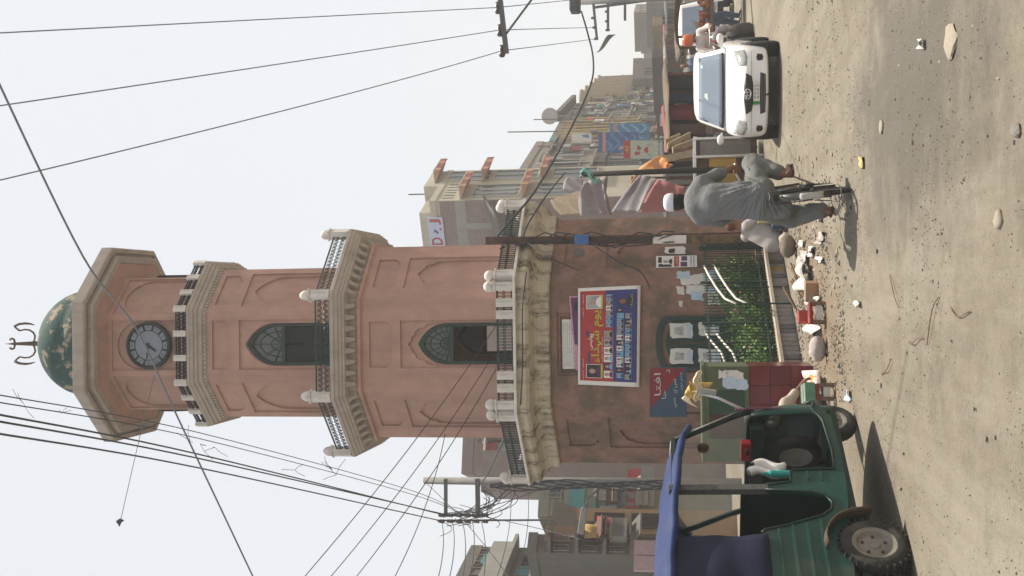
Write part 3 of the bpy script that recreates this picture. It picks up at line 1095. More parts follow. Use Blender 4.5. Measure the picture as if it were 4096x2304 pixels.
# the election style poster on the right hand face
mb = MB()
Fp, W_, H_ = quadF(G1(-.42, 1.93, -.012), G1(-.15, 1.93, -.012), G1(-.15, 1.28, -.012), G1(-.42, 1.28, -.012))
mb.m = WH
mb.plate([(0, 0), (W_, 0), (W_, H_), (0, H_)], [], Fp, 0, .003)
def pr(c, u0, u1, v0, v1, d=-.002):
    mb.m = c
    mb.plate([(u0 * W_, v0 * H_), (u1 * W_, v0 * H_), (u1 * W_, v1 * H_), (u0 * W_, v1 * H_)], [], Fp, d, d + .001)
pr(RE, .06, .94, .44, .56); pr(PU, .05, .45, .24, .40); pr(PU, .55, .95, .24, .38); pr(GY, .05, .95, .06, .09); pr(GY, .05, .95, .13, .16)
bust(mb, Fp, .5 * W_, .72 * H_, .5 * W_, .24 * H_, WH, GY, IN, IN, -.003)
pr(IN, .05, .3, .62, .94); pr(IN, .4, .9, .86, .95)
mb.m = WH
put_text(mb, shape('پولیس'), Fp, .5 * W_, .5 * H_, w=.6 * W_, h=.08 * H_, d=-.004)
tag(mb.build('poster', print_mats), 'tall white poster with a red band beside the bare upper wall', 'poster')
mb = MB()
mb.plate(ragged(-.02, 1.62, .17, .34, 5, .1), [], G1, -.012, -.008)
mb.m = 1
mb.plate(ragged(-.03, 1.68, .10, .10, 8, .2), [], G1, -.015, -.013)
tag(mb.build('poster', [M['paper'], M['ink']]), 'small white sheet pasted right of the tall red banded poster', 'poster')
def torn(Fk, lst, label):
    mb = MB()
    for i, (s, z, w_, h, c) in enumerate(lst):
        mb.m = c
        mb.plate(ragged(s, z, w_, h, i * 7 + int(s * 100), .22), [], Fk, -.010 - .003 * (i % 4), -.007 - .003 * (i % 4))
    return tag(mb.build('torn_poster', [M['paper'], M['paperblue'], M['pinkdirty_shade'], M['ink']]), label, 'poster')
torn(G1, [(-.72, 1.42, .20, .30, 0), (-.60, 1.50, .16, .22, 1), (-.70, 1.20, .24, .26, 0), (-.62, 1.02, .2, .2, 1), (-.72, .9, .16, .2, 0)], 'cluster of torn bills at the tower corner just right of its edge')
torn(G0, [(.84, 1.30, .13, .28, 0), (.83, 1.55, .12, .12, 0), (.74, 1.30, .16, .2, 1), (.70, 1.05, .2, .2, 0), (.80, 1.0, .14, .3, 1), (.62, 1.55, .09, .06, 0)], 'torn bluish and white bills between the door and the corner')
for i, (s, z, w_, h, lb) in enumerate([(.20, 1.55, .24, .36, 'blotched white poster high on the right door leaf'), (-.20, 1.55, .24, .36, 'white poster with a face high on the left door leaf'), (-.20, 1.12, .24, .34, 'white poster with a face low on the left door leaf'), (.22, 1.12, .22, .32, 'shredded white poster low on the right door leaf')]):
    mb = MB()
    mb.plate(ragged(s, z, w_, h, i + 40, .07), [], G0, -.045, -.040)
    mb.m = 1
    mb.plate(ragged(s, z + .03, w_ * .5, h * .4, i + 60, .2), [], G0, -.048, -.046)
    mb.m = 2
    mb.plate(ragged(s, z - .12, w_ * .8, .07, i + 80, .2), [], G0, -.050, -.048)
    tag(mb.build('poster', [M['paper'], print_mats[GY], M['paperblue']]), lb, 'poster')

# ------------------------------------------------------------------ planter: kerb of bricks on edge, green railing, shrubs
KA = gnd(3214, 1475); KB = gnd(3126, 985)
KC = Vector((KB.x + .50, KB.y + 2.3, 0))
planter = thing('planter_kerb', 'low kerb of bricks on edge under a cement coping, round the shrubs', 'kerb', (0, 0, 0))
cop = mat('cement_coping', (.36, .31, .25), .95, .12, 9, bump=.3, dirt=(.24, .2, .16), damt=.5, dsc=5)
bm_ = [mat('kerb_brick', (.22, .20, .185), .95, .2, 14, bump=.3, dirt=(.30, .26, .21), damt=.6, dsc=6), mat('kerb_brick_yellow', (.32, .21, .075), .9, .2, 14, bump=.3), mat('kerb_brick_dark', (.13, .125, .125), .95, .2, 14, bump=.3)]
kh = .26
mb = MB()
mb.bar(KA + Vector((-.02, .06, kh + .022)), KB + Vector((.0, .08, kh + .022)), .26, .044)
mb.bar(KB + Vector((-.08, .04, kh + .020)), KC + Vector((0, .04, kh + .020)), .24, .044)
mb.build('coping', cop, planter)
for A_, B_ in ((KA, KB), (KB, KC)):
    L_ = (B_ - A_).length
    n = int(L_ / .118)
    t = (B_ - A_).normalized()
    nn = Vector((t.y, -t.x, 0))
    for i in range(n):
        r_ = random.Random(i)
        p = A_ + t * ((i + .5) * L_ / n) - nn * (.10 - r_.uniform(-.006, .006)) + Vector((0, 0, kh / 2))
        mb = MB()
        mb.obb(p, (L_ / n - .010, .20, kh - .004), math.atan2(t.y, t.x), 0, r_.uniform(-.03, .03))
        c = 1 if i == int(n * .80) and A_ is KA else 2 if r_.random() < .25 else 0
        bevel(mb.build('brick', bm_[c], planter), .008, 1)
def railing(A_, B_, label, z0, z1, step=.088):
    t = (B_ - A_).normalized()
    L_ = (B_ - A_).length
    rl = thing('railing', label, 'railing', (A_.x, A_.y, 0), math.atan2(t.y, t.x), 'railings on the planter kerb')
    mb = MB()
    mb.box(0, L_, -.012, .012, z0 + .10, z0 + .125)
    mb.box(0, L_, -.012, .012, z1 - .06, z1 - .035)
    mb.box(0, L_, -.010, .010, z0 + .42, z0 + .435)
    mb.build('rail', M['greenp'], rl)
    mb = MB()
    mb.box(-.0055, .0055, -.0055, .0055, z0, z1)
    me = mb.mesh('bar', M['greenp'])
    mb = MB()
    mb.box(-.018, .018, -.018, .018, z0 - .05, z1 + .05)
    mp = mb.mesh('post', M['greenp'])
    n = int(L_ / step)
    for i in range(n + 1):
        if i % 14 == 0 or i == n:
            inst('post', mp, rl, (i * L_ / n, 0, 0))
        else:
            inst('bar', me, rl, (i * L_ / n, 0, 0))
    return rl
off = Vector((-.02, .14, 0))
railing(KA + off, KB + off, 'dark green railing along the front of the planter', .30, 1.33)
railing(KB + off + Vector((.03, .03, 0)), KC + off, 'dark green railing on the side of the planter beside the pole', .30, 1.33)
def pipe_rail(pts, label):
    o = thing('handrail', label, 'handrail', (0, 0, 0), 0, 'white stair handrails')
    for dz in (0, -.17):
        mb = MB()
        mb.smooth = True
        q = [Vector(p) + Vector((0, 0, dz)) for p in pts]
        mb.tube(q, .018, 6)
        mb.build('pipe', M['whitep'], o)
    mb = MB()
    for p in (pts[0], pts[len(pts) // 2], pts[-1]):
        mb.tube([Vector(p), Vector((p[0], p[1], .02))], .014, 6)
    mb.build('upright', M['greenp'], o)
    return o
pipe_rail([at(2816, 1064, 18.37), at(2835, 1100, 17.93), at(2865, 1150, 17.49), at(2900, 1195, 17.05), at(2945, 1215, 16.72)], 'white curved pipe handrail behind the right half of the railing')
pipe_rail([at(2812, 1300, 18.15), at(2820, 1330, 17.71), at(2850, 1370, 17.16), at(2885, 1410, 16.61), at(2900, 1450, 16.17)], 'white curved pipe handrail in front of the dark green door')

leafm = [mat('leaf_green', (.13, .25, .05), .55, .3, 9, spec=.3), mat('leaf_dark', (.07, .145, .036), .6, .3, 9, spec=.3), mat('leaf_yellow', (.19, .26, .06), .55, .25, 9, spec=.3)]
flow = mat('pink_flower', (.5, .12, .22), .7, .2, 9)
def shrub(loc, rx, ry, h, n, seed, label, flowers=0):
    r_ = random.Random(seed)
    o = thing('shrub', label, 'shrub', loc, 0, 'shrubs behind the railing')
    mb = MB()
    tips = []
    for i in range(9):
        a = r_.uniform(0, 6.28)
        q = r_.random() ** .5
        tp = Vector((rx * q * math.cos(a), ry * q * math.sin(a), h * r_.uniform(.55, .98)))
        b_ = Vector((rx * .3 * q * math.cos(a), ry * .3 * q * math.sin(a), 0))
        mid = b_.lerp(tp, .5) + Vector((0, 0, .08 * h))
        mb.tube([b_, mid, tp], [.012, .008, .004], 4)
        tips += [tp, mid, b_.lerp(tp, .75)]
    mb.build('stem', M['wood'], o)
    mb = MB()
    for i in range(n):
        c = r_.choice(tips)
        g_ = r_.gauss
        p = c + Vector((g_(0, rx * .22), g_(0, ry * .22), g_(0, h * .11)))
        if p.z < .03: p.z = r_.uniform(.05, h * .5)
        l = r_.uniform(.03, .065)
        ax = Vector((r_.uniform(-1, 1), r_.uniform(-1, 1), r_.uniform(-.3, .9))).normalized()
        up = Vector((r_.uniform(-.6, .6), r_.uniform(-.6, .6), 1)).normalized()
        sd = ax.cross(up).normalized() * l * .38
        mb.m = 0 if r_.random() < .5 else (1 if r_.random() < .6 else 2)
        mb.add([p, p + ax * l * .45 + sd, p + ax * l, p + ax * l * .45 - sd + Vector((0, 0, .004))], [(0, 1, 2), (0, 2, 3)])
    mb.build('foliage', leafm, o)
    if flowers:
        mb = MB()
        for i in range(flowers):
            c = r_.choice(tips)
            mb.ball(c + Vector((r_.gauss(0, .1), r_.gauss(0, .1), .05)), .02, 6, 4)
        mb.build('flower', flow, o)
    return o
def kp(u, back): 
    t = (KB - KA).normalized()
    return KA.lerp(KB, u) + Vector((-t.y, t.x, 0)) * back + Vector((0, 0, .02))
for i, (u, bk, rx, h, n, lb, fl) in enumerate([(.96, .45, .36, 1.0, 2200, 'dark leafy shrub in the planter corner next to the pole', 0), (.80, .45, .36, 1.08, 2400, 'tallest bushy green shrub near the right end of the railing', 0), (.64, .45, .34, .95, 2000, 'dense green shrub with pink flowers behind the middle of the railing', 7),
        (.47, .42, .32, .86, 1700, 'yellowish green shrub in front of the torn bills', 5), (.30, .42, .32, .72, 1600, 'low green shrub in front of the right door leaf', 2), (.13, .42, .34, .70, 1600, 'low bright shrub at the railing end next to the maroon tiled counter', 1),
        (.75, 1.2, .40, .95, 1500, 'pale shrub standing against the tower foot', 3), (.40, 1.2, .40, .6, 1300, 'short shrub between the door and the front shrubs', 0)]):
    shrub(kp(u, bk), rx, rx * .8, h, n, 100 + i, lb, fl)
mb = MB()
p0, p1, p2 = KA, KB, KC
mb.add([p0 + Vector((.02, .2, .012)), p1 + Vector((-.05, .2, .012)), p2 + Vector((-.2, .2, .012)), Vector((TX + 2.0, TY - 1.5, .012)), Vector((TX - 1.1, TY - 2.3, .012)), Vector((p0.x - .4, p0.y + 2.0, .012))], [(0, 1, 2, 3, 4, 5)])
tag(mb.build('soil_bed', mat('planter_soil', (.09, .065, .045), .95, .3, 8, bump=.5)), kind='structure')

# ------------------------------------------------------------------ tiled counter left of the door and the painted board above it
cx = gnd(3254, 1466)
ck = thing('tiled_counter', 'green painted counter with maroon tiled lower half left of the planter', 'counter', (cx.x, cx.y, 0))
gp = mat('olive_green_paint', (.065, .085, .038), .6, .2, 5, dirt=(.12, .12, .09), damt=.4, dsc=3)
gd = mat('deep_green_paint', (.018, .05, .035), .5, .2, 5)
mar = [mat('maroon_tile', (.12, .012, .018), .22, .12, 4, spec=.5), mat('maroon_tile_dark', (.09, .010, .014), .25, .12, 4, spec=.5)]
ht = at(2804, 1466, cx.y).z
hm = at(2995, 1466, cx.y).z
wd = 1.25
mb = MB()
mb.box(-wd, -.01, .012, .8, 0, ht - .05)
mb.build('core', gd, ck)
mb = MB()
mb.box(-wd - .03, .02, -.02, .83, ht - .05, ht)
bevel(mb.build('counter_top', gp, ck), .008)
mb = MB()   # painted upper frame round a dark recess
Fq = lambda s, z, d: Vector((s, d, z))
mb.plate([(-wd, hm), (0, hm), (0, ht - .052), (-wd, ht - .052)], [[(-.95, hm + .06), (-.31, hm + .06), (-.31, ht - .10), (-.95, ht - .10)]], Fq, -.012, .012)
mb.box(-.008, .002, .013, .8, hm, ht - .052)
mb.build('upper_panel', gp, ck)
mb = MB()
mb.box(-.93, -.63, .008, .0118, hm + .07, ht - .12)
mb.build('shutter', mat('brown_shutter', (.05, .02, .018), .6, .2, 6), ck)
tl_ = hm / 3
for j in range(3):
    for i in range(5):
        mb = MB()
        mb.box(-.25 * (i + 1) + .003, -.25 * i - .003, -.004, .011, tl_ * j + .003, tl_ * (j + 1) - .003)
        bevel(mb.build('tile', mar[(i + j) % 2], ck), .002, 1)
    for i in range(3):
        mb = MB()
        mb.box(-.009, .006, .013 + .262 * i + .003, .013 + .262 * (i + 1) - .003, tl_ * j + .003, tl_ * (j + 1) - .003)
        mb.build('tile', mar[(i + j) % 2], ck)
mb = MB()
for i, (x, z, w_, h) in enumerate([(-.10, .82, .13, .16), (-.20, .86, .14, .2), (-.15, .72, .2, .12), (-.23, .70, .12, .16), (-.1, .95, .1, .1)]):
    mb.m = i % 2
    mb.plate(ragged(cx.x + x, z + .22, w_, h, i + 200, .3), [], lambda s, zz, d: Vector((s, cx.y + d, zz)), -.020 - .004 * i, -.017 - .004 * i)
tag(mb.build('torn_poster', [M['paper'], M['paperblue']]), 'crumpled white bills pasted on the green painted counter', 'poster')

dS = 15.7
F, W_, H_ = quadF(at(2599, 1668, dS), at(2599, 1470, dS), at(2746, 1470, dS), at(2748, 1668, dS))
sb = thing('painted_board', 'red and blue painted metal board with white hand lettering over the counter', 'sign board', (0, 0, 0))
mb = MB()
mb.plate([(0, 0), (W_, 0), (W_, H_), (0, H_)], [], F, 0, .02)
mb.build('panel', mat('board_blue', (.035, .065, .11), .6, .25, 6), sb)
mb = MB()
mb.plate([(.16 * W_, H_ * .985), (.985 * W_, .04 * H_), (.985 * W_, .985 * H_)][::1], [], F, -.003, 0)
mb.build('red_corner', mat('board_red', (.19, .018, .025), .6, .25, 6), sb)
mb = MB()
put_text(mb, shape('افتا'), F, .66 * W_, .79 * H_, w=.46 * W_, h=.17 * H_, d=-.006, bold=.005)
put_text(mb, shape('د'), F, .92 * W_, .50 * H_, w=.08 * W_, h=.1 * H_, d=-.006)
put_text(mb, shape('حا'), F, .45 * W_, .62 * H_, w=.16 * W_, h=.12 * H_, d=-.006)
put_text(mb, shape('بس پر'), F, .62 * W_, .30 * H_, w=.3 * W_, h=.11 * H_, d=-.006)
put_text(mb, shape('جنس'), F, .3 * W_, .32 * H_, w=.2 * W_, h=.11 * H_, d=-.006)
put_text(mb, shape('قلم نور'), F, .72 * W_, .14 * H_, w=.36 * W_, h=.09 * H_, d=-.006)
mb.build('lettering', mat('faded_white_paint', (.42, .43, .42), .8, .3, 30), sb)
mb = MB()
for u in (.08, .92):
    p = F(u * W_, 0, .03)
    mb.bar(p + Vector((0, 0, H_)), Vector((p.x, p.y, 0)), .04)
mb.build('post', M['rust'], sb)
# ------------------------------------------------------------------ green auto rickshaw with blue canvas roof
rk = thing('auto_rickshaw', 'dark green three wheeled rickshaw with blue canvas roof', 'auto rickshaw', (0, 0, 0), R(-29))
_fw = gnd(3430, 1720)
_h = Vector((math.sin(R(29)), math.cos(R(29)), 0))
rk.location = _fw - _h * 2.15 * 1.1
rk.scale = (1.1, 1.1, 1.1)
rg = mat('rickshaw_green', (.008, .052, .040), .4, .2, 5, spec=.3, bump=.12, bsc=5, dirt=(.075, .068, .048), damt=.75, dsc=2.6)
rgd = mat('rickshaw_green_dark', (.005, .020, .016), .4, .2, 5)
tarp = mat('blue_canvas', (.005, .020, .095), .6, .15, 4, spec=.25, bump=.15, bsc=12, dirt=(.035, .055, .11), damt=.5, dsc=3)
navy = mat('navy_canvas', (.003, .007, .030), .7, .15, 5, bump=.2, bsc=20)
seatm = mat('black_seat', (.02, .017, .016), .5, .2, 12)
grey_t = mat('grey_tape', (.085, .085, .082), .8, .25, 25, bump=.3)
rubber = mat('tyre_rubber', (.028, .027, .025), .9, .2, 15, dirt=(.12, .105, .085), damt=.6, dsc=5)
rim = mat('dusty_rim', (.21, .19, .16), .7, .25, 12, metal=.1, dirt=(.15, .13, .105), damt=.5, dsc=8)
clear = mat('clear_glass', (.75, .8, .8), .05, .05, 5, spec=.5, alpha=.12)
sp_ = [(-.80, .40), (-.3, .40), (.3, .36), (.6, .33), (1.05, .32), (1.5, .34), (1.70, .45), (1.60, .48), (1.45, .41), (1.05, .385), (.82, .395), (.80, .70), (.78, .72), (.66, .73), (.62, .92), (.56, .92), (.55, .60), (.52, .50), (.44, .455), (.36, .47), (.29, .54), (.23, .68), (.17, .82), (.13, .95), (.10, .975), (-.80, .975)]
for s in (-1, 1):
    mb = MB()
    Fq = lambda y, z, d, s=s: Vector((s * (.62 - d), y, z))
    p = sp_ if s > 0 else sp_
    mb.plate(p, [], Fq, 0, .03)
    if s < 0:
        mb.f = [tuple(reversed(f)) for f in mb.f]
    pn = mb.build('side_panel', rg, rk)
    mb = MB()
    for z, y0, y1 in ((.56, -.78, .25), (.66, -.78, .21), (.76, -.78, .18), (.86, -.78, .14)):
        mb.box(min(s * .615, s * .632), max(s * .615, s * .632), y0, y1, z - .008, z + .008)
    for z in (.50, .60):
        mb.box(min(s * .615, s * .630), max(s * .615, s * .630), .68, .79, z - .006, z + .006)
    mb.build('rib', rg, pn)
    mb = MB()
    mb.smooth = True
    mb.tube([Vector((s * .622, y, z)) for y, z in sp_[6:25]], .012, 6)
    mb.build('door_edge', rgd, pn)
mb = MB()
mb.box(-.60, .60, -.78, 1.62, .29, .34)
mb.box(-.45, .45, -.6, .35, .12, .29)
mb.build('floor_pan', rgd, rk)
mb = MB()
mb.box(-.62, .62, -.82, -.785, .36, 1.0)
mb.build('tail_panel', rg, rk)
# rounded nose
def nose(u, v):
    a = (u - .5) * 2
    z = .30 + .66 * v
    bul = [-.10, -.02, .02, .02, -.02, -.10]
    i = min(4, int(v * 5)); b = lerp(bul[i], bul[i + 1], v * 5 - i)
    return Vector((.60 * math.sin(a * math.pi / 2) * (1 - .08 * v), 1.60 + (.36 + b) * abs(math.cos(a * math.pi / 2)) ** .8, z))
mb = MB(); mb.smooth = True
mb.sheet(nose, 20, 10, -.02)
mb.build('nose_shell', rg, rk)
mb = MB(); mb.smooth = True
mb.sheet(lambda u, v: Vector(((u - .5) * 1.06 * (1 - .0 * v), lerp(1.62 + .30 * math.cos((u - .5) * math.pi) ** .8, 1.56, v), lerp(.95, .99, v))), 14, 4, .02)
mb.build('cowl', rg, rk)
# windscreen
mb = MB(); mb.smooth = True
for s in (-1, 1):
    mb.tube([Vector((s * .53, 1.70, .94)), Vector((s * .52, 1.60, 1.14)), Vector((s * .50, 1.30, 1.60))], .026, 8)
mb.tube([Vector((-.50, 1.30, 1.60)), Vector((0, 1.36, 1.63)), Vector((.50, 1.30, 1.60))], .026, 8)
mb.tube([Vector((-.53, 1.70, .95)), Vector((0, 1.76, .97)), Vector((.53, 1.70, .95))], .02, 8)
mb.build('windscreen_frame', rgd, rk)
mb = MB()
mb.sheet(lambda u, v: Vector((lerp(-.52, .52, u), lerp(1.68, 1.31, v) + .05 * math.sin(math.pi * u), lerp(.97, 1.59, v))), 8, 4, .004)
mb.build('windscreen', clear, rk)
mb = MB(); mb.smooth = True
for s in (-1, 1):
    mb.tube([Vector((s * .545, 1.655, 1.06)), Vector((s * .545, 1.50, 1.28)), Vector((s * .53, 1.36, 1.50))], .008, 5)
mb.build('chrome_strip', M['steel'], rk)
mb = MB()
mb.smooth = True
for i in range(34):
    t = i / 33
    mb.ball((.56 - .0 * t, 1.665 + .02 * math.sin(t * 3), lerp(1.08, .50, t)), .011, 6, 4)
mb.build('beaded_trim', mat('purple_beads', (.16, .05, .10), .4, .3, 30), rk)
# canvas roof and rear curtains
def roof(u, v):
    y = lerp(-.86, 1.42, v)
    w_ = .66 - .10 * max(0, (v - .6) / .4) ** 1.5
    x = (u - .5) * 2
    zc = lerp(1.78, 1.68, v ** 1.5) + .006 * math.sin(v * 26)
    drop = .15 * abs(x) ** 2.6
    if v > .93: zc -= .05 * (v - .93) / .07
    return Vector((w_ * x * (1.0 - .0), y, zc - drop + .003 * math.sin(u * 40 + v * 9)))
mb = MB(); mb.smooth = True
mb.sheet(roof, 24, 30, .018)
mb.build('canvas_roof', tarp, rk)
mb = MB(); mb.smooth = True
for s in (-1, 1):
    mb.tube([roof(0 if s < 0 else 1, i / 14) + Vector((0, 0, -.012)) for i in range(15)], .026, 8)
mb.build('roof_hem', tarp, rk)
for s in (-1, 1):
    mb = MB(); mb.smooth = True
    def cur(u, v, s=s):
        z = lerp(.935, 1.63, v)
        yf = .06 - .02 * v - .16 * max(0, (v - .75) / .25) ** 2
        return Vector((s * (.635 + .012 * math.sin(u * 9 + v * 4) + .008 * math.sin(v * 15)), lerp(-.86, yf, u), z))
    mb.sheet(cur, 14, 14, .012 * s)
    mb.build('side_curtain', navy, rk)
mb = MB(); mb.smooth = True
mb.sheet(lambda u, v: Vector((lerp(-.64, .64, u), -.86 - .02 * math.sin(v * 3), lerp(.93, 1.63 + .13 * math.sin(math.pi * u), v))), 12, 8, -.012)
mb.build('rear_curtain', navy, rk)
# pillars
for s in (-1, 1):
    mb = MB()
    mb.bar((s * .605, .59, .90), (s * .60, .57, 1.63), .05, .06)
    mb.build('pillar', grey_t, rk)
    mb = MB()
    mb.bar((s * .60, .08, .95), (s * .60, .06, 1.62), .03, .03)
    if s < 0: mb.build('rear_pillar', rgd, rk)
    mb = MB()
    mb.bar((s * .56, .58, 1.60), (s * .52, 1.30, 1.60), .03, .03)
    mb.build('roof_bow', rgd, rk)
# inside
mb = MB()
mb.box(-.612, -.602, .05, .60, .95, 1.62)
mb.box(-.55, .55, -.70, -.69, .95, 1.60)
mb.build('lining', mat('black_lining', (.008, .008, .010), .9, .2, 6), rk)['kind'] = 'stuff'
mb = MB()
mb.box(-.58, .58, -.55, .02, .34, .66)
bevel(mb.build('passenger_seat', seatm, rk), .04, 3)
mb = MB()
mb.box(-.58, .58, -.68, -.52, .62, 1.12)
bevel(mb.build('seat_back', seatm, rk), .04, 3)
mb = MB()
mb.box(-.42, .46, .64, 1.0, .34, .70)
bevel(mb.build('driver_seat', seatm, rk), .04, 3)
mb = MB()
mb.box(-.58, .58, .575, .60, .34, 1.10)
mb.build('partition', rgd, rk)
mb = MB(); mb.smooth = True
mb.tube([(0, 1.70, .34), (0, 1.52, .98)], .03, 8)
mb.tube([(-.36, 1.38, 1.0), (-.2, 1.48, 1.0), (.2, 1.48, 1.0), (.36, 1.38, 1.0)], .018, 6)
mb.build('handlebar', M['black'], rk)
mb = MB()
mb.box(-.48, .48, 1.50, 1.62, .86, .97)
mb.build('dashboard', rgd, rk)
mb = MB(); mb.smooth = True
mb.lathe([(.001, 1.335), (.045, 1.335), (.05, 1.35), (.03, 1.37), (.001, 1.37)], 14, (.40, 0, 1.36), 'y')
mb.build('horn', mat('brown_horn', (.10, .05, .03), .4, .2, 9), rk)
def wheel(name, r, w_, loc, parent, tm=None):
    root = MB(); root.smooth = True
    root.lathe([(r * .64, -w_ * .42), (r * .80, -w_ * .5), (r * .95, -w_ * .42), (r, -w_ * .2), (r, w_ * .2), (r * .95, w_ * .42), (r * .80, w_ * .5), (r * .64, w_ * .42)], 28, (0, 0, 0), 'x', 0.0, False)
    o = root.build(name, tm or rubber, parent, loc)
    m2 = MB()
    m2.lathe([(.001, w_ * .30), (r * .16, w_ * .30), (r * .2, w_ * .2), (r * .45, w_ * .14), (r * .52, w_ * .34), (r * .645, w_ * .42), (r * .645, -w_ * .42), (r * .52, -w_ * .34), (r * .3, -w_ * .2), (.001, -w_ * .2)], 24, (0, 0, 0), 'x')
    m2.build('rim', rim, o)
    m2 = MB()
    m2.lathe([(.012, w_ * .14), (.012, w_ * .24), (.001, w_ * .25)], 6, (0, 0, 0), 'x')
    bo = m2.mesh('wheel_bolt', M['rust'])
    for i in range(5):
        a = 2 * math.pi * i / 5
        inst('wheel_bolt', bo, o, (0, math.cos(a) * r * .34, math.sin(a) * r * .34))
    return o
wheel('rear_wheel', .235, .12, (.595, 0, .232), rk)
wheel('rear_wheel', .235, .12, (-.61, 0, .232), rk)
wheel('front_wheel', .232, .11, (0, 2.24, .230), rk)
sw_ = wheel('spare_wheel', .21, .10, (.22, 1.52, .60), rk, M['black'])
sw_.rotation_euler = (0, 0, R(72))
mb = MB(); mb.smooth = True
mb.sheet(lambda u, v: Vector((lerp(-.085, .085, u), 2.24 + .27 * math.cos(lerp(.5, 2.9, v)), .22 + .27 * math.sin(lerp(.5, 2.9, v)) + .02 * math.sin(math.pi * u))), 6, 14, .008)
mb.build('mudguard', rg, rk)
mb = MB()
for s in (-1, 1):
    mb.bar((s * .075, 2.24, .22), (s * .075, 1.75, .48), .03)
mb.build('fork', rgd, rk)
flap = mat('brown_mudflap', (.075, .055, .04), .8, .25, 10, bump=.3)
for s in (-1, 1):
    mb = MB(); mb.smooth = True
    mb.sheet(lambda u, v, s=s: Vector((s * lerp(.52, .70, u), .305 * math.cos(lerp(-.12, 1.75, v)) + .01 * math.sin(u * 5), .235 + .305 * math.sin(lerp(-.12, 1.75, v)) + .015 * math.sin(u * 3))), 6, 8, .012)
    mb.build('mudflap', flap, rk)
# tread, lamps, frame of the back window, bags on the seat
mb = MB()
for k in range(30):
    a = 2 * math.pi * k / 30
    for s in (-1, 1):
        mb.obb((.595 + s * .03, .236 * math.cos(a), .232 + .236 * math.sin(a)), (.05, .012, .02), 0, a - math.pi / 2)
mb.build('tread', rubber, rk)['kind'] = 'stuff'
mb = MB()
mb.box(.621, .648, -.62, -.46, .60, .74)
bevel(mb.build('side_lamp', M['black'], rk), .01)
mb = MB(); mb.smooth = True
mb.lathe([(.001, .05), (.07, .04), (.085, .0), (.08, -.05), (.001, -.06)], 16, (.30, 1.93, .78), 'y')
mb.build('headlamp', M['steel'], rk)
mb = MB()
for a, b in (((-.45, -.66, 1.18), (.45, -.66, 1.18)), ((-.45, -.66, 1.50), (.45, -.66, 1.50)), ((-.45, -.66, 1.18), (-.45, -.66, 1.50)), ((.45, -.66, 1.18), (.45, -.66, 1.50))):
    mb.bar(a, b, .05)
mb.build('back_window_frame', mat('orange_brown_frame', (.28, .12, .04), .5, .2, 9), rk)
for i, (x, y, z, r) in enumerate(((.25, -.25, .66, .20), (-.15, -.30, .66, .24), (.42, -.05, .66, .13))):
    mb = MB(); mb.smooth = True
    mb.ball((0, 0, r), (r, r * .8, r), 14, 10)
    for k, v in enumerate(mb.v):
        q = n3(v[0] + i * 3, v[1], v[2], 7) * .25
        mb.v[k] = (v[0] * (1 + q), v[1] * (1 + q), max(0, v[2] * (1 + q)))
    ob = mb.build('bag', mat('dark_seat_bag_%d' % i, [(.03, .028, .03), (.05, .035, .03), (.03, .05, .05)][i], .8, .3, 8, bump=.4))
    ob.location = rk.location + Matrix.Rotation(R(-29), 3, 'Z') @ (Vector((x, y, z + .004)) * 1.1)
    tag(ob, ['black bag nearest the door on the rickshaw passenger seat', 'largest brown bag on the rickshaw passenger seat', 'small grey green bag at the front edge of the rickshaw seat'][i], 'bag', 'bags on the rickshaw seat')
# mirror on the far screen post with a rag tied round it
mb = MB(); mb.smooth = True
mb.tube([(.50, 1.72, .98), (.54, 1.86, 1.22), (.56, 1.90, 1.36)], .012, 6)
mb.build('mirror_arm', M['steel'], rk)
mb = MB()
mb.obb((.57, 1.90, 1.31), (.075, .02, .15), R(12), 0, R(10))
bevel(mb.build('wing_mirror', M['steel'], rk), .015, 2)
rag = mat('yellow_rag', (.62, .42, .12), .9, .15, 12)
def off_r(p): return rk.location + Matrix.Rotation(R(-29), 3, 'Z') @ (Vector(p) * 1.1)
mb = MB(); mb.smooth = True
mb.sheet(lambda u, v: off_r((.48 + .30 * u, 1.90 + .02 * math.sin(v * 6), 1.375 + .045 * v + .015 * math.sin(u * 11))), 12, 4, .012)
mb.m = 1
mb.sheet(lambda u, v: off_r((.50 + .12 * u + .10 * v, 1.89 + .03 * math.sin(u * 5), 1.40 + .10 * math.sin(math.pi * v) * (1 - u) + .06 * u)), 6, 10, .006)
mb.m = 0
mb.sheet(lambda u, v: off_r((.40 + .18 * v, 1.92, 1.40 + .12 * v * (1 - v) * 2 + .07 * (1 - u) * (1 - abs(2 * v - 1)))), 4, 8, .01)
mb.m = 1
mb.sheet(lambda u, v: off_r((.60 + .05 * u, 1.93, 1.30 + .10 * v - .04 * u)), 3, 5, .006)
tag(mb.build('cloth_rag', [mat('cream_rag', (.70, .60, .42), .9, .1, 12), rag]), 'yellow and cream rag tied on the rickshaw mirror', 'rag')
# things left inside
mb = MB(); mb.smooth = True
mb.sheet(lambda u, v: off_r((.46 + .05 * math.sin(u * 9), .92 + .13 * u + .03 * math.sin(v * 6), 1.0 - .24 * v + .03 * math.sin(u * 6))), 10, 10, .01)
tag(mb.build('hanging_cloth', M['whitecloth']), 'crumpled white cloth hanging behind the rickshaw handlebar', 'cloth')
mb = MB()
mb.lathe([(.03, 0), (.032, .02), (.032, .17), (.014, .20), (.014, .23), (.001, .232)], 10, off_r((.50, .90, .70)))
tag(mb.build('bottle', mat('teal_plastic', (.02, .30, .27), .35, .1, 5)), 'teal bottle standing on the rickshaw driver seat', 'bottle')
mb = MB()
c_ = off_r((.30, 1.45, 1.01))
mb.obb(c_, (.20, .07, .09), R(-29))
tag(bevel(mb.build('red_tin', mat('red_tin', (.30, .02, .015), .4, .1, 6)), .008), 'red tin lying on the rickshaw dashboard', 'tin')
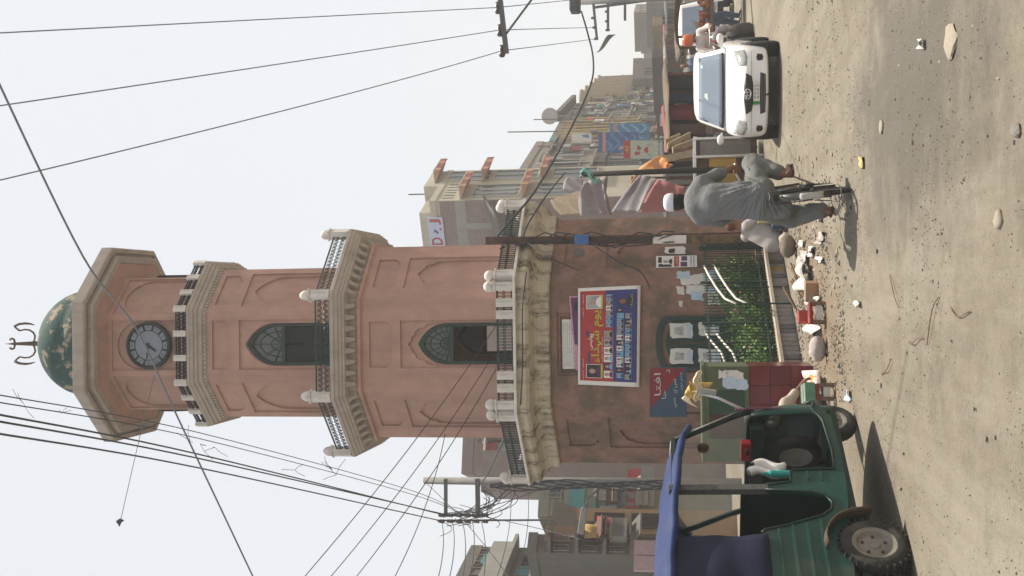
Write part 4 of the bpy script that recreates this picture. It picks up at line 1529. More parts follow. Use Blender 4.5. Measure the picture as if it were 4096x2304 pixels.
# ------------------------------------------------------------------ white hatchback
from mathutils.bvhtree import BVHTree
carp = mat('white_car_paint', (.74, .73, .72), .28, .02, 3, spec=.5, coat=.5, dirt=(.55, .52, .47), damt=.18, dsc=2)
blk = mat('black_plastic', (.012, .012, .013), .5, .2, 20)
glassm = mat('sky_toned_glass', (.11, .15, .20), .06, .1, 2, spec=1.0, coat=1.0)  # blue grey put into the base colour as reflected sky
lampm = mat('headlamp_lens', (.27, .28, .26), .08, .5, 9, spec=.8, coat=1.0)
chrome = mat('chrome', (.75, .75, .75), .15, .05, 9, metal=1.0)
def car_body(root):
    st = [(0.0, .52, .24, .50, .56), (-.03, .66, .21, .56, .62), (-.12, .765, .20, .65, .70), (-.30, .815, .19, .755, .795), (-.65, .83, .19, .845, .885), (-1.0, .835, .19, .895, .935), (-1.5, .835, .19, .915, .95), (-2.6, .835, .19, .925, .96), (-3.2, .82, .20, .93, .96), (-3.5, .78, .24, .91, .95), (-3.64, .68, .30, .80, .86)]
    rings = []
    for y, w_, zb, zs, zh in st:
        half = [(0, zb), (w_ * .86, zb), (w_ * .97, zb + .06), (w_, lerp(zb, zs, .45)), (w_, lerp(zb, zs, .75)), (w_ * .965, zs), (w_ * .80, lerp(zs, zh, .75)), (w_ * .4, zh)]
        fx = lambda x: y - .16 * (x / .83) ** 2 * max(0, 1 + y / 1.0)
        ring = [Vector((x, fx(x), z)) for x, z in half] + [Vector((0, y, zh))] + [Vector((-x, fx(x), z)) for x, z in reversed(half[1:])]
        rings.append(ring)
    mb = MB()
    mb.loft(rings)
    mb.f = [tuple(reversed(f)) for f in mb.f]
    return subd(mb.build('body', carp, root), 2)
def cabin_ring(hw, yf, yb, z, q=.12):
    pts = []
    for cx_, cy_, a0 in ((hw - q, yf - q, 0), (-hw + q, yf - q, 90), (-hw + q, yb + q, 180), (hw - q, yb + q, 270)):
        for i in range(5):
            a = R(a0 + 90 * i / 4)
            pts.append(Vector((cx_ + q * math.cos(a), cy_ + q * math.sin(a) + (.10 * (1 - (cx_ / hw) ** 2) if 0 else 0), z)))
    return pts
def make_car(label):
    root = thing('parked_car', label, 'car', (0, 0, 0))
    body = car_body(root)
    mb = MB(); mb.smooth = True
    mb.loft([cabin_ring(.765, -.95, -3.50, .88), cabin_ring(.745, -1.03, -3.48, .96), cabin_ring(.645, -1.62, -3.34, 1.36), cabin_ring(.60, -1.74, -3.26, 1.425), cabin_ring(.50, -1.92, -3.1, 1.463), cabin_ring(.28, -2.2, -2.9, 1.475)])
    mb.build('cabin', carp, root)
    dg = bpy.context.evaluated_depsgraph_get()
    bvh = BVHTree.FromObject(body, dg)
    def fr(x, z, off=.006):
        h = bvh.ray_cast(Vector((x, 1, z)), Vector((0, -1, 0)))
        return (h[0] + Vector((0, off, 0))) if h[0] is not None else Vector((x, -.3, z))
    def patch(name, poly, m_, n=8, off=.008, par=body, sm=True, th=.006):
        """polygon in (x,z) laid on the front of the body"""
        xs_ = [p[0] for p in poly]
        mb = MB(); mb.smooth = sm
        # rows between left and right chains
        top = poly[:len(poly) // 2]; bot = poly[len(poly) // 2:][::-1]
        def ch(c, u):
            t = u * (len(c) - 1); i = min(int(t), len(c) - 2); f = t - i
            return lerp(c[i][0], c[i + 1][0], f), lerp(c[i][1], c[i + 1][1], f)
        def fn(u, v):
            a, b = ch(bot, u), ch(top, u)
            return fr(lerp(a[0], b[0], v), lerp(a[1], b[1], v), off)
        mb.sheet(fn, n, 5, -th)
        return mb.build(name, m_, par)
    # windscreen
    def ws(u, v):
        x = (u - .5) * 2
        return Vector((x * lerp(.685, .575, v), lerp(-1.00, -1.665, v) + .055 * (1 - x * x) + .012, lerp(.955, 1.375, v) + .012))
    mb = MB(); mb.smooth = True
    mb.sheet(ws, 12, 6, .004)
    mb.f = mb.f
    mb.build('windscreen', glassm, root)
    mb = MB(); mb.smooth = True
    mb.tube([ws(u / 10, 0) + Vector((0, .012, .0)) for u in range(11)], .018, 5)
    mb.build('wiper', blk, root)
    for s in (-1, 1):
        mb = MB()
        P_ = lambda y, z: Vector((s * (lerp(.748, .648, (z - .96) / .40) + .006), y, z))
        for q in ([(-1.42, .985), (-1.78, 1.33), (-2.3, 1.34), (-2.3, .985)], [(-2.38, .985), (-2.38, 1.34), (-2.95, 1.33), (-3.2, 1.0)]):
            f_ = [(0, 1, 2, 3)] if s < 0 else [(3, 2, 1, 0)]
            mb.add([P_(*p) for p in q], f_)
        mb.build('side_window', glassm, root)
        mb = MB(); mb.smooth = True
        mb.ball((s * .93, -1.22, 1.00), (.10, .055, .065), 12, 8)
        mb.bar((s * .80, -1.22, .97), (s * .9, -1.22, .98), .04)
        mb.build('wing_mirror', carp, root)
        # headlamp
        patch('headlamp', [(s * .47, .715), (s * .60, .765), (s * .735, .80), (s * .745, .62), (s * .63, .575), (s * .49, .59)] if s > 0 else [(s * .735, .80), (s * .60, .765), (s * .47, .715), (s * .49, .59), (s * .63, .575), (s * .745, .62)], lampm, 8, .012)
        patch('fog_lamp', [(s * .56, .40), (s * .62, .42), (s * .68, .40), (s * .67, .32), (s * .62, .30), (s * .57, .32)] if s > 0 else [(s * .68, .40), (s * .62, .42), (s * .56, .40), (s * .57, .32), (s * .62, .30), (s * .67, .32)], blk, 6)
        for y in (-.72, -3.05):
            mb = MB()
            mb.lathe([(.001, s * .842), (.345, s * .842), (.345, s * .60)] if s > 0 else [(.345, s * .60), (.345, s * .842), (.001, s * .842)], 20, (0, y, .31), 'x')
            mb.build('wheel_arch', blk, root)
            o = wheel('wheel', .292, .18, (s * .775, y, .290), root)
    # grille, intake, plate, emblem
    patch('grille', [(-.36, .60), (-.12, .635), (.12, .635), (.36, .60), (.30, .50), (.10, .465), (-.10, .465), (-.30, .50)], blk, 12)
    mb = MB()
    for i in range(11):
        x = lerp(-.28, .28, i / 10)
        mb.bar(fr(x, .515, .016), fr(x, .60, .016), .006)
    for z in (.535, .565, .595):
        for i in range(10):
            mb.bar(fr(lerp(-.31, .31, i / 10), z, .016), fr(lerp(-.31, .31, (i + 1) / 10), z, .016), .006)
    mb.build('grille_mesh', mat('dark_grey_plastic', (.08, .08, .08), .4, .1, 9), body)
    c_ = fr(0, .575, .03)
    mb = MB(); mb.smooth = True
    mb.tube([c_ + Vector((.085 * math.cos(2 * math.pi * i / 20), 0, .06 * math.sin(2 * math.pi * i / 20))) for i in range(20)], .009, 6, closed=True)
    mb.tube([c_ + Vector((.035 * math.cos(2 * math.pi * i / 16), 0, .052 * math.sin(2 * math.pi * i / 16))) for i in range(16)], .007, 5, closed=True)
    mb.tube([c_ + Vector((.07 * math.cos(2 * math.pi * i / 16), 0, .028 + .022 * math.sin(2 * math.pi * i / 16))) for i in range(16)], .007, 5, closed=True)
    mb.build('emblem', chrome, body)
    patch('air_intake', [(-.36, .355), (0, .36), (.36, .355), (.33, .265), (0, .26), (-.33, .265)], blk, 12)
    mb = MB()
    for z in (.285, .31, .335):
        for i in range(8):
            mb.bar(fr(lerp(-.33, .33, i / 8), z, .014), fr(lerp(-.33, .33, (i + 1) / 8), z, .014), .007)
    mb.build('intake_slat', mat('grey_plastic', (.14, .14, .14), .4, .1, 9), body)
    q = fr(0, .41, .02)
    mb = MB()
    mb.box(-.19, .13, q.y, q.y + .012, .365, .475)
    mb.m = 1
    mb.box(.131, .19, q.y, q.y + .012, .365, .475)
    mb.m = 2
    for z in (.445, .395):
        for i in range(4):
            mb.box(-.16 + i * .065, -.115 + i * .065, q.y + .0121, q.y + .014, z - .014, z + .014)
    mb.build('number_plate', [M['whitep'], mat('plate_green', (.02, .22, .05), .5, .1, 5), print_mats[GY]], root)
    # hood and bumper seams, stickers on the screen
    mb = MB()
    for z in (.505,):
        for i in range(16):
            mb.bar(fr(lerp(-.72, .72, i / 16), z, .0035), fr(lerp(-.72, .72, (i + 1) / 16), z, .0035), .006)
    mb.build('bumper_seam', mat('seam_grey', (.25, .25, .25), .7, .1, 9), body)
    mb = MB()
    for u, v, a, b in ((.56, .62, .07, .12), (.62, .60, .03, .06), (.12, .82, .05, .08)):
        p = [ws(u + x, v + y) + Vector((0, .006, .004)) for x, y in ((0, 0), (a, 0), (a, b), (0, b))]
        mb.add(p, [(0, 1, 2, 3)])
    mb.build('window_sticker', mat('pale_sticker', (.35, .55, .45), .6, .2, 30), root)
    mb = MB()
    for i in range(1):
        mb.tube([Vector((.03, q.y - .01, .26)), Vector((.01, q.y + .01, .21)), Vector((.03, q.y - .02, .19))], .014, 6)
    mb.build('tow_hook', blk, root)
    return root
car1 = make_car('white hatchback facing the camera on the dusty road')
car1.scale = (.96, .96, .96)
car1.location = (3.20, 18.35, 0)
car1.rotation_euler = (0, 0, R(165.5))
# ------------------------------------------------------------------ people: one smooth surface per body, clothes as their own surfaces
def _cap(P, a, b, ra, rb):
    a, b = np.array(a, float), np.array(b, float)
    ab = b - a
    L2 = max(1e-9, float(ab @ ab))
    t = np.clip(((P - a) @ ab) / L2, 0, 1)
    return np.linalg.norm(P - a - t[..., None] * ab, axis=-1) - (ra + (rb - ra) * t)
def _ell(P, c, r, M3=None):
    q = P - np.array(c, float)
    if M3 is not None:
        q = q @ np.array(M3)
    r = np.array(r, float)
    k0 = np.linalg.norm(q / r, axis=-1)
    k1 = np.linalg.norm(q / (r * r), axis=-1)
    return np.where(k1 > 1e-9, k0 * (k0 - 1) / np.maximum(k1, 1e-9), -min(r))
def sdf_mesh(name, prims, mats, res=.014, k=.03, fold=None, cut=None, parent=None, smooth_n=2):
    """prims: ('c',a,b,ra,rb[,mat]) tapered limb or ('e',centre,radii[,mat,rot]); blended into one skin"""
    lo, hi = np.full(3, 1e9), np.full(3, -1e9)
    for p in prims:
        if p[0] == 'c':
            for q, r in ((p[1], p[3]), (p[2], p[4])):
                lo = np.minimum(lo, np.array(q) - r); hi = np.maximum(hi, np.array(q) + r)
        else:
            m = max(p[2]); lo = np.minimum(lo, np.array(p[1]) - m); hi = np.maximum(hi, np.array(p[1]) + m)
    lo -= 3 * res + .02; hi += 3 * res + .02
    n = np.ceil((hi - lo) / res).astype(int) + 1
    gx = [lo[i] + res * np.arange(n[i]) for i in range(3)]
    P = np.stack(np.meshgrid(*gx, indexing='ij'), -1)
    def ev(P):
        D = None; ds = []
        for p in prims:
            d = _cap(P, *p[1:5]) if p[0] == 'c' else _ell(P, p[1], p[2], p[4] if len(p) > 4 else None)
            ds.append(d)
            if D is None: D = d
            else:
                h = np.clip(.5 + .5 * (D - d) / k, 0, 1)
                D = D * (1 - h) + d * h - k * h * (1 - h)
        return D, ds
    D, _ = ev(P)
    if fold is not None: D = D + fold(P)
    if cut is not None: D = np.maximum(D, cut(P))
    ins = D < 0
    c = np.zeros(tuple(n - 1), int)
    for dx in (0, 1):
        for dy in (0, 1):
            for dz in (0, 1):
                c += ins[dx:n[0] - 1 + dx, dy:n[1] - 1 + dy, dz:n[2] - 1 + dz]
    act = (c > 0) & (c < 8)
    idx = -np.ones(act.shape, int)
    cells = np.argwhere(act)
    idx[act] = np.arange(len(cells))
    acc = np.zeros((len(cells), 3)); cnt = np.zeros(len(cells))
    corners = [(a, b, e) for a in (0, 1) for b in (0, 1) for e in (0, 1)]
    for i in range(8):
        for j in range(i + 1, 8):
            A_, B_ = np.array(corners[i]), np.array(corners[j])
            if np.abs(A_ - B_).sum() != 1: continue
            ia, ib = cells + A_, cells + B_
            da, db = D[tuple(ia.T)], D[tuple(ib.T)]
            cr = (da < 0) != (db < 0)
            t = np.where(cr, da / np.where(cr, da - db, 1), 0)
            acc += np.where(cr[:, None], A_ + t[:, None] * (B_ - A_), 0); cnt += cr
    V = lo + res * (cells + acc / np.maximum(cnt, 1)[:, None])
    faces = []
    for ax in range(3):
        o = [(1, 2), (2, 0), (0, 1)][ax]
        sl0 = [slice(None)] * 3; sl1 = [slice(None)] * 3
        sl0[ax] = slice(0, -1); sl1[ax] = slice(1, None)
        e0, e1 = ins[tuple(sl0)], ins[tuple(sl1)]
        ed = np.argwhere(e0 != e1)
        for q in ed:
            if q[o[0]] < 1 or q[o[1]] < 1 or q[o[0]] >= n[o[0]] - 1 or q[o[1]] >= n[o[1]] - 1: continue
            b = [q.copy() for _ in range(4)]
            b[1][o[0]] -= 1; b[2][o[0]] -= 1; b[2][o[1]] -= 1; b[3][o[1]] -= 1
            f = [idx[tuple(x)] for x in b]
            if min(f) < 0: continue
            faces.append(f if not e0[tuple(q)] else f[::-1])
    me = bpy.data.meshes.new(name)
    me.from_pydata(V.tolist(), [], faces)
    ml = mats if isinstance(mats, (list, tuple)) else [mats]
    for m in ml: me.materials.append(m)
    if len(ml) > 1:
        C_ = np.array([V[f].mean(0) for f in faces])
        _, ds = ev(C_)
        w_ = np.argmin(np.stack(ds), 0)
        pm = np.array([(p[5] if len(p) > 5 else 0) if p[0] == 'c' else (p[3] if len(p) > 3 else 0) for p in prims])
        me.polygons.foreach_set('material_index', pm[w_].tolist())
    me.polygons.foreach_set('use_smooth', [True] * len(faces))
    bm = bmesh.new(); bm.from_mesh(me)
    for _ in range(smooth_n):
        bmesh.ops.smooth_vert(bm, verts=bm.verts, factor=.35, use_axis_x=True, use_axis_y=True, use_axis_z=True)
    bm.to_mesh(me); bm.free()
    o = bpy.data.objects.new(name, me)
    return link(o, parent)
def V3(p): return np.array(p, float)
def hand(prims, wrist, dirv, thumb, up, s=1.0, curl=.6):
    """palm, four unequal bent fingers and a thumb from the side of the palm"""
    wv, d = V3(wrist), V3(dirv) / np.linalg.norm(dirv)
    t = V3(thumb) - d * (V3(thumb) @ d); t /= np.linalg.norm(t)
    u = np.cross(d, t)
    if u @ V3(up) < 0: u = -u
    kn = wv + d * .085 * s
    prims.append(('c', wv + t * .012 * s, kn + t * .022 * s, .021 * s, .016 * s))
    prims.append(('c', wv - t * .012 * s, kn - t * .022 * s, .021 * s, .015 * s))
    for i, (off, l) in enumerate(((.030, .072), (.010, .080), (-.010, .074), (-.030, .058))):
        a = kn + t * off * s
        b = a + (d * math.cos(curl) - u * math.sin(curl)) * l * .5 * s
        e = b + (d * math.cos(curl * 2.2) - u * math.sin(curl * 2.2)) * l * .5 * s
        prims += [('c', a, b, .0095 * s, .0085 * s), ('c', b, e, .0085 * s, .007 * s)]
    a = wv + d * .03 * s + t * .03 * s
    b = a + (t * .6 + d * .7) * .04 * s
    prims += [('c', a, b, .012 * s, .010 * s), ('c', b, b + (d * .9 + t * .1 - u * .3) * .03 * s, .010 * s, .008 * s)]
def head(prims, c, fwd, up, r=.10, hair=1, skin=0):
    """skull, jaw, nose, ears, lips, brow; hair handled as its own surface"""
    f = V3(fwd) / np.linalg.norm(fwd); u = V3(up) - f * (V3(up) @ f); u /= np.linalg.norm(u); s = np.cross(f, u)
    c = V3(c)
    M3 = np.stack([s, f, u], 1)
    prims.append(('e', c + u * .02 * r / .1, (.76 * r, .95 * r, 1.0 * r), skin, M3))
    prims.append(('e', c + f * .032 * r / .1 - u * .052 * r / .1, (.56 * r, .58 * r, .62 * r), skin, M3))
    prims.append(('c', c + f * .090 * r / .1 + u * .02 * r / .1, c + f * .112 * r / .1 - u * .022 * r / .1, .010 * r / .1, .016 * r / .1))
    for k_ in (-1, 1):
        prims.append(('e', c + s * k_ * .077 * r / .1 - f * .005, (.012 * r / .1, .024 * r / .1, .034 * r / .1), skin, M3))
        prims.append(('c', c + s * k_ * .014 * r / .1 + f * .093 * r / .1 + u * .028 * r / .1, c + s * k_ * .045 * r / .1 + f * .078 * r / .1 + u * .028 * r / .1, .010 * r / .1, .009 * r / .1))
    prims.append(('c', c - s * .02 * r / .1 + f * .087 * r / .1 - u * .058 * r / .1, c + s * .02 * r / .1 + f * .087 * r / .1 - u * .058 * r / .1, .010 * r / .1, .010 * r / .1))
    return f, u, s
def eyes(c, f, u, s, r, parent):
    for k_ in (-1, 1):
        mb = MB(); mb.smooth = True
        mb.ball(tuple(V3(c) + s * k_ * .031 * r / .1 + f * .083 * r / .1 + u * .008 * r / .1), .012 * r / .1, 8, 6)
        mb.build('eye', M['whitep'], parent)
grey_k = mat('grey_kameez', (.150, .153, .157), .9, .08, 10, bump=1.0, bsc=11)
grey_s = mat('grey_green_shalwar', (.135, .14, .13), .9, .1, 10, bump=1.0, bsc=13)
leather = mat('brown_sandal', (.05, .03, .02), .6, .2, 12)
capm = mat('white_skull_cap', (.62, .60, .66), .9, .05, 60, bump=.3, bsc=120)
skinm = M['skin']; hairm = M['hair']

# the cyclist, seen from behind
d0 = 11.0
gw = gnd(3398, 757)
pel, chest, neck = at(3035, 788, d0 + .16), at(2860, 802, d0 + .26), at(2775, 806, d0 + .38)
hd = at(2708, 809, d0 + .46)
shR, shL = at(2802, 736, d0 + .34), at(2802, 872, d0 + .34)
elR, elL = at(2868, 700, d0 + .46), at(2880, 884, d0 + .50)
haR, haL = at(2940, 664, d0 + .74), at(2945, 868, d0 + .72)
hiR, hiL = at(3040, 755, d0 + .18), at(3040, 822, d0 + .18)
knR, anR = at(3008, 652, d0 + .56), at(3132, 697, d0 + .32)
knL, anL = at(3165, 868, d0 + .50), at(3290, 842, d0 + .28)
rider = thing('person', 'man in grey shalwar kameez and white cap riding away on a bicycle', 'person', (gw.x, gw.y, 0))
def loc_(p): return V3(p) - V3((gw.x, gw.y, 0))
J = {k_: loc_(v) for k_, v in dict(pel=pel, chest=chest, neck=neck, hd=hd, shR=shR, shL=shL, elR=elR, elL=elL, haR=haR, haL=haL, hiR=hiR, hiL=hiL, knR=knR, anR=anR, knL=knL, anL=anL).items()}
pr_ = []
fh, uh, sh_ = head(pr_, J['hd'], (.12, 1, -.05), (0, .08, 1), .104)
pr_ += [('c', J['neck'] + V3((0, 0, -.06)), J['hd'] + V3((0, -.03, -.05)), .062, .055), ('c', J['chest'], J['neck'], .13, .09), ('c', J['pel'], J['chest'], .13, .14),
        ('c', J['neck'] - V3((0, 0, .06)), J['shR'], .06, .06), ('c', J['neck'] - V3((0, 0, .06)), J['shL'], .06, .06),
        ('c', J['shR'], J['elR'], .052, .042), ('c', J['elR'], J['haR'], .042, .028), ('c', J['shL'], J['elL'], .052, .042), ('c', J['elL'], J['haL'], .042, .028),
        ('c', J['pel'], J['hiR'], .12, .10), ('c', J['pel'], J['hiL'], .12, .10), ('c', J['hiR'], J['knR'], .085, .06), ('c', J['knR'], J['anR'], .058, .036),
        ('c', J['hiL'], J['knL'], .085, .06), ('c', J['knL'], J['anL'], .058, .036)]
ftR, ftL = J['anR'] + V3((.10, .20, -.075)), J['anL'] + V3((-.02, .21, -.07))
for an, ft in ((J['anR'], ftR), (J['anL'], ftL)):
    pr_ += [('c', an, an + V3((-.005, -.05, -.055)), .036, .036), ('c', an + V3((0, -.04, -.06)), ft, .036, .030)]
hand(pr_, J['haR'], (-.2, .9, -.1), (-1, 0, .2), (0, 0, 1)); hand(pr_, J['haL'], (.2, .9, -.1), (1, 0, .2), (0, 0, 1))
sdf_mesh('body', pr_, skinm, .0125, .022, parent=rider)
mb = MB(); mb.smooth = True
for an, ft in ((J['anR'], ftR), (J['anL'], ftL)):
    a = an + V3((0, -.085, -.098)); b = ft + V3((0, .03, -.034))
    d_ = Vector(b - a).normalized(); sd = d_.cross(Vector((0, 0, 1))).normalized()
    rg_ = []
    for t, w_ in ((0, .02), (.12, .038), (.4, .036), (.75, .048), (.95, .036), (1, .015)):
        p = Vector(a).lerp(Vector(b), t)
        rg_.append([p - sd * w_ - Vector((0, 0, .009)), p + sd * w_ - Vector((0, 0, .009)), p + sd * w_ + Vector((0, 0, .009)), p - sd * w_ + Vector((0, 0, .009))])
    m2 = MB(); m2.loft(rg_)
    m2.tube([Vector(lerp(a, b, .62)) + sd * .045, Vector(lerp(a, b, .58)) + Vector((0, 0, .07)), Vector(lerp(a, b, .62)) - sd * .045], .012, 5)
    m2.tube([Vector(lerp(a, b, .30)) + sd * .036, Vector(a) + Vector((0, -.012, .06)), Vector(lerp(a, b, .30)) - sd * .036], .010, 5)
    m2.build('sandal', leather, rider)
# kameez with folds pulled towards the raised knee
def fold_k(P):
    c = J['hiR'] + V3((.05, .1, .0))
    q = P - c
    ang = np.arctan2(q[..., 0] * 1.0, q[..., 2] + 1e-6)
    r = np.sqrt(q[..., 0] ** 2 + q[..., 2] ** 2)
    w_ = np.exp(-((r - .22) / .20) ** 2)
    a = np.sin(ang * 19 + 5 * r) + .6 * np.sin(ang * 33 - 9 * r + 1.3)
    b = np.sin((P[..., 2] * 26 + P[..., 0] * 14 + 2 * np.sin(P[..., 0] * 9))) * .0025
    return -.014 * w_ * (np.abs(a) * 1.2 - .6) + b + .004 * np.sin(P[..., 0] * 17 + P[..., 2] * 5 + np.sin(P[..., 2] * 11))
kz = [('c', J['pel'] + V3((0, 0, .02)), J['chest'], .168, .182), ('e', (J['chest'] + J['neck']) / 2 + V3((0, -.01, .02)), (.228, .14, .19)),
      ('c', J['shR'] - V3((0, 0, .02)), J['shL'] - V3((0, 0, .02)), .082, .082), ('c', J['neck'] - V3((0, 0, .07)), J['neck'] - V3((0, .0, -.005)), .09, .066),
      ('c', J['shR'], J['elR'], .070, .064), ('c', J['elR'], lerp(J['elR'], J['haR'], .30), .062, .052), ('c', J['shL'], J['elL'], .072, .068), ('c', J['elL'], lerp(J['elL'], J['haL'], .6), .066, .052),
      ('c', J['pel'], lerp(J['hiR'], J['knR'], .75), .15, .095), ('c', J['pel'] + V3((-.04, 0, -.02)), J['hiL'] + V3((-.03, .02, -.22)), .155, .11), ('e', J['pel'] + V3((-.03, .02, -.02)), (.19, .18, .17)),
      ('c', J['shL'] + V3((.06, 0, -.10)), J['hiL'] + V3((-.01, .02, .05)), .09, .125)]
sdf_mesh('kameez', kz, grey_k, .0115, .05, fold_k, parent=rider)
def fold_s(P):
    return .005 * np.sin(P[..., 2] * 38 + P[..., 0] * 22) * np.sin(P[..., 0] * 13 + 2) + .004 * np.sin(P[..., 0] * 45 + P[..., 2] * 9)
sz = [('c', J['hiR'], J['knR'], .120, .098), ('c', J['knR'], lerp(J['knR'], J['anR'], .82), .096, .084), ('c', J['hiL'], J['knL'], .145, .115), ('c', J['knL'], lerp(J['knL'], J['anL'], .95), .112, .085), ('e', J['pel'] + V3((0, 0, -.05)), (.19, .17, .13))]
sdf_mesh('shalwar', sz, grey_s, .0125, .04, fold_s, parent=rider)
hc = J['hd']
sdf_mesh('hair', [('e', hc + V3((0, -.012, .012)), (.088, .098, .098)), ('c', hc + V3((-.05, -.06, -.03)), hc + V3((.05, -.06, -.03)), .036, .036), ('c', hc + V3((-.03, -.05, -.07)), hc + V3((.03, -.05, -.07)), .035, .035)], hairm, .01, .03, cut=lambda P: P[..., 1] - (hc[1] + .055), parent=rider)
mb = MB(); mb.smooth = True
mb.lathe([(.094, .035), (.099, .04), (.097, .075), (.090, .108), (.070, .132), (.04, .142), (.001, .145)], 20, tuple(hc + V3((0, -.008, 0))))
mb.build('cap', capm, rider)
eyes(hc, fh, uh, sh_, .104, rider)

# the bicycle
bk = thing('bicycle', 'old black roadster bicycle with white rear mudguard tip under the rider in grey', 'bicycle', (gw.x, gw.y, 0))
lean = (at(3100, 786, d0) - gw); 
T_up = Vector((lean.x, lean.y * 0, lean.z)).normalized()
fwd = Vector((.13, 1, 0)).normalized()
side_ = fwd.cross(T_up).normalized()
def B(f, z, s=0.0): return fwd * f + T_up * z + side_ * s + Vector((0, 0, 0))
bframe = mat('bicycle_black', (.02, .02, .018), .4, .3, 20, spec=.5, dirt=(.12, .10, .07), damt=.6, dsc=12)
bsteel = mat('tarnished_steel', (.16, .155, .14), .5, .2, 20, metal=.6)
tyre = mat('bicycle_tyre', (.03, .028, .025), .9, .2, 20, dirt=(.15, .125, .09), damt=.6, dsc=14)
rw, wb = .345, 1.16
for nm, f0 in (('rear_wheel', .0), ('front_wheel', wb)):
    mb = MB(); mb.smooth = True
    mb.tube([B(f0 + rw * math.cos(2 * math.pi * i / 40), rw + .02 + rw * math.sin(2 * math.pi * i / 40)) for i in range(40)], .026, 8, closed=True)
    o = mb.build(nm, tyre, bk)
    mb = MB(); mb.smooth = True
    mb.tube([B(f0 + .315 * math.cos(2 * math.pi * i / 40), rw + .02 + .315 * math.sin(2 * math.pi * i / 40)) for i in range(40)], .013, 6, closed=True)
    mb.tube([B(f0, rw + .02, -.055), B(f0, rw + .02, .055)], .02, 8)
    mb.build('rim', bsteel, o)
    mb = MB()
    for i in range(32):
        a = 2 * math.pi * i / 32
        sg = .03 if i % 2 else -.03
        mb.bar(B(f0 + .015 * math.cos(a + 1.2), rw + .02 + .015 * math.sin(a + 1.2), sg), B(f0 + .31 * math.cos(a), rw + .02 + .31 * math.sin(a)), .0025)
    mb.build('spoke', bsteel, o)
    mb = MB(); mb.smooth = True
    a0, a1 = (.35, 3.5) if f0 == 0 else (.7, 3.6)
    mb.sheet(lambda u, v, f0=f0: B(f0 + .385 * math.cos(lerp(a0, a1, v)), rw + .02 + .385 * math.sin(lerp(a0, a1, v)) - .012 * (2 * u - 1) ** 2, (u - .5) * .07), 4, 22, .004)
    mg = mb.build('mudguard', bframe, bk)
    if f0 == 0:
        mb = MB(); mb.smooth = True
        mb.sheet(lambda u, v: B(.391 * math.cos(lerp(2.72, 3.3, v)), rw + .02 + .391 * math.sin(lerp(2.72, 3.3, v)) - .012 * (2 * u - 1) ** 2, (u - .5) * .066), 4, 8, .003)
        mb.build('white_tip', mat('dusty_white_tip', (.36, .35, .32), .7, .15, 30), mg)
bb, seat_c, ht_, hb_ = B(.46, .29), B(.26, .82), B(.92, .86), B(.95, .70)
mb = MB(); mb.smooth = True
for a, b, r in ((bb, seat_c, .016), (bb, hb_, .017), (seat_c, ht_, .014), (bb + side_ * .04, B(0, rw + .02, .06), .010), (bb - side_ * .04, B(0, rw + .02, -.06), .010), (seat_c, B(0, rw + .02, .06), .009), (seat_c, B(0, rw + .02, -.06), .009), (ht_, hb_, .019), (hb_ + side_ * .05, B(wb, rw + .02, .055), .012), (hb_ - side_ * .05, B(wb, rw + .02, -.055), .012), (seat_c, B(.235, .93), .013), (ht_, B(.89, .98), .013)):
    mb.tube([a, b], r, 8)
mb.build('frame', bframe, bk)
mb = MB(); mb.smooth = True
hR, hL = Vector(J['haR']), Vector(J['haL'])
mb.tube([hL + Vector((-.02, -.06, .0)), hL + Vector((.05, .06, .0)), B(.89, .99) + Vector((-.10, .04, 0)), B(.89, .99), B(.89, .99) + Vector((.10, .04, 0)), hR + Vector((-.05, .06, .0)), hR + Vector((.02, -.06, .0))], .012, 8)
mb.build('handlebar', M['steel'], bk)
mb = MB(); mb.smooth = True
mb.loft([[B(.08 + f, .95 + z_, s) for f, z_, s in ((0, .03, -w_), (0, .05, 0), (0, .03, w_), (0, -.035, w_ * .9), (0, -.035, -w_ * .9))] if False else [B(f, .94 + .03, -w_), B(f, .94 + .055, 0), B(f, .94 + .03, w_), B(f, .94 - .04, w_ * .85), B(f, .94 - .04, -w_ * .85)] for f, w_ in ((.06, .06), (.09, .10), (.16, .105), (.24, .07), (.34, .03), (.36, .015))])
mb.build('saddle', mat('tan_leather_saddle', (.16, .085, .035), .5, .2, 9), bk)
mb = MB(); mb.smooth = True
mb.lathe([(.085, -.004), (.09, 0), (.085, .004)], 20, (0, 0, 0), 'x')
o = mb.build('chainring', bframe, bk)
o.location = bb + side_ * .06
for nm, an, sg in (('pedal', J['anR'] + V3((.02, .10, -.10)), 1), ('pedal', J['anL'] + V3((0, .10, -.10)), -1)):
    mb = MB()
    mb.obb(Vector(an), (.09, .08, .02))
    mb.build(nm, M['black'], bk)
    mb = MB()
    mb.tube([bb + side_ * .07 * sg, Vector(an) - side_ * .03 * sg], .011, 6)
    mb.build('crank', M['steel'], bk)
mb = MB(); mb.smooth = True     # rear carrier and stand
for s in (-.055, 0, .055):
    mb.tube([B(-.28, .80, s), B(.16, .80, s)], .006, 5)
for f in (-.28, -.1, .1):
    mb.tube([B(f, .80, -.06), B(f, .80, .06)], .006, 5)
for s in (-.065, .065):
    mb.tube([B(-.2, .80, s * .9), B(0, rw + .02, s)], .006, 5)
mb.build('carrier', bframe, bk)
mb = MB(); mb.smooth = True
mb.tube([B(-.02, rw, .07), B(-.32, .16, .085), B(-.36, .13, .05), B(-.36, .13, -.05), B(-.32, .16, -.085), B(-.02, rw, -.07)], .007, 5)
mb.build('stand', bsteel, bk)
mb = MB()
mb.obb(B(.25, .37, .06), (.03, .46, .09), 0, 0, 0)
bevel(mb.build('chain_case', bframe, bk), .02, 2)

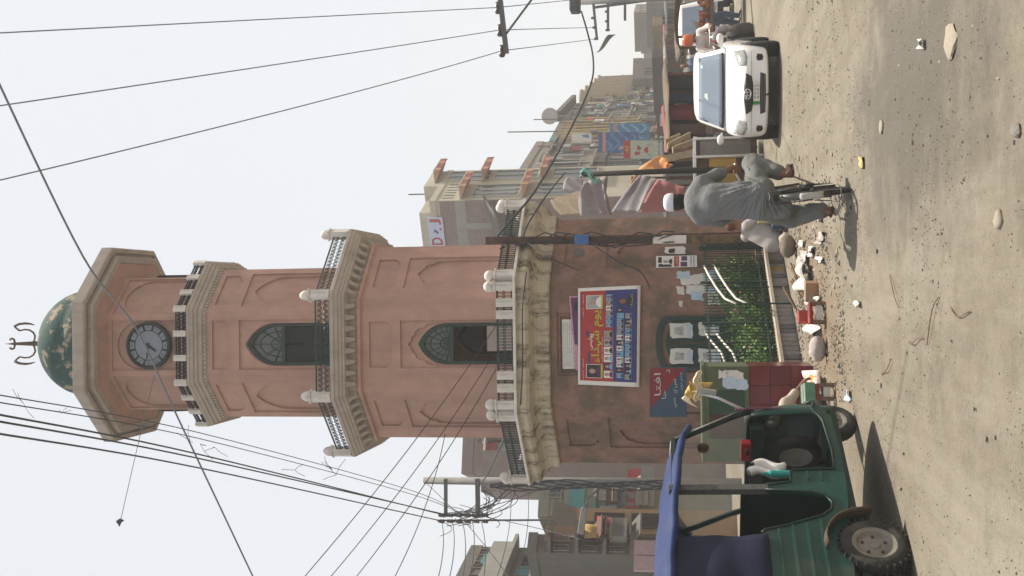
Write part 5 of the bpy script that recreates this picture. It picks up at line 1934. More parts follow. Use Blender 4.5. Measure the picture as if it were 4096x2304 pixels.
# simple poses for the others
def person(label, base, pose, cloth, legs, scale=1.0, rz=0.0, hairc=hairm, extra=None, res=.018):
    """pose gives joints in metres from the base point, facing +y"""
    o = thing('person', label, 'person', base, rz)
    q = {k_: V3(v) * scale for k_, v in pose.items()}
    pr = []
    f, u, s_ = head(pr, q['head'], pose.get('face', (0, 1, 0)), (0, 0, 1), .105 * scale)
    pr += [('c', q['neck'], q['head'] - V3((0, .02, .05)) * scale, .055 * scale, .05 * scale), ('c', q['pelvis'], q['neck'] - V3((0, 0, .08)), .13 * scale, .12 * scale)]
    for sd in 'RL':
        pr += [('c', q['neck'] - V3((0, 0, .06)), q['sh' + sd], .06 * scale, .055 * scale), ('c', q['sh' + sd], q['el' + sd], .05 * scale, .04 * scale), ('c', q['el' + sd], q['ha' + sd], .038 * scale, .026 * scale),
               ('c', q['pelvis'], q['kn' + sd], .10 * scale, .06 * scale), ('c', q['kn' + sd], q['an' + sd], .055 * scale, .036 * scale), ('c', q['an' + sd], q['an' + sd] + V3((0, .17, -.05)) * scale, .034 * scale, .028 * scale)]
        hand(pr, q['ha' + sd], q['ha' + sd] - q['el' + sd], (1 if sd == 'L' else -1, .2, .2), (0, 0, 1), scale)
    sdf_mesh('body', pr, skinm, res, .022, parent=o, smooth_n=1)
    fo = lambda P: .006 * np.sin(P[..., 2] * 30 + P[..., 0] * 17 + np.sin(P[..., 1] * 13)) * np.sin(P[..., 0] * 11 + P[..., 1] * 19)
    ck_ = [('c', q['pelvis'], q['neck'] - V3((0, 0, .14)) * scale, .18 * scale, .17 * scale), ('c', q['shR'] - V3((0, 0, .02)), q['shL'] - V3((0, 0, .02)), .08 * scale, .08 * scale)]
    for sd in 'RL':
        ck_ += [('c', q['sh' + sd], q['el' + sd], .078 * scale, .068 * scale), ('c', q['el' + sd], lerp(q['el' + sd], q['ha' + sd], .55), .066 * scale, .055 * scale), ('c', q['pelvis'], lerp(q['pelvis'], q['kn' + sd], .7), .17 * scale, .13 * scale)]
    sdf_mesh('kameez', ck_, cloth, res, .05, fo, parent=o, smooth_n=1)
    sl_ = []
    for sd in 'RL':
        sl_ += [('c', q['pelvis'], q['kn' + sd], .13 * scale, .10 * scale), ('c', q['kn' + sd], lerp(q['kn' + sd], q['an' + sd], .92), .098 * scale, .075 * scale)]
    sdf_mesh('shalwar', sl_, legs, res, .04, fo, parent=o, smooth_n=1)
    h_ = q['head']
    sdf_mesh('hair', [('e', h_ - f * .018 * scale + u * .03 * scale, (.09 * scale, .098 * scale, .092 * scale))], hairc, res * .7, .02, cut=lambda P: (P - h_) @ f - .05 * scale + np.maximum(0, -((P - h_) @ u)) * 2.0, parent=o, smooth_n=1)
    eyes(h_, f, u, s_, .105 * scale, o)
    return o
squat = dict(head=(0.02, .20, .86), neck=(0, .12, .70), pelvis=(0, -.12, .20), shR=(.18, .08, .64), shL=(-.18, .08, .64), elR=(.26, .24, .42), elL=(-.26, .24, .42), haR=(.14, .46, .36), haL=(-.10, .46, .36), knR=(.17, .28, .46), knL=(-.17, .28, .46), anR=(.14, .06, .07), anL=(-.14, .06, .07))
pale_k = mat('pale_kameez', (.36, .33, .32), .95, .07, 10, bump=.1, bsc=60)
beige_k = mat('beige_kameez', (.44, .38, .31), .95, .07, 10)
white_k = mat('white_kameez', (.52, .47, .45), .95, .07, 10)
blue_k = mat('blue_grey_kameez', (.10, .15, .23), .95, .1, 10)
dark_k = mat('dark_trousers', (.05, .05, .06), .95, .1, 10)
henna = mat('henna_hair', (.11, .035, .018), .8, .3, 40)
p_ = gnd(3142, 938)
person('man in pale kameez squatting beside the planter next to the pole', p_, squat, pale_k, pale_k, .98, R(-62), henna)
seated = dict(squat, elR=(.24, .36, .50), haR=(.16, .60, .30), face=(.1, 1, -.3))
p_ = gnd(3300, 1742); p_ = Vector((p_.x * 13.0 / p_.y, 13.0, 0))
person('vendor in beige kameez squatting behind the rickshaw nose', p_, seated, beige_k, white_k, .98, R(-80))
# ------------------------------------------------------------------ the street's buildings
W_ = {}
for nm, c, dc in (('cream', (.42, .385, .30), (.27, .24, .19)), ('greybrown', (.20, .175, .15), (.14, .125, .11)), ('brown', (.15, .115, .085), (.11, .09, .07)), ('greywhite', (.25, .245, .22), (.19, .19, .17)), ('tan', (.33, .26, .165), (.22, .19, .14)), ('far', (.16, .145, .135), (.14, .13, .12)), ('pinkgrey', (.205, .155, .14), (.18, .15, .14)), ('olive', (.19, .185, .14), (.13, .13, .10)), ('ochre', (.33, .22, .12), (.26, .19, .12)), ('dim', (.115, .105, .092), (.08, .075, .07)), ('white', (.42, .40, .37), (.3, .28, .25))):
    W_[nm] = mat(nm + '_wall', c, .92, .12, 2.2, bump=.2, bsc=14, dirt=dc, damt=.7, dsc=.7, dlo=.45, dhi=.68, streak=True)
winm = mat('window_dark', (.035, .04, .042), .25, .3, 3, spec=.5)
shut = mat('pale_shutter', (.40, .40, .40), .7, .2, 6, dirt=(.2, .2, .2), damt=.5, dsc=4)
redm = mat('red_tile', (.23, .055, .035), .8, .25, 7)
orangem = mat('orange_tile', (.40, .20, .10), .8, .2, 7)
goldm = mat('gold_stripe', (.45, .31, .10), .6, .2, 9)
tealm = mat('teal_paint', (.05, .19, .19), .7, .2, 5)
wash = [mat('wash_' + a, c, .9, .12, 8) for a, c in (('white', (.5, .48, .46)), ('blue', (.06, .14, .28)), ('red', (.30, .05, .05)), ('teal', (.06, .20, .20)), ('ochre', (.36, .24, .08)), ('grey', (.18, .18, .18)), ('green', (.07, .16, .08)))]
def bldg(label, A, B, depth, h, m, parapet=.5, name='building', cat='building'):
    ang = math.atan2(B.y - A.y, B.x - A.x)
    o = thing(name, label, cat, (A.x, A.y, 0), ang)
    L_ = math.hypot(B.x - A.x, B.y - A.y)
    mb = MB()
    mb.box(0, L_, 0, depth, -.3, h - parapet)
    o2 = mb.build('wall', m, o)
    mb = MB()
    mb.plate([(-.04, -.04), (L_ + .04, -.04), (L_ + .04, depth + .04), (-.04, depth + .04)], [[(.16, .16), (L_ - .16, .16), (L_ - .16, depth - .16), (.16, depth - .16)]], lambda x, y, d: Vector((x, y, d)), h, h - parapet + .001)
    mb.build('parapet', m, o)
    return o, L_
def win(o, x0, x1, z0, z1, m_frame, m_pane, proud=.06, bars=1, hood=None, hd=.45):
    mb = MB()
    F_ = lambda x, z, d: Vector((x, d, z))
    t = min(.09, (x1 - x0) * .12)
    mb.plate([(x0, z0), (x1, z0), (x1, z1), (x0, z1)], [[(x0 + t, z0 + t), (x1 - t, z0 + t), (x1 - t, z1 - t), (x0 + t, z1 - t)]], F_, -proud, .01)
    for i in range(1, bars + 1):
        x = lerp(x0, x1, i / (bars + 1))
        mb.box(x - t / 3, x + t / 3, -proud + .01, .01, z0 + t, z1 - t)
    w1 = mb.build('window', m_frame, o)
    mb = MB()
    mb.box(x0 + t, x1 - t, -.006, .012, z0 + t, z1 - t)
    mb.build('pane', m_pane, w1)
    if hood is not None:
        mb = MB()
        mb.box(x0 - .15, x1 + .15, -hd, -.001, z1 + .06, z1 + .16)
        mb.build('window_hood', hood, o)
    return w1
def facade(o, L_, h, floors, cols, mf, seed=0, z_first=3.4, hood=None, w_frac=.6, h_frac=.55, panes=None, band=None, base=True):
    r_ = random.Random(seed)
    fh_ = (h - z_first - .6) / max(1, floors)
    for j in range(floors):
        z0 = z_first + j * fh_
        if band is not None:
            mb = MB()
            mb.box(-.03, L_ + .03, -.22, -.001, z0 - .16, z0 - .02)
            mb.build('floor_band', band, o)
        for i in range(cols):
            cw = L_ / cols
            x0 = cw * (i + .5 - w_frac / 2); x1 = cw * (i + .5 + w_frac / 2)
            pm_ = r_.choice(panes or [winm, winm, shut])
            win(o, x0, x1, z0 + fh_ * .18, z0 + fh_ * (.18 + h_frac), mf, pm_, hood=hood, bars=r_.choice([1, 1, 2]))
    # the clutter of lived in fronts
    for i in range(max(1, int(L_ / 3))):
        mb = MB(); mb.smooth = True; x = r_.uniform(.1, L_ - .1)
        mb.tube([(x, -.08, .5), (x, -.08, h - r_.uniform(.2, 1.5))], .05, 6)
        mb.build('downpipe', r_.choice([W_['dim'], M['rust'], W_['greywhite']]), o)
    for i in range(max(0, int(floors * L_ / 3.5))):
        x, z = r_.uniform(.4, L_ - .6), z_first + r_.uniform(0, max(.5, h - z_first - 1.2))
        k_ = r_.random()
        mb = MB()
        if k_ < .35:
            mb.box(x - .4, x + .4, -.42, -.05, z, z + .5); mb.build('air_conditioner', W_['greywhite'], o)
        elif k_ < .75:
            mb.smooth = True
            w1, h1 = r_.uniform(.5, 1.1), r_.uniform(.6, 1.2)
            mb.sheet(lambda u, v: Vector((x + (u - .5) * w1, -.30 - .04 * math.sin(u * 9), z - h1 * v)), 6, 3, .02); mb.build('laundry', r_.choice(wash), o)
        else:
            w1 = r_.uniform(.8, 1.8)
            mb.box(x - w1 / 2, x + w1 / 2, -.34, -.26, z - .3, z + .35); mb.build('shop_sign', r_.choice(wash), o)
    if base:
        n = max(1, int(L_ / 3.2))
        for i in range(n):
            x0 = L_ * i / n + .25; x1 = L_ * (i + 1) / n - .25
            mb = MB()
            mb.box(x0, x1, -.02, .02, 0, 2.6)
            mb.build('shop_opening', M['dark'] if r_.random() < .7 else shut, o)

def clutter(o, L_, h, n, seed, z0=2.8):
    """awnings, boxes, cloths, shutters and patches that gather on old fronts"""
    r_ = random.Random(seed)
    for i in range(n):
        x, z = r_.uniform(.3, max(.4, L_ - .8)), r_.uniform(z0, max(z0 + .3, h - 1.2))
        k_ = r_.random(); mb = MB()
        if k_ < .25:
            w1 = r_.uniform(.7, 1.5)
            mb.add([(x, -.02, z + .5), (x + w1, -.02, z + .5), (x + w1, -.6, z + .2), (x, -.6, z + .2), (x, -.02, z + .55), (x + w1, -.02, z + .55), (x + w1, -.6, z + .25), (x, -.6, z + .25)], [(0, 3, 2, 1), (4, 5, 6, 7), (0, 1, 5, 4), (1, 2, 6, 5), (2, 3, 7, 6), (3, 0, 4, 7)])
            mb.build('tin_awning', r_.choice([W_['dim'], M['rust'], W_['greybrown']]), o)
        elif k_ < .5:
            mb.smooth = True; w1, h1 = r_.uniform(.4, .9), r_.uniform(.5, 1.1)
            mb.sheet(lambda u, v: Vector((x + u * w1, -.25 - .05 * math.sin(u * 9 + v * 3), z - h1 * v)), 6, 4, .02); mb.build('laundry', r_.choice(wash), o)
        elif k_ < .7:
            mb.box(x, x + .7, -.38, -.03, z, z + .45); mb.build('air_conditioner', r_.choice([W_['greywhite'], W_['dim']]), o)
        elif k_ < .85:
            w1 = r_.uniform(.5, 1.0); mb.box(x, x + w1, -.05, -.003, z, z + r_.uniform(.7, 1.3)); mb.build('shutter', r_.choice([W_['dim'], M['wood'], tealm, winm]), o)
        else:
            w1 = r_.uniform(.8, 1.6); mb.box(x, x + w1, -.26, -.18, z, z + .5); mb.build('shop_sign', r_.choice(wash), o)
def gp_(py, d):
    p = at(2735, py, d); p.z = 0; return p
def top_z(px, py, d): return at(px, py, d).z

# cream building with the red tiled hoods, brick flank
d0c, d1c = 55.0, 59.6
A, B = gp_(778, d0c), gp_(655, d1c)
h = top_z(1716, 778, d0c)
o, L_ = bldg('tall cream building with red tiled window hoods and bare brick flank', A, B, 9.0, h, W_['cream'], .35)
h2 = top_z(1694, 722, 57.2)
mb = MB()
mb.box(L_ * .48, L_ - .002, .003, 8.9, h - .40, h2)
mb.build('upper_part', W_['cream'], o)
mb = MB()
mb.box(-.06, -.001, .02, 8.9, -.2, h - .55)
mb.build('brick_flank', M['brick'], o)
mb = MB()
zb = top_z(1850, 800, 56)
mb.box(-.09, -.061, .02, 8.9, zb - .35, zb + .22)
mb.box(-.09, -.061, 1.25, 1.6, zb - 3.0, zb - .35)
mb.build('concrete_beam', W_['greywhite'], o)
mb = MB()
mb.add([(-.10, -.3, zb - 1.3), (-.10, 6.0, zb - 2.6), (-1.2, 6.0, zb - 3.2), (-1.2, .2, zb - 2.0), (-.10, -.3, zb - 1.42), (-.10, 6.0, zb - 2.72), (-1.2, 6.0, zb - 3.32), (-1.2, .2, zb - 2.12)], [(0, 3, 2, 1), (4, 5, 6, 7), (0, 1, 5, 4), (1, 2, 6, 5), (2, 3, 7, 6), (3, 0, 4, 7)])
mb.build('lean_to_roof', W_['dim'], o)
mb = MB()
mb.box(.4, L_ * .47, .8, 3.6, h - .30, h + .72)
mb.build('stair_head', W_['cream'], o)
mb = MB()
mb.box(.45, L_ * .46, 3.61, 5.4, h - .30, h + .22)
mb.build('stair_head', W_['cream'], o)
fz = [top_z(1872, 754, 55.6), top_z(2118, 754, 55.6)]
for z in fz:                                            # near bay
    win(o, .35, L_ * .47, z - 2.75, z - .15, W_['cream'], winm, bars=2)
    mb = MB(); mb.box(.9, 1.15, -.03, -.007, z - 2.5, z - .4); mb.box(1.5, 1.8, -.03, -.007, z - 2.4, z - .5)
    mb.build('shutter', shut, o)
def tile_hood(o, x0, x1, z, n, dpt):
    hd_ = MB()
    hd_.box(x0, x1, -dpt, -.001, z + .30, z + .36)
    hood = hd_.build('hood', W_['cream'], o)
    for i in range(n):
        a, b = lerp(x0, x1, i / n), lerp(x0, x1, (i + 1) / n)
        mb = MB()
        mb.add([(a + .01, -.02, z + .29), (b - .01, -.02, z + .29), (b - .01, -dpt, z - .02), ((a + b) / 2, -dpt, z - .10), (a + .01, -dpt, z - .02), (a + .01, -.02, z + .35), (b - .01, -.02, z + .35), (b - .01, -dpt, z + .27), ((a + b) / 2, -dpt, z + .27), (a + .01, -dpt, z + .27)],
               [(0, 4, 3, 2, 1), (5, 6, 7, 8, 9), (0, 1, 6, 5), (1, 2, 7, 6), (2, 3, 8, 7), (3, 4, 9, 8), (4, 0, 5, 9)])
        mb.build('tile', redm if (i % 3) else orangem, hood)
for z in fz: tile_hood(o, .15, L_ * .52, z, 7, .75)
for z in (top_z(1768, 690, 58), top_z(1958, 680, 58), top_z(2192, 672, 58)):
    win(o, L_ * .62, L_ * .95, z - 2.7, z - .15, W_['cream'], winm, bars=1)
    tile_hood(o, L_ * .58, L_ * 1.0, z, 5, .75)
for i in range(6):
    mb = MB(); x = lerp(.4, L_ * .50, i / 5)
    mb.box(x - .05, x + .05, -.012, -.002, fz[0] + .75, fz[0] + 1.35)
    mb.build('vent_slot', M['dark'], o)
facade(o, L_, 3.6, 0, 1, W_['cream'])
# D.J sign on the brick flank
sg = thing('wall_sign', 'pale blue sign with the red letters D.J on the brick flank', 'sign board', o.location, o.rotation_euler.z)
zs0, zs1 = top_z(1790, 835, 56.5), top_z(1730, 835, 56.5)
mb = MB()
ys0, ys1 = .85, 2.55
mb.box(-.16, -.095, ys0, ys1, zs0, zs1)
mb.build('panel', mat('pale_blue_sign', (.42, .47, .60), .5, .08, 8), sg)
FS = lambda s, z, d: Vector((-.165 + d, lerp(ys1, ys0, s), lerp(zs0, zs1, z)))
for ch_, a_, b_, w1, h1 in (('D', .2, .5, .26, .74), ('J', .84, .5, .20, .74), ('.', .60, .2, .09, .14)):
    mb = MB()
    put_text(mb, ch_, FS, a_, b_, w=w1, h=h1, bold=.03)
    mb.build('letter', M['red'], sg)
mb = MB()
mb.plate([(.42, .42), (.50, .34), (.62, .62), (.55, .60), (.50, .70), (.50, .52)], [], FS, 0, .003)
mb.build('bird_mark', M['blue'], sg)

R_ = [  # label, y0,y1, d0,d1, roof px at y0, wall, floors, cols, window frame, hood, band
    ('grey brown stepped building next to the cream one', 660, 548, 63, 71, 2075, 'greybrown', 2, 3, 'greywhite', 'greybrown', 'greybrown', 11),
    ('dark brown building with gold stripes behind the blue billboard', 548, 470, 71.5, 78, 2195, 'brown', 2, 2, 'brown', None, 'greywhite', 12),
    ('grey white building with slanted roof edge and pale shuttered bays', 466, 398, 79, 91, 2236, 'greywhite', 3, 3, 'white', 'greywhite', 'greybrown', 13),
    ('old tan building with rounded bays further down the street', 398, 318, 92, 118, 2310, 'tan', 3, 5, 'tan', 'brown', 'tan', 14),
    ('low brown building past the tan one with a torn awning', 318, 300, 119, 124, 2440, 'brown', 2, 1, 'brown', 'brown', None, 15)]
for lb, y0, y1, dd0, dd1, rp, wn, fl, cl, fr_, hdm, bnd, sd in R_:
    A, B = gp_(y0, dd0), gp_(y1, dd1)
    h = top_z(rp, y0, dd0)
    o, L_ = bldg(lb, A, B, 9, h, W_[wn], .5)
    facade(o, L_, h, fl, cl, W_[fr_], sd, hood=W_[hdm] if hdm else None, band=W_[bnd] if bnd else None)
    clutter(o, L_, h, int(L_ * 2.2), sd + 500)
    if sd == 12:
        for i in range(7):
            mb = MB(); x = lerp(.3, L_ - .3, i / 6)
            mb.box(x - .07, x + .07, -.30, -.221, 4.2, h - .6)
            mb.build('gold_stripe', goldm, o)
    if sd == 13:
        mb = MB()
        mb.box(-.25, L_ + .2, -.75, -.001, h - .12, h + .22)
        mb.build('roof_edge', W_['dim'], o)
    if sd == 14:
        for i in range(5):
            mb = MB(); mb.smooth = True
            mb.lathe([(1.15, h - 4.2), (1.3, h - 4.0), (1.3, h - .4), (1.45, h - .2), (1.45, h)], 16, (L_ * (i + .5) / 5, .4, 0))
            mb.build('bay', W_['tan'], o)
    if sd == 11:
        mb = MB(); mb.smooth = True
        mb.lathe([(.001, h - .4), (.7, h - .4), (.75, h + .5), (.55, h + .9), (.2, h + 1.0), (.001, h + 1.0)], 16, (L_ * .72, 2.0, 0))
        mb.build('water_tank', W_['dim'], o)
        mb = MB(); mb.box(.3, L_ * .42, 1.0, 4.5, h - .45, h + .9)
        mb.build('roof_room', W_['greybrown'], o)
# brick box standing across the end of the street
A, B = gp_(308, 104), gp_(226, 106)
h = top_z(2530, 300, 104)
o, L_ = bldg('square brick building standing alone down the street', A, B, 8, h, W_['greybrown'], .9)
mb = MB(); mb.box(.1, L_ - .1, -.05, -.001, h * .45, h - 2.4); mb.build('brick_face', M['brick'], o)
win(o, .6, 1.6, h - 2.1, h - 1.1, W_['dim'], winm)
far = [(226, 158, 130, 2622, 31), (176, 120, 142, 2640, 32), (150, 96, 150, 2604, 33), (110, 66, 138, 2572, 34), (70, 22, 128, 2560, 35), (40, 8, 112, 2535, 36), (4, -60, 96, 2585, 37), (265, 205, 160, 2668, 38), (300, 240, 175, 2690, 39)]
flb = ['far grey house left of the distant antenna mast', 'small hazy house at the end of the street', 'far flat roofed house behind the transformer pole', 'far stepped house with a roof room', 'hazy brown house under the transformer', 'far house half hidden by the second cross arm pole', 'dim tall house at the edge of the street behind the fruit cart', 'lowest hazy house at the street end', 'pale hazy house at the vanishing point of the street']
for (y0, y1, dd, rp, sd), lb in zip(far, flb):
    A, B = gp_(y0, dd), gp_(y1, dd * 1.05)
    h = max(3.2, top_z(rp, y0, dd))
    o, L_ = bldg(lb, A, B, 4, h, W_['far'] if sd % 2 else W_['greybrown'], .6)
    facade(o, L_, h, max(1, int(h / 3.4) - 1), max(1, int(L_ / 2.6)), W_['far'], sd, z_first=min(3.2, h * .4), hood=W_['dim'])

# antennas and a dish on the roofs
for px0, px1, py, d, lb in ((2030, 2160, 528, 69, 'thin antenna mast on the roof behind the round tank'), (2135, 2230, 478, 76, 'short antenna mast beside the satellite dish'), (1634, 1660, 778, 58, 'small rod on the stair head of the cream building')):
    a, b = at(px0, py, d), at(px1, py, d)
    mb = MB(); mb.tube([b - Vector((0, 0, 1.2)), a], .04, 5)
    tag(mb.build('antenna', W_['dim']), lb, 'antenna')
c_ = at(2200, 466, 78)
mb = MB(); mb.smooth = True
mb.lathe([(.001, .0), (.35, -.05), (.62, -.2), (.60, -.22), (.34, -.08), (.001, -.03)], 16, c_, 'y')
mb.bar(c_ - Vector((0, 0, 1.6)), c_, .07)
tag(mb.build('satellite_dish', W_['white']), 'white satellite dish on the roof of the gold striped building', 'satellite dish')
# left of the tower
A, B = gp_(1905, 47), gp_(1700, 47.6)
h = top_z(1850, 1780, 47.3)
o, L_ = bldg('pinkish grey house just left of the tower with a lower front step', A, B, 8, h, W_['pinkgrey'], .5)
facade(o, L_, h, 3, 3, W_['white'], 51, hood=W_['pinkgrey']); clutter(o, L_, h, 16, 61)
mb = MB(); mb.box(-.9, .9, -1.0, 3, 0, h - 1.1); mb.build('front_step', W_['pinkgrey'], o)
A, B = gp_(2075, 40), gp_(1945, 40.6)
h = top_z(2155, 2010, 40.3)
o, L_ = bldg('olive grey building with teal bands left of the concrete pole', A, B, 8, h, W_['olive'], .4)
zt_ = top_z(2310, 2010, 40.3)
mb = MB(); mb.box(-.05, L_ + .05, -.16, -.001, zt_ - .28, zt_ + .28); mb.build('teal_band', tealm, o)
win(o, L_ * .55, L_ * .85, zt_ + .6, zt_ + 1.3, W_['olive'], winm)
win(o, L_ * .1, L_ * .4, zt_ - 2.4, zt_ - .8, tealm, shut, hood=tealm)
win(o, L_ * .5, L_ * .9, zt_ - 2.4, zt_ - .8, W_['white'], shut, hood=W_['white'])
mb = MB()
clutter(o, L_, zt_ - .4, 8, 62); rr_ = random.Random(4)
for i in range(12):
    x, z = rr_.uniform(.2, L_ - .4), rr_.uniform(zt_ + .5, h - .6)
    mb.box(x, x + rr_.uniform(.1, .35), -.012, -.002, z, z + .05)
ob_ = mb.build('wall_stain', W_['dim'], o); ob_['kind'] = 'stuff'
A, B = gp_(2140, 36), gp_(2040, 36.4)
h = top_z(2232, 2090, 37)
o, L_ = bldg('ochre house with two grilled windows and a flared cornice', A, B, 7, h, W_['ochre'], .3)
mb = MB(); mb.add([(-.4, -.5, h + .15), (L_ + .1, -.5, h + .0), (L_ + .1, .2, h), (-.4, .2, h + .15), (0, -.05, h - .7), (L_, -.05, h - .7), (L_, .2, h - .7), (0, .2, h - .7)], [(3, 2, 1, 0), (4, 5, 6, 7), (0, 1, 5, 4), (1, 2, 6, 5), (2, 3, 7, 6), (3, 0, 4, 7)]); mb.build('cornice', W_['greybrown'], o)
for px in (2445, 2590):
    z = top_z(px, 2090, 37)
    w1 = win(o, L_ * .22, L_ * .82, z - .52, z + .52, W_['dim'], winm, bars=0)
    for i in range(6):
        mb = MB(); x = lerp(L_ * .25, L_ * .79, i / 5); mb.box(x - .015, x + .015, -.09, -.065, z - .5, z + .5); mb.build('grille_bar', M['rust'], w1)
A, B = gp_(2215, 43), gp_(2125, 43.3)
h = top_z(2285, 2150, 43)
o, L_ = bldg('white low house between the ochre house and the dark shop row', A, B, 7, h, W_['white'], .4)
win(o, L_ * .5, L_ * .8, h - 1.3, h - .5, W_['white'], winm); win(o, L_ * .3, L_ * .6, h - 3.2, h - 2.0, W_['ochre'], winm)
A, B = gp_(2225, 33), gp_(2150, 33.5)
h = top_z(2125, 2180, 34)
o, L_ = bldg('dark timbered building with deep eaves behind the rickshaw', A, B, 7, h, W_['dim'], .3)
facade(o, L_, h, 3, 2, W_['greybrown'], 55, hood=W_['dim'], band=W_['brown']); clutter(o, L_, h, 10, 64)
A, B = gp_(2430, 38), gp_(2207, 43)
h = top_z(1895, 2215, 43.5)
o, L_ = bldg('tall grey building with balcony bands behind the rickshaw roof', A, B, 8, h, W_['dim'], .5)
fl_ = 4; fh_ = (h - 3.0) / fl_
for j in range(fl_):
    z = 3.0 + j * fh_
    mb = MB(); mb.box(-.2, L_ + .1, -.55, -.001, z - .14, z); mb.build('balcony_slab', W_['greywhite'], o)
    mb = MB(); mb.box(-.2, L_ * (.55 + .1 * j), -.55, -.49, z + .001, z + .75)
    mb.build('balcony_wall', W_['greywhite'] if j % 2 else W_['greybrown'], o)
    for i in range(4):
        win(o, L_ * (i + .2) / 4, L_ * (i + .75) / 4, z + .3, z + fh_ * .78, W_['brown'], winm)
clutter(o, L_, h, 14, 65)
mb = MB()
mb.obb((L_ * .55, -.85, 3.0 + fh_ * 1.55), (L_ * .5, .9, .06), 0, R(35)); mb.build('torn_awning', W_['dim'], o)
# pink corrugated shed behind the rickshaw roof
A, B = gp_(2290, 19.5), gp_(2165, 19.9)
h = top_z(2545, 2200, 19.5)
sh2 = thing('market_shed', 'pale pink corrugated shed behind the rickshaw roof', 'shed', (A.x, A.y, 0), math.atan2(B.y - A.y, B.x - A.x))
L_ = (B - A).length
pinkc = mat('pale_pink_sheet', (.45, .33, .33), .7, .1, 7, dirt=(.3, .24, .22), damt=.5, dsc=3)
mb = MB(); mb.box(0, L_, .05, 2.5, 0, h); mb.build('core', W_['dim'], sh2)
n = int(L_ / .22)
mb = MB(); mb.box(.008, L_ / n - .008, -.02, .049, .02, h + .05); me = mb.mesh('sheet', pinkc)
for i in range(n): inst('sheet', me, sh2, (i * L_ / n, 0, 0))
# ------------------------------------------------------------------ poles, racks, cables
galv = mat('galvanised_steel', (.09, .095, .10), .6, .2, 9, metal=.4)
concp = mat('concrete_pole', (.22, .215, .205), .9, .12, 6, bump=.3, dirt=(.12, .11, .10), damt=.5, dsc=2)
ceram = mat('brown_insulator', (.05, .03, .025), .3, .2, 9)
def base_of(v): return Vector((v.x, v.y, 0))
# rusty pole beside the planter
t_ = at(1945, 963, 18.9)
pb = Vector((at(3000, 957, 18.9).x, 18.9, 0))
pole = thing('utility_pole', 'rusty square steel pole with a blue box beside the tower base', 'utility pole', pb)
tl_ = t_ - pb
def pp(z): return tl_ * (z / t_.z)
mb = MB(); mb.bar(pp(0), pp(t_.z), .135, .135, (0, 1, 0)); mb.build('shaft', M['rust'], pole)
zw0, zw1 = at(2745, 958, 18.9).z, at(2612, 958, 18.9).z
mb = MB(); mb.bar(pp(zw0), pp(zw1), .142, .142, (0, 1, 0)); mb.build('white_band', M['whitep'], pole)
mb = MB(); mb.bar(pp(.35), pp(zw0 - .004), .140, .140, (0, 1, 0)); mb.build('ochre_band', mat('flaking_ochre', (.16, .10, .04), .8, .3, 8, dirt=(.03, .03, .03), damt=.9, dsc=9, dlo=.45, dhi=.55), pole)
zb0 = at(2330, 960, 18.9).z
mb = MB(); mb.obb(pp(zb0) + Vector((0, -.11, 0)), (.17, .12, .24)); bevel(mb.build('junction_box', mat('blue_box', (.04, .12, .30), .5, .12, 7), pole), .01)
mb = MB(); mb.smooth = True
r_ = random.Random(5)
for k in range(4):
    pts = []
    for i in range(16):
        z = lerp(t_.z * .95, 1.8, i / 15)
        pts.append(pp(z) + Vector((.10 * math.cos(i * .8 + k) + r_.uniform(-.05, .05), -.09 + .05 * math.sin(i * 1.1 + k * 2), 0)))
    mb.tube(pts, .012, 4)
mb.build('loose_wire', M['cable'], pole)['kind'] = 'stuff'
# concrete pole with its racks
dP = 33.0
t_ = at(1696, 1922, dP)
pb = Vector((at(2735, 1932, dP).x, dP, 0))
pole2 = thing('utility_pole', 'round concrete pole with two arms carrying a tangle of wires', 'utility pole', pb)
tl_ = t_ - pb
mb = MB(); mb.smooth = True
mb.tube([tl_ * 0, tl_ * .5, tl_], [.17, .14, .11], 14); mb.build('shaft', concp, pole2)
def lp(px, py, d=dP - .2): return at(px, py, d) - pb
mb = MB(); mb.bar(lp(1783, 1915), lp(1783, 2064), .10); mb.build('cross_arm', galv, pole2)
mb = MB(); mb.bar(lp(1910, 1915), lp(1912, 2070), .13); mb.build('cross_arm', galv, pole2)
mb = MB(); mb.bar(lp(2046, 1940), lp(1945, 2042), .06); mb.build('brace', galv, pole2)
mb = MB(); mb.bar(lp(1755, 2061), lp(1952, 2061), .06); mb.build('insulator_rack', galv, pole2)
mb = MB(); mb.bar(lp(1748, 2082), lp(2215, 2080), .05); mb.build('insulator_rack', galv, pole2)
ib = MB(); ib.smooth = True
ib.lathe([(.001, -.10), (.05, -.10), (.075, -.06), (.05, -.03), (.07, .02), (.045, .05), (.06, .08), (.001, .10)], 8)
im = ib.mesh('insulator', ceram)
for px in (1765, 1800, 1835, 1870, 1905, 1940):
    inst('insulator', im, pole2, lp(px, 2061, dP - .3)); inst('insulator', im, pole2, lp(px, 2085, dP - .3))
mb = MB(); mb.smooth = True
r_ = random.Random(8)
for k in range(26):
    a = lp(r_.uniform(1770, 1950), r_.uniform(2050, 2090))
    b = lp(r_.choice([1910, 1930, 2000, 2050, 2150]), r_.choice([1940, 1960, 1990, 1935])) if k < 13 else a + Vector((r_.uniform(-.6, .6), r_.uniform(-.2, .2), r_.uniform(-.7, .3)))
    sg_ = r_.uniform(.1, .7)
    mb.tube([a.lerp(b, i / 8) - Vector((0, 0, sg_ * math.sin(math.pi * i / 8))) for i in range(9)], .012, 4)
for k in range(7):
    y = 1938 + 3 * k
    mb.tube([lp(lerp(1960, 2680, i / 12), y + 14 * math.sin(i * .9 + k) - 6, dP - .3) for i in range(13)], .022, 4)
mb.build('wire_tangle', M['cable'], pole2)['kind'] = 'stuff'
lamp = thing('street_lamp', 'grey street lamp on a bent arm on the concrete pole', 'street lamp', pb)
mb = MB(); mb.smooth = True
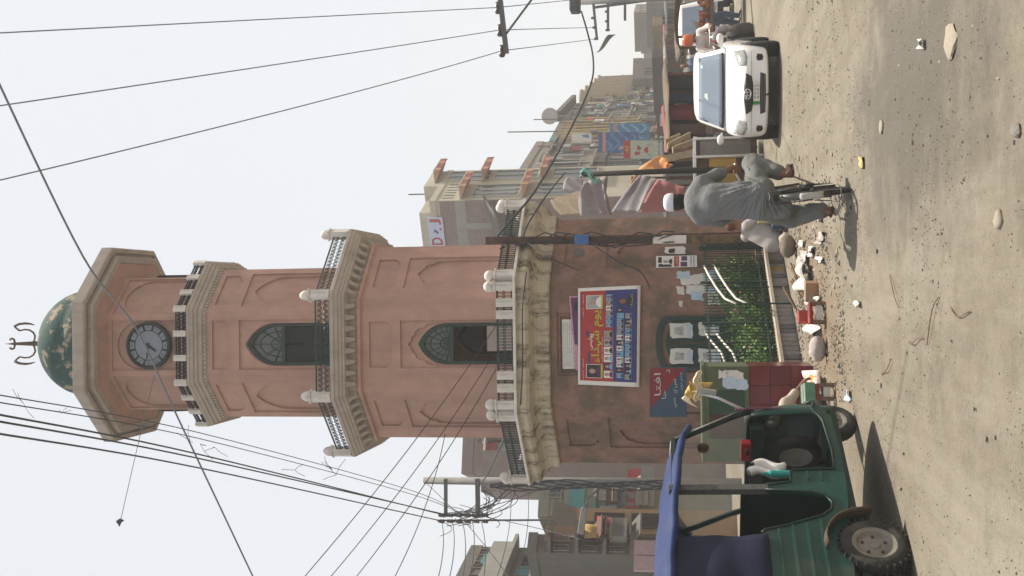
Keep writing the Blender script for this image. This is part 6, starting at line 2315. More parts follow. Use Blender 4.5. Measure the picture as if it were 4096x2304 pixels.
mb.tube([lp(2420, 1935), lp(2390, 1960), lp(2352, 1995), lp(2340, 2035)], .035, 6); mb.build('arm', galv, lamp)
mb = MB(); mb.bar(lp(2338, 2030), lp(2322, 2136), .16, .20); bevel(mb.build('lamp_head', concp, lamp), .03, 2)
# high cross arm reaching in from a pole outside the picture, with the transformer
dR = 27.0
pr0 = at(2010, -130, dR)
pole3 = thing('utility_pole', 'pole at the picture edge whose long black arm carries three wires', 'utility pole', (pr0.x, dR, 0))
def rp_(px, py, d=dR): return at(px, py, d) - Vector((pr0.x, dR, 0))
mb = MB(); mb.smooth = True
mb.tube([(0, 0, 0), (0, 0, at(1900, -130, dR).z)], [.16, .11], 12); mb.build('shaft', concp, pole3)
mb = MB(); mb.bar(rp_(1985, -140), rp_(2026, 213), .12); mb.build('cross_arm', galv, pole3)
mb = MB(); mb.bar(rp_(2155, -40), rp_(2026, 134), .045); mb.build('brace', galv, pole3)
for px, py in ((1992, 30), (2000, 120), (2008, 203)):
    inst('insulator', im, pole3, rp_(px, py), (0, R(90), 0), (1.2, 1.2, 1.6))
mb = MB(); mb.bar(rp_(2300, -40), rp_(2300, 50), .46, .26); bevel(mb.build('transformer', galv, pole3), .05, 2)
# second pole down the street
dQ = 48.0
q0 = at(2400, 5, dQ)
pole4 = thing('utility_pole', 'farther pole with three short cross arms under the transformer', 'utility pole', (q0.x, dQ, 0))
def qp(px, py): return at(px, py, dQ) - Vector((q0.x, dQ, 0))
mb = MB(); mb.smooth = True; mb.tube([(0, 0, 0), (0, 0, at(2300, 5, dQ).z)], [.17, .12], 10); mb.build('shaft', concp, pole4)
for a, b in (((2372, 0), (2388, 158)), ((2432, 0), (2432, 122)), ((2500, 0), (2500, 82))):
    mb = MB(); mb.bar(qp(*a), qp(*b), .11); mb.build('cross_arm', galv, pole4)
mb = MB(); mb.bar(qp(2376, 30), qp(2600, 0), .10); mb.build('brace', galv, pole4)
for px, py in ((2372, 72), (2378, 110), (2384, 155), (2428, 46), (2428, 85), (2430, 120)):
    inst('insulator', im, pole4, qp(px, py))

ncab = 0
def cable(pts, label, r=.012, sag=0.0, group=None, m=None, n=24):
    P_ = []
    if len(pts) == 2:
        a, b = pts
        for i in range(n + 1):
            p = a.lerp(b, i / n); p = p - Vector((0, 0, sag * 4 * (i / n) * (1 - i / n))); P_.append(p)
    else:
        for i in range(len(pts) - 1):
            q0_, q1, q2, q3 = pts[max(0, i - 1)], pts[i], pts[i + 1], pts[min(len(pts) - 1, i + 2)]
            for j in range(8):
                t = j / 8
                P_.append(.5 * ((2 * q1) + (q2 - q0_) * t + (2 * q0_ - 5 * q1 + 4 * q2 - q3) * t * t + (3 * q1 - q0_ - 3 * q2 + q3) * t ** 3))
        P_.append(pts[-1])
    mb = MB(); mb.smooth = True
    mb.tube(P_, r, 5)
    return tag(mb.build('cable', m or M['cable']), label, 'cable', group)
cgrey = mat('grey_cable', (.16, .18, .22), .7, .2, 9)
g3 = 'three wires to the long black arm'
cable([at(-60, 135, 14), at(1992, 30, dR)], 'straight wire ending at the arm end nearest the picture edge', .011, .03, g3, cgrey)
cable([at(-60, 432, 14), at(2000, 120, dR)], 'wire ending at the middle of the long black arm', .011, .12, g3, cgrey)
cable([at(-60, 735, 14), at(2008, 203, dR)], 'curving wire ending at the tip of the long black arm', .011, .35, g3, cgrey)
for a, b, lb in (((1992, 30), (2372, -10), 'thin wire between the two street poles nearest their shafts'), ((2000, 120), (2378, 110), 'thin middle wire between the two street poles'), ((2008, 203), (2384, 155), 'thin outer wire between the two street poles')):
    cable([at(*a, dR), at(*b, dQ)], lb, .012, .1, 'wires on to the farther pole')
cable([at(-60, 215, 11), at(330, 1022, 13), at(540, 1307, 14), at(702, 1651, 15), at(1030, 2345, 17)], 'thick cable crossing the clock face from edge to edge', .014, 0, None, cgrey)
gl = 'five wires climbing from the pole rack over the square'
for y0, y1, px1, lb in ((1570, 1960, 1640, 'uppermost thin wire of the bunch passing the canopy corner'), (1600, 1975, 1640, 'second thin wire of the bunch with twigs caught on it'), (1648, 2058, 1768, 'thick third wire of the bunch'), (1676, 2060, 1790, 'fourth wire of the bunch'), (1726, 2082, 1758, 'lowest thick wire of the bunch at the rack end')):
    pts = [at(-60, y0, 13), at(800, lerp(y0, y1, .44) - 10, 22), at(px1, y1, dP - .3)]
    if px1 == 1640: pts.append(at(1860, 2061, dP - .3))
    cable(pts, lb, .017 if y0 > 1640 else .010, 0, gl)
mb = MB(); mb.smooth = True
r_ = random.Random(2)
for px, py in ((95, 1615), (250, 1652), (760, 1760), (800, 1775), (860, 1790), (1180, 1880), (1330, 1880), (1345, 1900)):
    c_ = at(px, py, 18)
    for k in range(3):
        v = Vector((r_.uniform(-.3, .3), 0, r_.uniform(-.25, .25)))
        mb.tube([c_, c_ + v * .5 + Vector((0, 0, .03)), c_ + v], .005, 3)
tag(mb.build('caught_twigs', M['cable'], None), 'dry twigs and string caught on the bunch of wires', 'twigs', kind='stuff')
kt = at(478, 2086, 18.5)
cable([at(618, 1500, 19.6), at(548, 1795, 19), at(482, 2082, 18.5)], 'loose string from the clock to a torn black kite', .007, 0, None, cgrey)
mb = MB()
mb.add([kt + Vector((-.10, 0, 0)), kt + Vector((0, .01, .08)), kt + Vector((.06, 0, -.01)), kt + Vector((.02, .01, -.09)), kt + Vector((-.03, .02, -.02))], [(0, 1, 4), (1, 2, 4), (2, 3, 4)])
mb.add([p + Vector((0, .006, 0)) for p in [kt + Vector((-.10, 0, 0)), kt + Vector((0, .01, .08)), kt + Vector((.06, 0, -.01)), kt + Vector((.02, .01, -.09)), kt + Vector((-.03, .02, -.02))]], [(1, 0, 4), (2, 1, 4), (3, 2, 4)])
tag(mb.build('torn_kite', M['ink']), 'torn black kite hanging in the sky at the string end', 'kite')
gt = 'service lines from the tower balcony down to the houses'
for a, b, lb in (((1985, 1300, 18.4), (1185, 2345, 16), 'service line over the tower shaft reaching highest'), ((1960, 1440, 18.4), (1290, 2345, 17), 'second service line over the tower shaft'), ((1985, 1475, 18.4), (1395, 2345, 17.5), 'third service line over the tower shaft'), ((1780, 1736, 20), (1560, 2345, 18), 'service line from the tower side to the far edge')):
    cable([at(*a), at(*b)], lb, .008, .12, gt)
gd_ = 'lines dropping from the rack to the houses'
for i, (y0, x1) in enumerate(((1768, 1745), (1810, 1790), (1850, 1845), (1890, 1870), (1925, 1930))):
    cable([at(y0, 2086, dP - .3), at(x1, 2340, 24)], ['highest', 'second highest', 'middle', 'second lowest', 'lowest'][i] + ' line running from the rack to the edge', .012, .1, gd_)
for i, (a, b) in enumerate((((1700, 1928), (2050, 2330)), ((2042, 1950), (1980, 2330)), ((2110, 1945), (2060, 2330)), ((1950, 2070), (2330, 2160)))):
    cable([at(*a, dP - .3), at(*b, 27)], ['wire from the concrete pole top to the balconies', 'upper wire from the pole middle to the balconies', 'lower wire from the pole middle to the balconies', 'wire sloping from the rack to the white low house'][i], .010, .15)
cable([at(2080, 1625, 18.7), at(2000, 1790, 24), at(1950, 1895, 30), at(1930, 1925, dP - .3)], 'drooping black cable from the lower balcony to the concrete pole', .022)
cable([at(2325, 45, dR - .3), at(2350, 130, 26.5), at(2372, 230, 26), at(2365, 330, 25), at(2300, 480, 23.5), at(2215, 640, 21.5), at(2125, 785, 19.5), at(2070, 850, 19.2), at(1990, 945, 18.9)], 'heavy cable sagging from the transformer to the tower balcony', .022)
cable([at(2260, 690, 22), at(2180, 790, 19.6), at(2110, 900, 19.2), at(2090, 960, 18.8)], 'second cable along the right side of the lower balcony', .016)
cable([at(2105, 1090, 18.2), at(2090, 1230, 17.9), at(2090, 1450, 17.9), at(2082, 1620, 18.4)], 'cable slung along the lower balcony edge', .012)
cable([at(2110, 970, 18.7), at(2200, 1030, 18.2), at(2310, 1080, 18.3)], 'thin wire hanging across the cove near the pole', .010)
cable([at(2380, 985, 18.6), at(2480, 1050, 18.5), at(2560, 1085, 18.6), at(2600, 1150, 18.6)], 'loose wire on the right hand base wall', .012)
# strip of green and red cloth caught on the wires
c0, c1 = at(2450, 138, 40), at(2388, 212, 40)
mb = MB(); mb.smooth = True
mb.sheet(lambda u, v: c0.lerp(c1, u) + Vector((.06 * math.sin(u * 6), .1 * math.sin(u * 4), (v - .5) * .28 * (1 - u) ** .7 + .02)), 10, 3, .01)
tag(mb.build('cloth_strip', mat('faded_green_red_cloth', (.07, .13, .10), .9, .3, 3, dirt=(.22, .05, .04), damt=1, dsc=2.2)), 'torn green cloth strip caught on wires below the farther pole', 'cloth')
# ------------------------------------------------------------------ stalls, boards, tarpaulins and traffic on the right
def cl(name, c, var=.12): return mat(name, c, .9, var, 6, bump=.15, bsc=30)
greyt, pinkt, orat, lavt = cl('grey_tarpaulin', (.26, .25, .265)), cl('pink_tarpaulin', (.40, .17, .165)), cl('orange_tarpaulin', (.66, .33, .13)), cl('lavender_cloth', (.29, .26, .275))
thatch = mat('straw_mat', (.15, .12, .08), .95, .35, 18, bump=.6, bsc=50)
def tarp4(name, q, dd, label, m, sag=.12, cat='tarpaulin', nu=12, nv=10, wr=.02):
    a, b, c, d = [at(*p, dd_) for p, dd_ in zip(q, dd)]
    mb = MB(); mb.smooth = True
    def fn(u, v):
        p = a.lerp(b, u).lerp(d.lerp(c, u), v)
        return p + Vector((0, wr * math.sin(u * 9 + v * 7), -sag * 4 * u * (1 - u) * (1 - .3 * v) + wr * math.sin(u * 13 + v * 4)))
    mb.sheet(fn, nu, nv, .01)
    return tag(mb.build(name, m), label, cat)
tarp4('tarpaulin', [(2443, 850), (2553, 850), (2624, 716), (2556, 697)], [25, 24, 22.4, 22.6], 'slanting grey tarpaulin over the stalls behind the cyclist', greyt, .05)
tarp4('tarpaulin', [(2556, 850), (2735, 845), (2739, 750), (2626, 718)], [24, 23.4, 22, 22.3], 'faded pink tarpaulin hanging next to the grey one', pinkt, .05)
tarp4('tarpaulin', [(2500, 780), (2540, 690), (2560, 690), (2520, 780)], [24.5, 23.2, 23.2, 24.4], 'narrow orange strip of sheet above the grey tarpaulin', orat, .02, nu=6, nv=3)
tarp4('tarpaulin', [(2540, 690), (2668, 688), (2684, 660), (2640, 618)], [23.6, 23.2, 23, 23.2], 'sunlit orange tarpaulin bundled over the stall posts', orat, .04, wr=.05)
tarp4('tarpaulin', [(2322, 862), (2440, 860), (2418, 704), (2326, 728)], [24.4, 23.6, 22.4, 23], 'pale lavender cloth sagging below the tower balcony end', lavt, .16, wr=.06)
tarp4('tarpaulin', [(2252, 762), (2335, 762), (2330, 715), (2262, 708)], [25, 25, 25.4, 25.4], 'small pinkish white cloth above the lavender one', lavt, .02)
tarp4('straw_mat', [(2245, 860), (2400, 850), (2345, 752), (2195, 800)], [26, 25, 26, 27], 'frayed straw mat leaning over the stall roof by the tower', thatch, .02, cat='mat', wr=.04)
p0, p1 = gnd(3010, 686), at(2332, 698, 22)
p0 = Vector((p1.x, 22, 0))
mb = MB(); mb.smooth = True; mb.tube([p0, p0.lerp(p1, .5) + Vector((.02, 0, 0)), p1], [.07, .06, .05], 8)
tag(mb.build('stall_post', mat('black_post', (.03, .028, .024), .9, .3, 9)), 'blackened wooden post beside the orange tarpaulin', 'post')
c_ = at(2345, 704, 21.9)
mb = MB(); mb.smooth = True
mb.sheet(lambda u, v: c_ + Vector((.12 * (u - .5) + .12 * math.sin(v * 5), -.08, .10 - .34 * v + .04 * math.sin(u * 9))), 6, 8, .01)
tag(mb.build('plastic_bag', mat('teal_bag', (.16, .42, .36), .5, .2, 12)), 'torn teal plastic bag tied to the black post top', 'bag')
def board(name, x0, x1, y0, y1, d, label, mats, deco=None, cat='sign board', th=.06):
    F, w_, h_ = quadF(at(x0, y1, d), at(x0, y0, d), at(x1, y0, d), at(x1, y1, d))
    o = thing(name, label, cat, (0, 0, 0))
    mb = MB(); mb.plate([(0, 0), (w_, 0), (w_, h_), (0, h_)], [], F, 0, th); mb.build('panel', mats[0], o)
    if deco:
        mb = MB(); deco(mb, F, w_, h_); mb.build('print', mats[1:], o)
    mb = MB()
    for u in (.1, .9):
        p = F(u * w_, 0, th + .02); mb.bar(p + Vector((0, 0, h_ * .9)), Vector((p.x, p.y, 0)), .05)
    mb.build('post', M['rust'], o)
    return o
bb1, bb2 = mat('bright_blue_print', (.05, .19, .36), .5, .2, 3), mat('deep_blue_print', (.03, .08, .24), .5, .2, 3)
palep, salm = mat('pale_blue_print', (.20, .38, .50), .5, .2, 4), mat('salmon_print', (.45, .19, .16), .6, .1, 9)
def waves(mb, F, w_, h_):
    for i in range(4):
        mb.m = 0
        y0 = .15 + .2 * i
        mb.plate([(lerp(.1, .95, k / 8) * w_, (y0 + .10 * math.sin(k * .8 + i) ) * h_) for k in range(9)] + [(lerp(.95, .1, k / 8) * w_, (y0 + .07 + .10 * math.sin((8 - k) * .8 + i)) * h_) for k in range(9)], [], F, -.004 - .001 * i, 0)
    mb.m = 1
    mb.plate([(.02 * w_, .82 * h_), (.98 * w_, .82 * h_), (.98 * w_, .90 * h_), (.02 * w_, .90 * h_)], [], F, -.012, -.008)
board('billboard', 2438, 2598, 492, 562, 62, 'upper blue billboard with light waves on the brown building', [bb1, palep, salm], waves)
def waves2(mb, F, w_, h_):
    waves(mb, F, w_, h_)
    mb.m = 2
    mb.plate([(.05 * w_, .04 * h_), (.42 * w_, .04 * h_), (.36 * w_, .34 * h_), (.10 * w_, .30 * h_)], [], F, -.016, -.013)
    mb.m = 3
    mb.plate([(.23 * w_ + .07 * w_ * math.cos(2 * math.pi * i / 12), .42 * h_ + .08 * h_ * math.sin(2 * math.pi * i / 12)) for i in range(12)], [], F, -.016, -.013)
board('billboard', 2394, 2556, 528, 610, 60.5, 'lower blue billboard with a figure in pink at its corner', [bb2, bb1, salm, print_mats[PK], print_mats[PS]], waves2)
def wb(mb, F, w_, h_):
    mb.m = 0
    mb.plate([(0, .80 * h_), (w_, .80 * h_), (w_, h_), (0, h_)], [], F, -.005, 0)
    mb.m = 1
    put_text(mb, shape('پر'), F, .5 * w_, .90 * h_, w=.4 * w_, h=.13 * h_, d=-.008)
    for i, (u, v, a, b) in enumerate(((.3, .6, .22, .12), (.6, .55, .25, .10), (.45, .35, .3, .10), (.75, .25, .15, .15), (.2, .25, .15, .1))):
        mb.m = 0 if i < 3 else 2
        mb.plate(ragged(u * w_, v * h_, a * w_, b * h_, i + 300, .4), [], F, -.006 - .001 * i, 0)
board('billboard', 2494, 2634, 562, 634, 44, 'pale green board with a red top strip in front of the blue billboards', [mat('pale_green_board', (.36, .39, .31), .6, .15, 8), M['red'], M['yellow'], print_mats[GY]], wb)
def tealb(mb, F, w_, h_):
    mb.plate([(.5 * w_, .1 * h_), (.9 * w_, .15 * h_), (.8 * w_, .5 * h_), (.6 * w_, .4 * h_)], [], F, -.006, 0)
board('billboard', 2286, 2366, 533, 572, 64, 'small white board with a teal mark high on the brown building', [M['whitep'], bb1], tealb)
board('billboard', 2640, 2694, 456, 504, 40, 'lavender white cloth notice hung over the garment stall', [mat('lavender_board', (.44, .41, .50), .7, .1, 9), print_mats[GY]], lambda mb, F, w_, h_: [mb.plate(rect(.3 * w_, h_ * z, h_ * (z + .05)), [], lambda s, zz, d: F(s + .5 * w_, zz, d), -.005, 0) for z in (.3, .5, .7)])
board('billboard', 2525, 2615, 706, 748, 26, 'red and white torn poster board behind the black post', [M['red'], M['paper'], print_mats[BL]], lambda mb, F, w_, h_: [mb.plate(ragged(.5 * w_, .6 * h_, .7 * w_, .4 * h_, 9, .3), [], F, -.005, 0)])

def stall(label, px, py, d, w_, dp, h, aw, ctr, seed, goods=True, rz=0):
    b = at(px, py, d); r_ = random.Random(seed)
    o = thing('market_stall', label, 'market stall', (b.x, d, 0), rz, 'stalls along the street')
    for sx in (-1, 1):
        for sy in (0, 1):
            mb = MB(); mb.bar((sx * w_ / 2, sy * dp, 0), (sx * w_ / 2 + r_.uniform(-.05, .05), sy * dp, h - .03), .06); mb.build('post', M['wood'], o)
    mb = MB(); mb.box(-w_ / 2, w_ / 2, .02, dp, .72, .80); mb.box(-w_ / 2, w_ / 2, .03, .06, .1, .719); mb.build('counter', ctr, o)
    mb = MB(); mb.smooth = True
    mb.sheet(lambda u, v: Vector((lerp(-w_ / 2 - .25, w_ / 2 + .25, u), lerp(-.55, dp + .2, v), h + .02 * v - .07 * math.sin(math.pi * u) + .02 * math.sin(u * 15) - .10 * (1 - v) ** 6)), 12, 6, .015)
    mb.build('awning', aw, o)
    if goods:
        for i in range(6):
            mb = MB(); x = lerp(-w_ / 2 + .2, w_ / 2 - .2, i / 5); hh = r_.uniform(.12, .4)
            mb.obb((x, dp * .45, .801 + hh / 2), (.24, .3, hh), r_.uniform(-.3, .3))
            tag(mb.build('goods_box', r_.choice([M['wood'], M['red'], M['paper'], orat, greyt, M['blue']])), None)
            ob = bpy.data.objects[-1] if False else COL.objects[-1]
            ob.location = o.location if rz == 0 else ob.location
            tag(ob, ['first', 'second', 'third', 'fourth', 'fifth', 'last'][i] + ' box from the left on the ' + label, 'box', 'goods on the street stalls')
    return o
aw_ = [cl('brown_awning', (.13, .10, .075)), cl('dull_red_awning', (.20, .06, .055)), cl('sand_awning', (.13, .10, .07)), cl('dirty_white_awning', (.22, .21, .19)), cl('dark_awning', (.06, .06, .065)), cl('green_awning', (.06, .12, .09))]
for i, (py, d, w_, h, a, lb) in enumerate([(395, 42, 2.6, 2.3, 2, 'stall under a sand coloured awning'), (330, 47, 2.6, 2.4, 3, 'stall with a dirty white awning'), (280, 53, 3.0, 2.5, 0, 'stall with a brown sagging awning'),
        (225, 60, 3.0, 2.6, 1, 'stall with a dull red awning far down the street'), (180, 68, 3.2, 2.6, 2, 'second sand roofed stall far down the street'), (130, 72, 3.2, 2.7, 5, 'stall under a dark green awning'), (85, 66, 3.0, 2.6, 0, 'brown roofed stall near the end of the street'), (35, 58, 2.8, 2.5, 4, 'black roofed stall behind the fruit cart'), (610, 36, 2.6, 2.3, 1, 'red roofed stall behind the black sacks'), (800, 27, 2.4, 2.2, 4, 'dark stall close behind the tower')]):
    stall(lb, 2735, py, d, w_, 1.6, h, aw_[a], M['wood'], 400 + i, goods=i in (0, 1, 2, 8))
# garment stall with dark clothes
gs = stall('stall hung with dark red and black garments', 2735, 478, 30, 2.6, 1.4, 2.15, aw_[2], M['wood'], 450, goods=False, rz=R(12))
gcol = [cl('garment_black', (.02, .02, .024)), cl('garment_maroon', (.14, .02, .02)), cl('garment_red', (.26, .03, .03)), cl('garment_navy', (.02, .025, .06)), cl('garment_brown', (.09, .05, .035))]
r_ = random.Random(6)
gst = bpy.data.objects['market_stall.%03d' % 10] if 'market_stall.010' in bpy.data.objects else gs
for i in range(12):
    x = lerp(-1.25, 1.25, i / 11)
    mb = MB(); mb.smooth = True
    w2, l2, y0 = r_.uniform(.16, .24), r_.uniform(.7, 1.15), -.12 + .25 * (i % 2)
    mb.loft([[Vector((x + sx * w2 * k_, y0 + sy * .05 + .02 * math.sin(i + z * 6), 2.05 - l2 * z)) for sx, sy in ((-1, -1), (1, -1), (1, 1), (-1, 1))] for z, k_ in ((0, .25), (.08, .95), (.25, .7), (.6, .75), (1, 1.0))])
    ob = mb.build('garment', gcol[i % 5])
    ob.location = gs.location; ob.rotation_euler = gs.rotation_euler
    tag(ob, ['first', 'second', 'third', 'fourth', 'fifth', 'sixth', 'seventh', 'eighth', 'ninth', 'tenth', 'eleventh', 'last'][i] + ' garment from the near end of the dark stall, ' + ['black', 'maroon', 'red', 'navy', 'brown'][i % 5], 'garment', 'garments hung in the dark stall')
# yellow steel cart, sacks, planks
yp = mat('yellow_panel', (.38, .23, .04), .6, .2, 6, dirt=(.2, .14, .06), damt=.5, dsc=3)
cb = Vector((at(2990, 640, 22.5).x, 22.5, 0))
ct = thing('steel_cart', 'yellow panelled steel food cart behind the cyclist', 'cart', cb, R(20))
mb = MB(); mb.box(-.55, .50, 0, .8, .12, 1.36); mb.build('cabinet', M['rust'], ct)
mb = MB(); mb.box(-.50, .05, -.03, -.001, .55, 1.10); mb.build('panel', yp, ct)
mb = MB(); mb.box(.12, .46, -.03, -.001, .25, 1.28); mb.build('door', mat('steel_grey_panel', (.14, .13, .12), .5, .2, 6, metal=.3), ct)
for x in (-.56, .08, .50):
    mb = MB(); mb.bar((x, -.04, 0), (x, -.04, 1.42), .05); mb.build('frame_post', M['whitep'], ct)
mb = MB(); mb.box(-.60, .55, -.06, .85, 1.361, 1.42); mb.build('counter', M['steel'], ct)
for i, (x, y, z, s) in enumerate(((2945, 592, 23.2, .30), (2920, 572, 23.6, .28), (2870, 596, 23.5, .30), (2880, 566, 24.0, .26), (2830, 585, 24.0, .25))):
    p = at(x, y, z); zc = max(.16, p.z - .1)
    mb = MB(); mb.smooth = True
    mb.ball((p.x, z, zc), (s * .8, s * .7, s * 1.05), 12, 9)
    for k, v in enumerate(mb.v):
        n_ = n3(*v, 5)
        mb.v[k] = (v[0] + n_ * .06, v[1] + n_ * .05, max(.0, v[2] + n_ * .07))
    tag(mb.build('black_sack', mat('black_sack_%d' % i, (.018, .018, .02), .45, .3, 9)), ['black sack lowest and nearest the road', 'black sack beside the lowest one', 'black sack above the lowest one', 'black sack at the pile rear', 'topmost black sack of the pile behind the cart'][i], 'sack', 'black sacks behind the cart')
for i, (a, b) in enumerate((((2670, 585, 26), (2760, 540, 26.5)), ((2690, 600, 25.6), (2790, 560, 26)), ((2660, 570, 26.3), (2720, 545, 26.6)), ((2640, 640, 25), (2830, 600, 25)))):
    p, q = at(*a), at(*b)
    mb = MB(); mb.bar(p, q, .16, .04)
    tag(mb.build('plank', mat('pale_plank_%d' % i, (.36, .29, .20), .9, .2, 9)), ['longest pale plank leaning over the stall', 'lower pale plank leaning over the stall', 'short upper plank over the stall', 'grey plank standing behind the black sacks'][i], 'plank', 'planks leaning on the stalls')
    mb = MB(); mb.bar(Vector((p.x, p.y + .05, 0)), p + Vector((0, .05, 0)), .06)
    tag(mb.build('stall_post', M['wood']), ['thin post under the longest pale plank', 'thin post under the lower pale plank', 'thin post under the short plank', 'thin post under the grey plank'][i], 'post')

# people and vehicles at the right edge
van = thing('parked_van', 'small white van facing the camera at the right edge', 'van', (at(2880, 92, 34).x, 34, 0), R(168))
mb = MB(); mb.smooth = False
prof_ = [(0, .32), (.05, .80), (.16, .92), (.50, 1.62), (.75, 1.76), (3.1, 1.74), (3.3, 1.6), (3.35, .35)]
hw_ = lambda z: .72 - .12 * max(0, (z - .9) / .9)
mb.loft([[Vector((sx * hw_(z) * k_, -y, z)) for y, z in prof_] for sx, k_ in ((-1, 1), (-1, .94), (1, .94), (1, 1))] if False else [[Vector((-hw_(z), -y, z)) for y, z in prof_], [Vector((hw_(z), -y, z)) for y, z in prof_]])
bevel(mb.build('body', carp, van), .06, 3)
mb = MB(); mb.add([(-.58, -.175, .96), (.58, -.175, .96), (.52, -.475, 1.57), (-.52, -.475, 1.57)], [(0, 1, 2, 3)]); mb.v = [(x, y + .02, z + .01) for x, y, z in mb.v]; mb.build('windscreen', glassm, van)
for s in (-1, 1):
    mb = MB(); mb.box(min(s * .40, s * .64), max(s * .40, s * .64), -.03, .012, .56, .70); bevel(mb.build('headlamp', lampm, van), .02)
    for y in (-.5, -2.7): wheel('wheel', .25, .14, (s * .66, y, .25), van)
mb = MB(); mb.box(-.66, .66, -.06, .05, .32, .50); bevel(mb.build('bumper', blk, van), .02)
mb = MB(); mb.box(-.36, .36, -.03, .02, .58, .68); mb.build('grille', blk, van)

ride = dict(head=(0, .02, 1.55), neck=(0, -.05, 1.36), pelvis=(0, -.20, .84), shR=(.20, -.04, 1.28), shL=(-.20, -.04, 1.28), elR=(.30, .16, 1.06), elL=(-.30, .16, 1.06), haR=(.28, .46, 1.02), haL=(-.28, .46, 1.02), knR=(.22, .24, .72), knL=(-.22, .24, .72), anR=(.18, .02, .28), anL=(-.18, .02, .28))
mbp = Vector((at(2990, 150, 25.5).x, 25.5, 0))
rider2 = person('motorcyclist in white kameez and orange helmet beside the white car', mbp, ride, white_k, pale_k, .95, R(172), res=.022)
mb = MB(); mb.smooth = True
mb.lathe([(.12, 1.44), (.145, 1.50), (.14, 1.60), (.10, 1.68), (.001, 1.70)], 16, (0, .02, -.08))
mb.build('helmet', mat('orange_helmet', (.55, .13, .05), .3, .1, 5), rider2)
mc = thing('motorcycle', 'small dark motorcycle ridden beside the white car', 'motorcycle', mbp, R(172))
for y in (-.62, .62):
    mb = MB(); mb.smooth = True
    mb.lathe([(.23, -.04), (.29, -.045), (.30, 0), (.29, .045), (.23, .04)], 20, (0, 0, 0), 'x', 0.0, False); w2 = mb.build('wheel', M['black'], mc, (0, y, .30))
    mb = MB(); mb.lathe([(.001, -.02), (.05, -.03), (.22, -.01), (.22, .01), (.05, .03), (.001, .02)], 14, (0, 0, 0), 'x'); mb.build('rim', M['steel'], w2)
mb = MB(); mb.box(-.11, .11, -.60, .05, .70, .80); bevel(mb.build('seat', seatm, mc), .04, 2)
mb = MB(); mb.smooth = True; mb.ball((0, .22, .80), (.13, .26, .14), 12, 8); mb.build('fuel_tank', M['red'], mc)
mb = MB(); mb.box(-.13, .13, -.15, .25, .30, .62); bevel(mb.build('engine', M['steel'], mc), .03, 2)
mb = MB(); mb.smooth = True; mb.tube([(-.34, .42, 1.0), (-.1, .46, .98), (.1, .46, .98), (.34, .42, 1.0)], .014, 6); mb.tube([(0, .46, .98), (0, .62, .30)], .03, 6); mb.build('handlebar', M['steel'], mc)
mb = MB(); mb.smooth = True; mb.ball((0, .60, .86), (.09, .07, .09), 12, 8); mb.build('headlamp', lampm, mc)
mb = MB(); mb.smooth = True; mb.tube([(.0, .1, .34), (.0, -.62, .30)], .03, 6); mb.build('frame', blk, mc)
mb = MB(); mb.smooth = True
b_ = Vector((at(2960, 133, 24.9).x, 24.9, 0))
mb.loft([[b_ + Vector((.24 * k_ * math.cos(a), .14 * k_ * math.sin(a), z)) for a in [2 * math.pi * i / 14 for i in range(14)]] for z, k_ in ((.02, .8), (.10, 1.0), (.35, .95), (.5, .75), (.56, .3))])
tag(mb.build('bag', cl('dark_bag', (.06, .05, .045))), 'dark travel bag standing beside the white car', 'bag')
bend = dict(head=(.0, .55, 1.12), neck=(0, .40, 1.10), pelvis=(0, -.08, .90), shR=(.18, .30, 1.06), shL=(-.18, .30, 1.06), elR=(.24, .48, .84), elL=(-.24, .48, .84), haR=(.16, .66, .78), haL=(-.16, .66, .78), knR=(.13, .02, .48), knL=(-.13, -.05, .48), anR=(.14, -.05, .07), anL=(-.14, -.14, .07), face=(0, .8, -.5))
person('man in blue grey shalwar kameez bending over the fruit cart', Vector((at(2950, 66, 30).x, 30, 0)), bend, blue_k, blue_k, .95, R(-75), res=.024)
stand = dict(head=(0, .03, 1.58), neck=(0, 0, 1.40), pelvis=(0, 0, .92), shR=(.20, 0, 1.33), shL=(-.20, 0, 1.33), elR=(.25, .04, 1.06), elL=(-.25, .04, 1.06), haR=(.24, .16, .82), haL=(-.24, .16, .82), knR=(.11, .04, .49), knL=(-.11, .0, .49), anR=(.11, -.03, .07), anL=(-.11, -.06, .07))
for i, (py, d, c1, rz, lb) in enumerate(((205, 40, white_k, 30, 'man in white standing by the brown sagging awning'), (256, 38, blue_k, 160, 'man in dark blue walking behind the white car'), (150, 46, pale_k, 90, 'man in pale grey standing far down the street'), (300, 44, dark_k, -40, 'man in black standing before the dirty white awning'), (420, 36, pale_k, 100, 'man in pale kameez beside the sand coloured awning'), (108, 50, dark_k, 10, 'man in dark clothes at the street end'), (345, 33, dark_k, 70, 'man in black close behind the white car roof'), (560, 31, blue_k, 20, 'man in blue grey beside the planks'), (372, 39, white_k, -60, 'man in white between two stalls'), (182, 36, dark_k, 200, 'man in dark clothes by the orange helmet'), (235, 50, pale_k, 0, 'small pale figure under the dull red awning'), (285, 56, blue_k, 45, 'distant figure in blue grey by the brown awning'))):
    person(lb, Vector((at(2900, py, d).x, d, 0)), stand, c1, c1 if i % 2 else pale_k, .98, R(rz), res=.035)
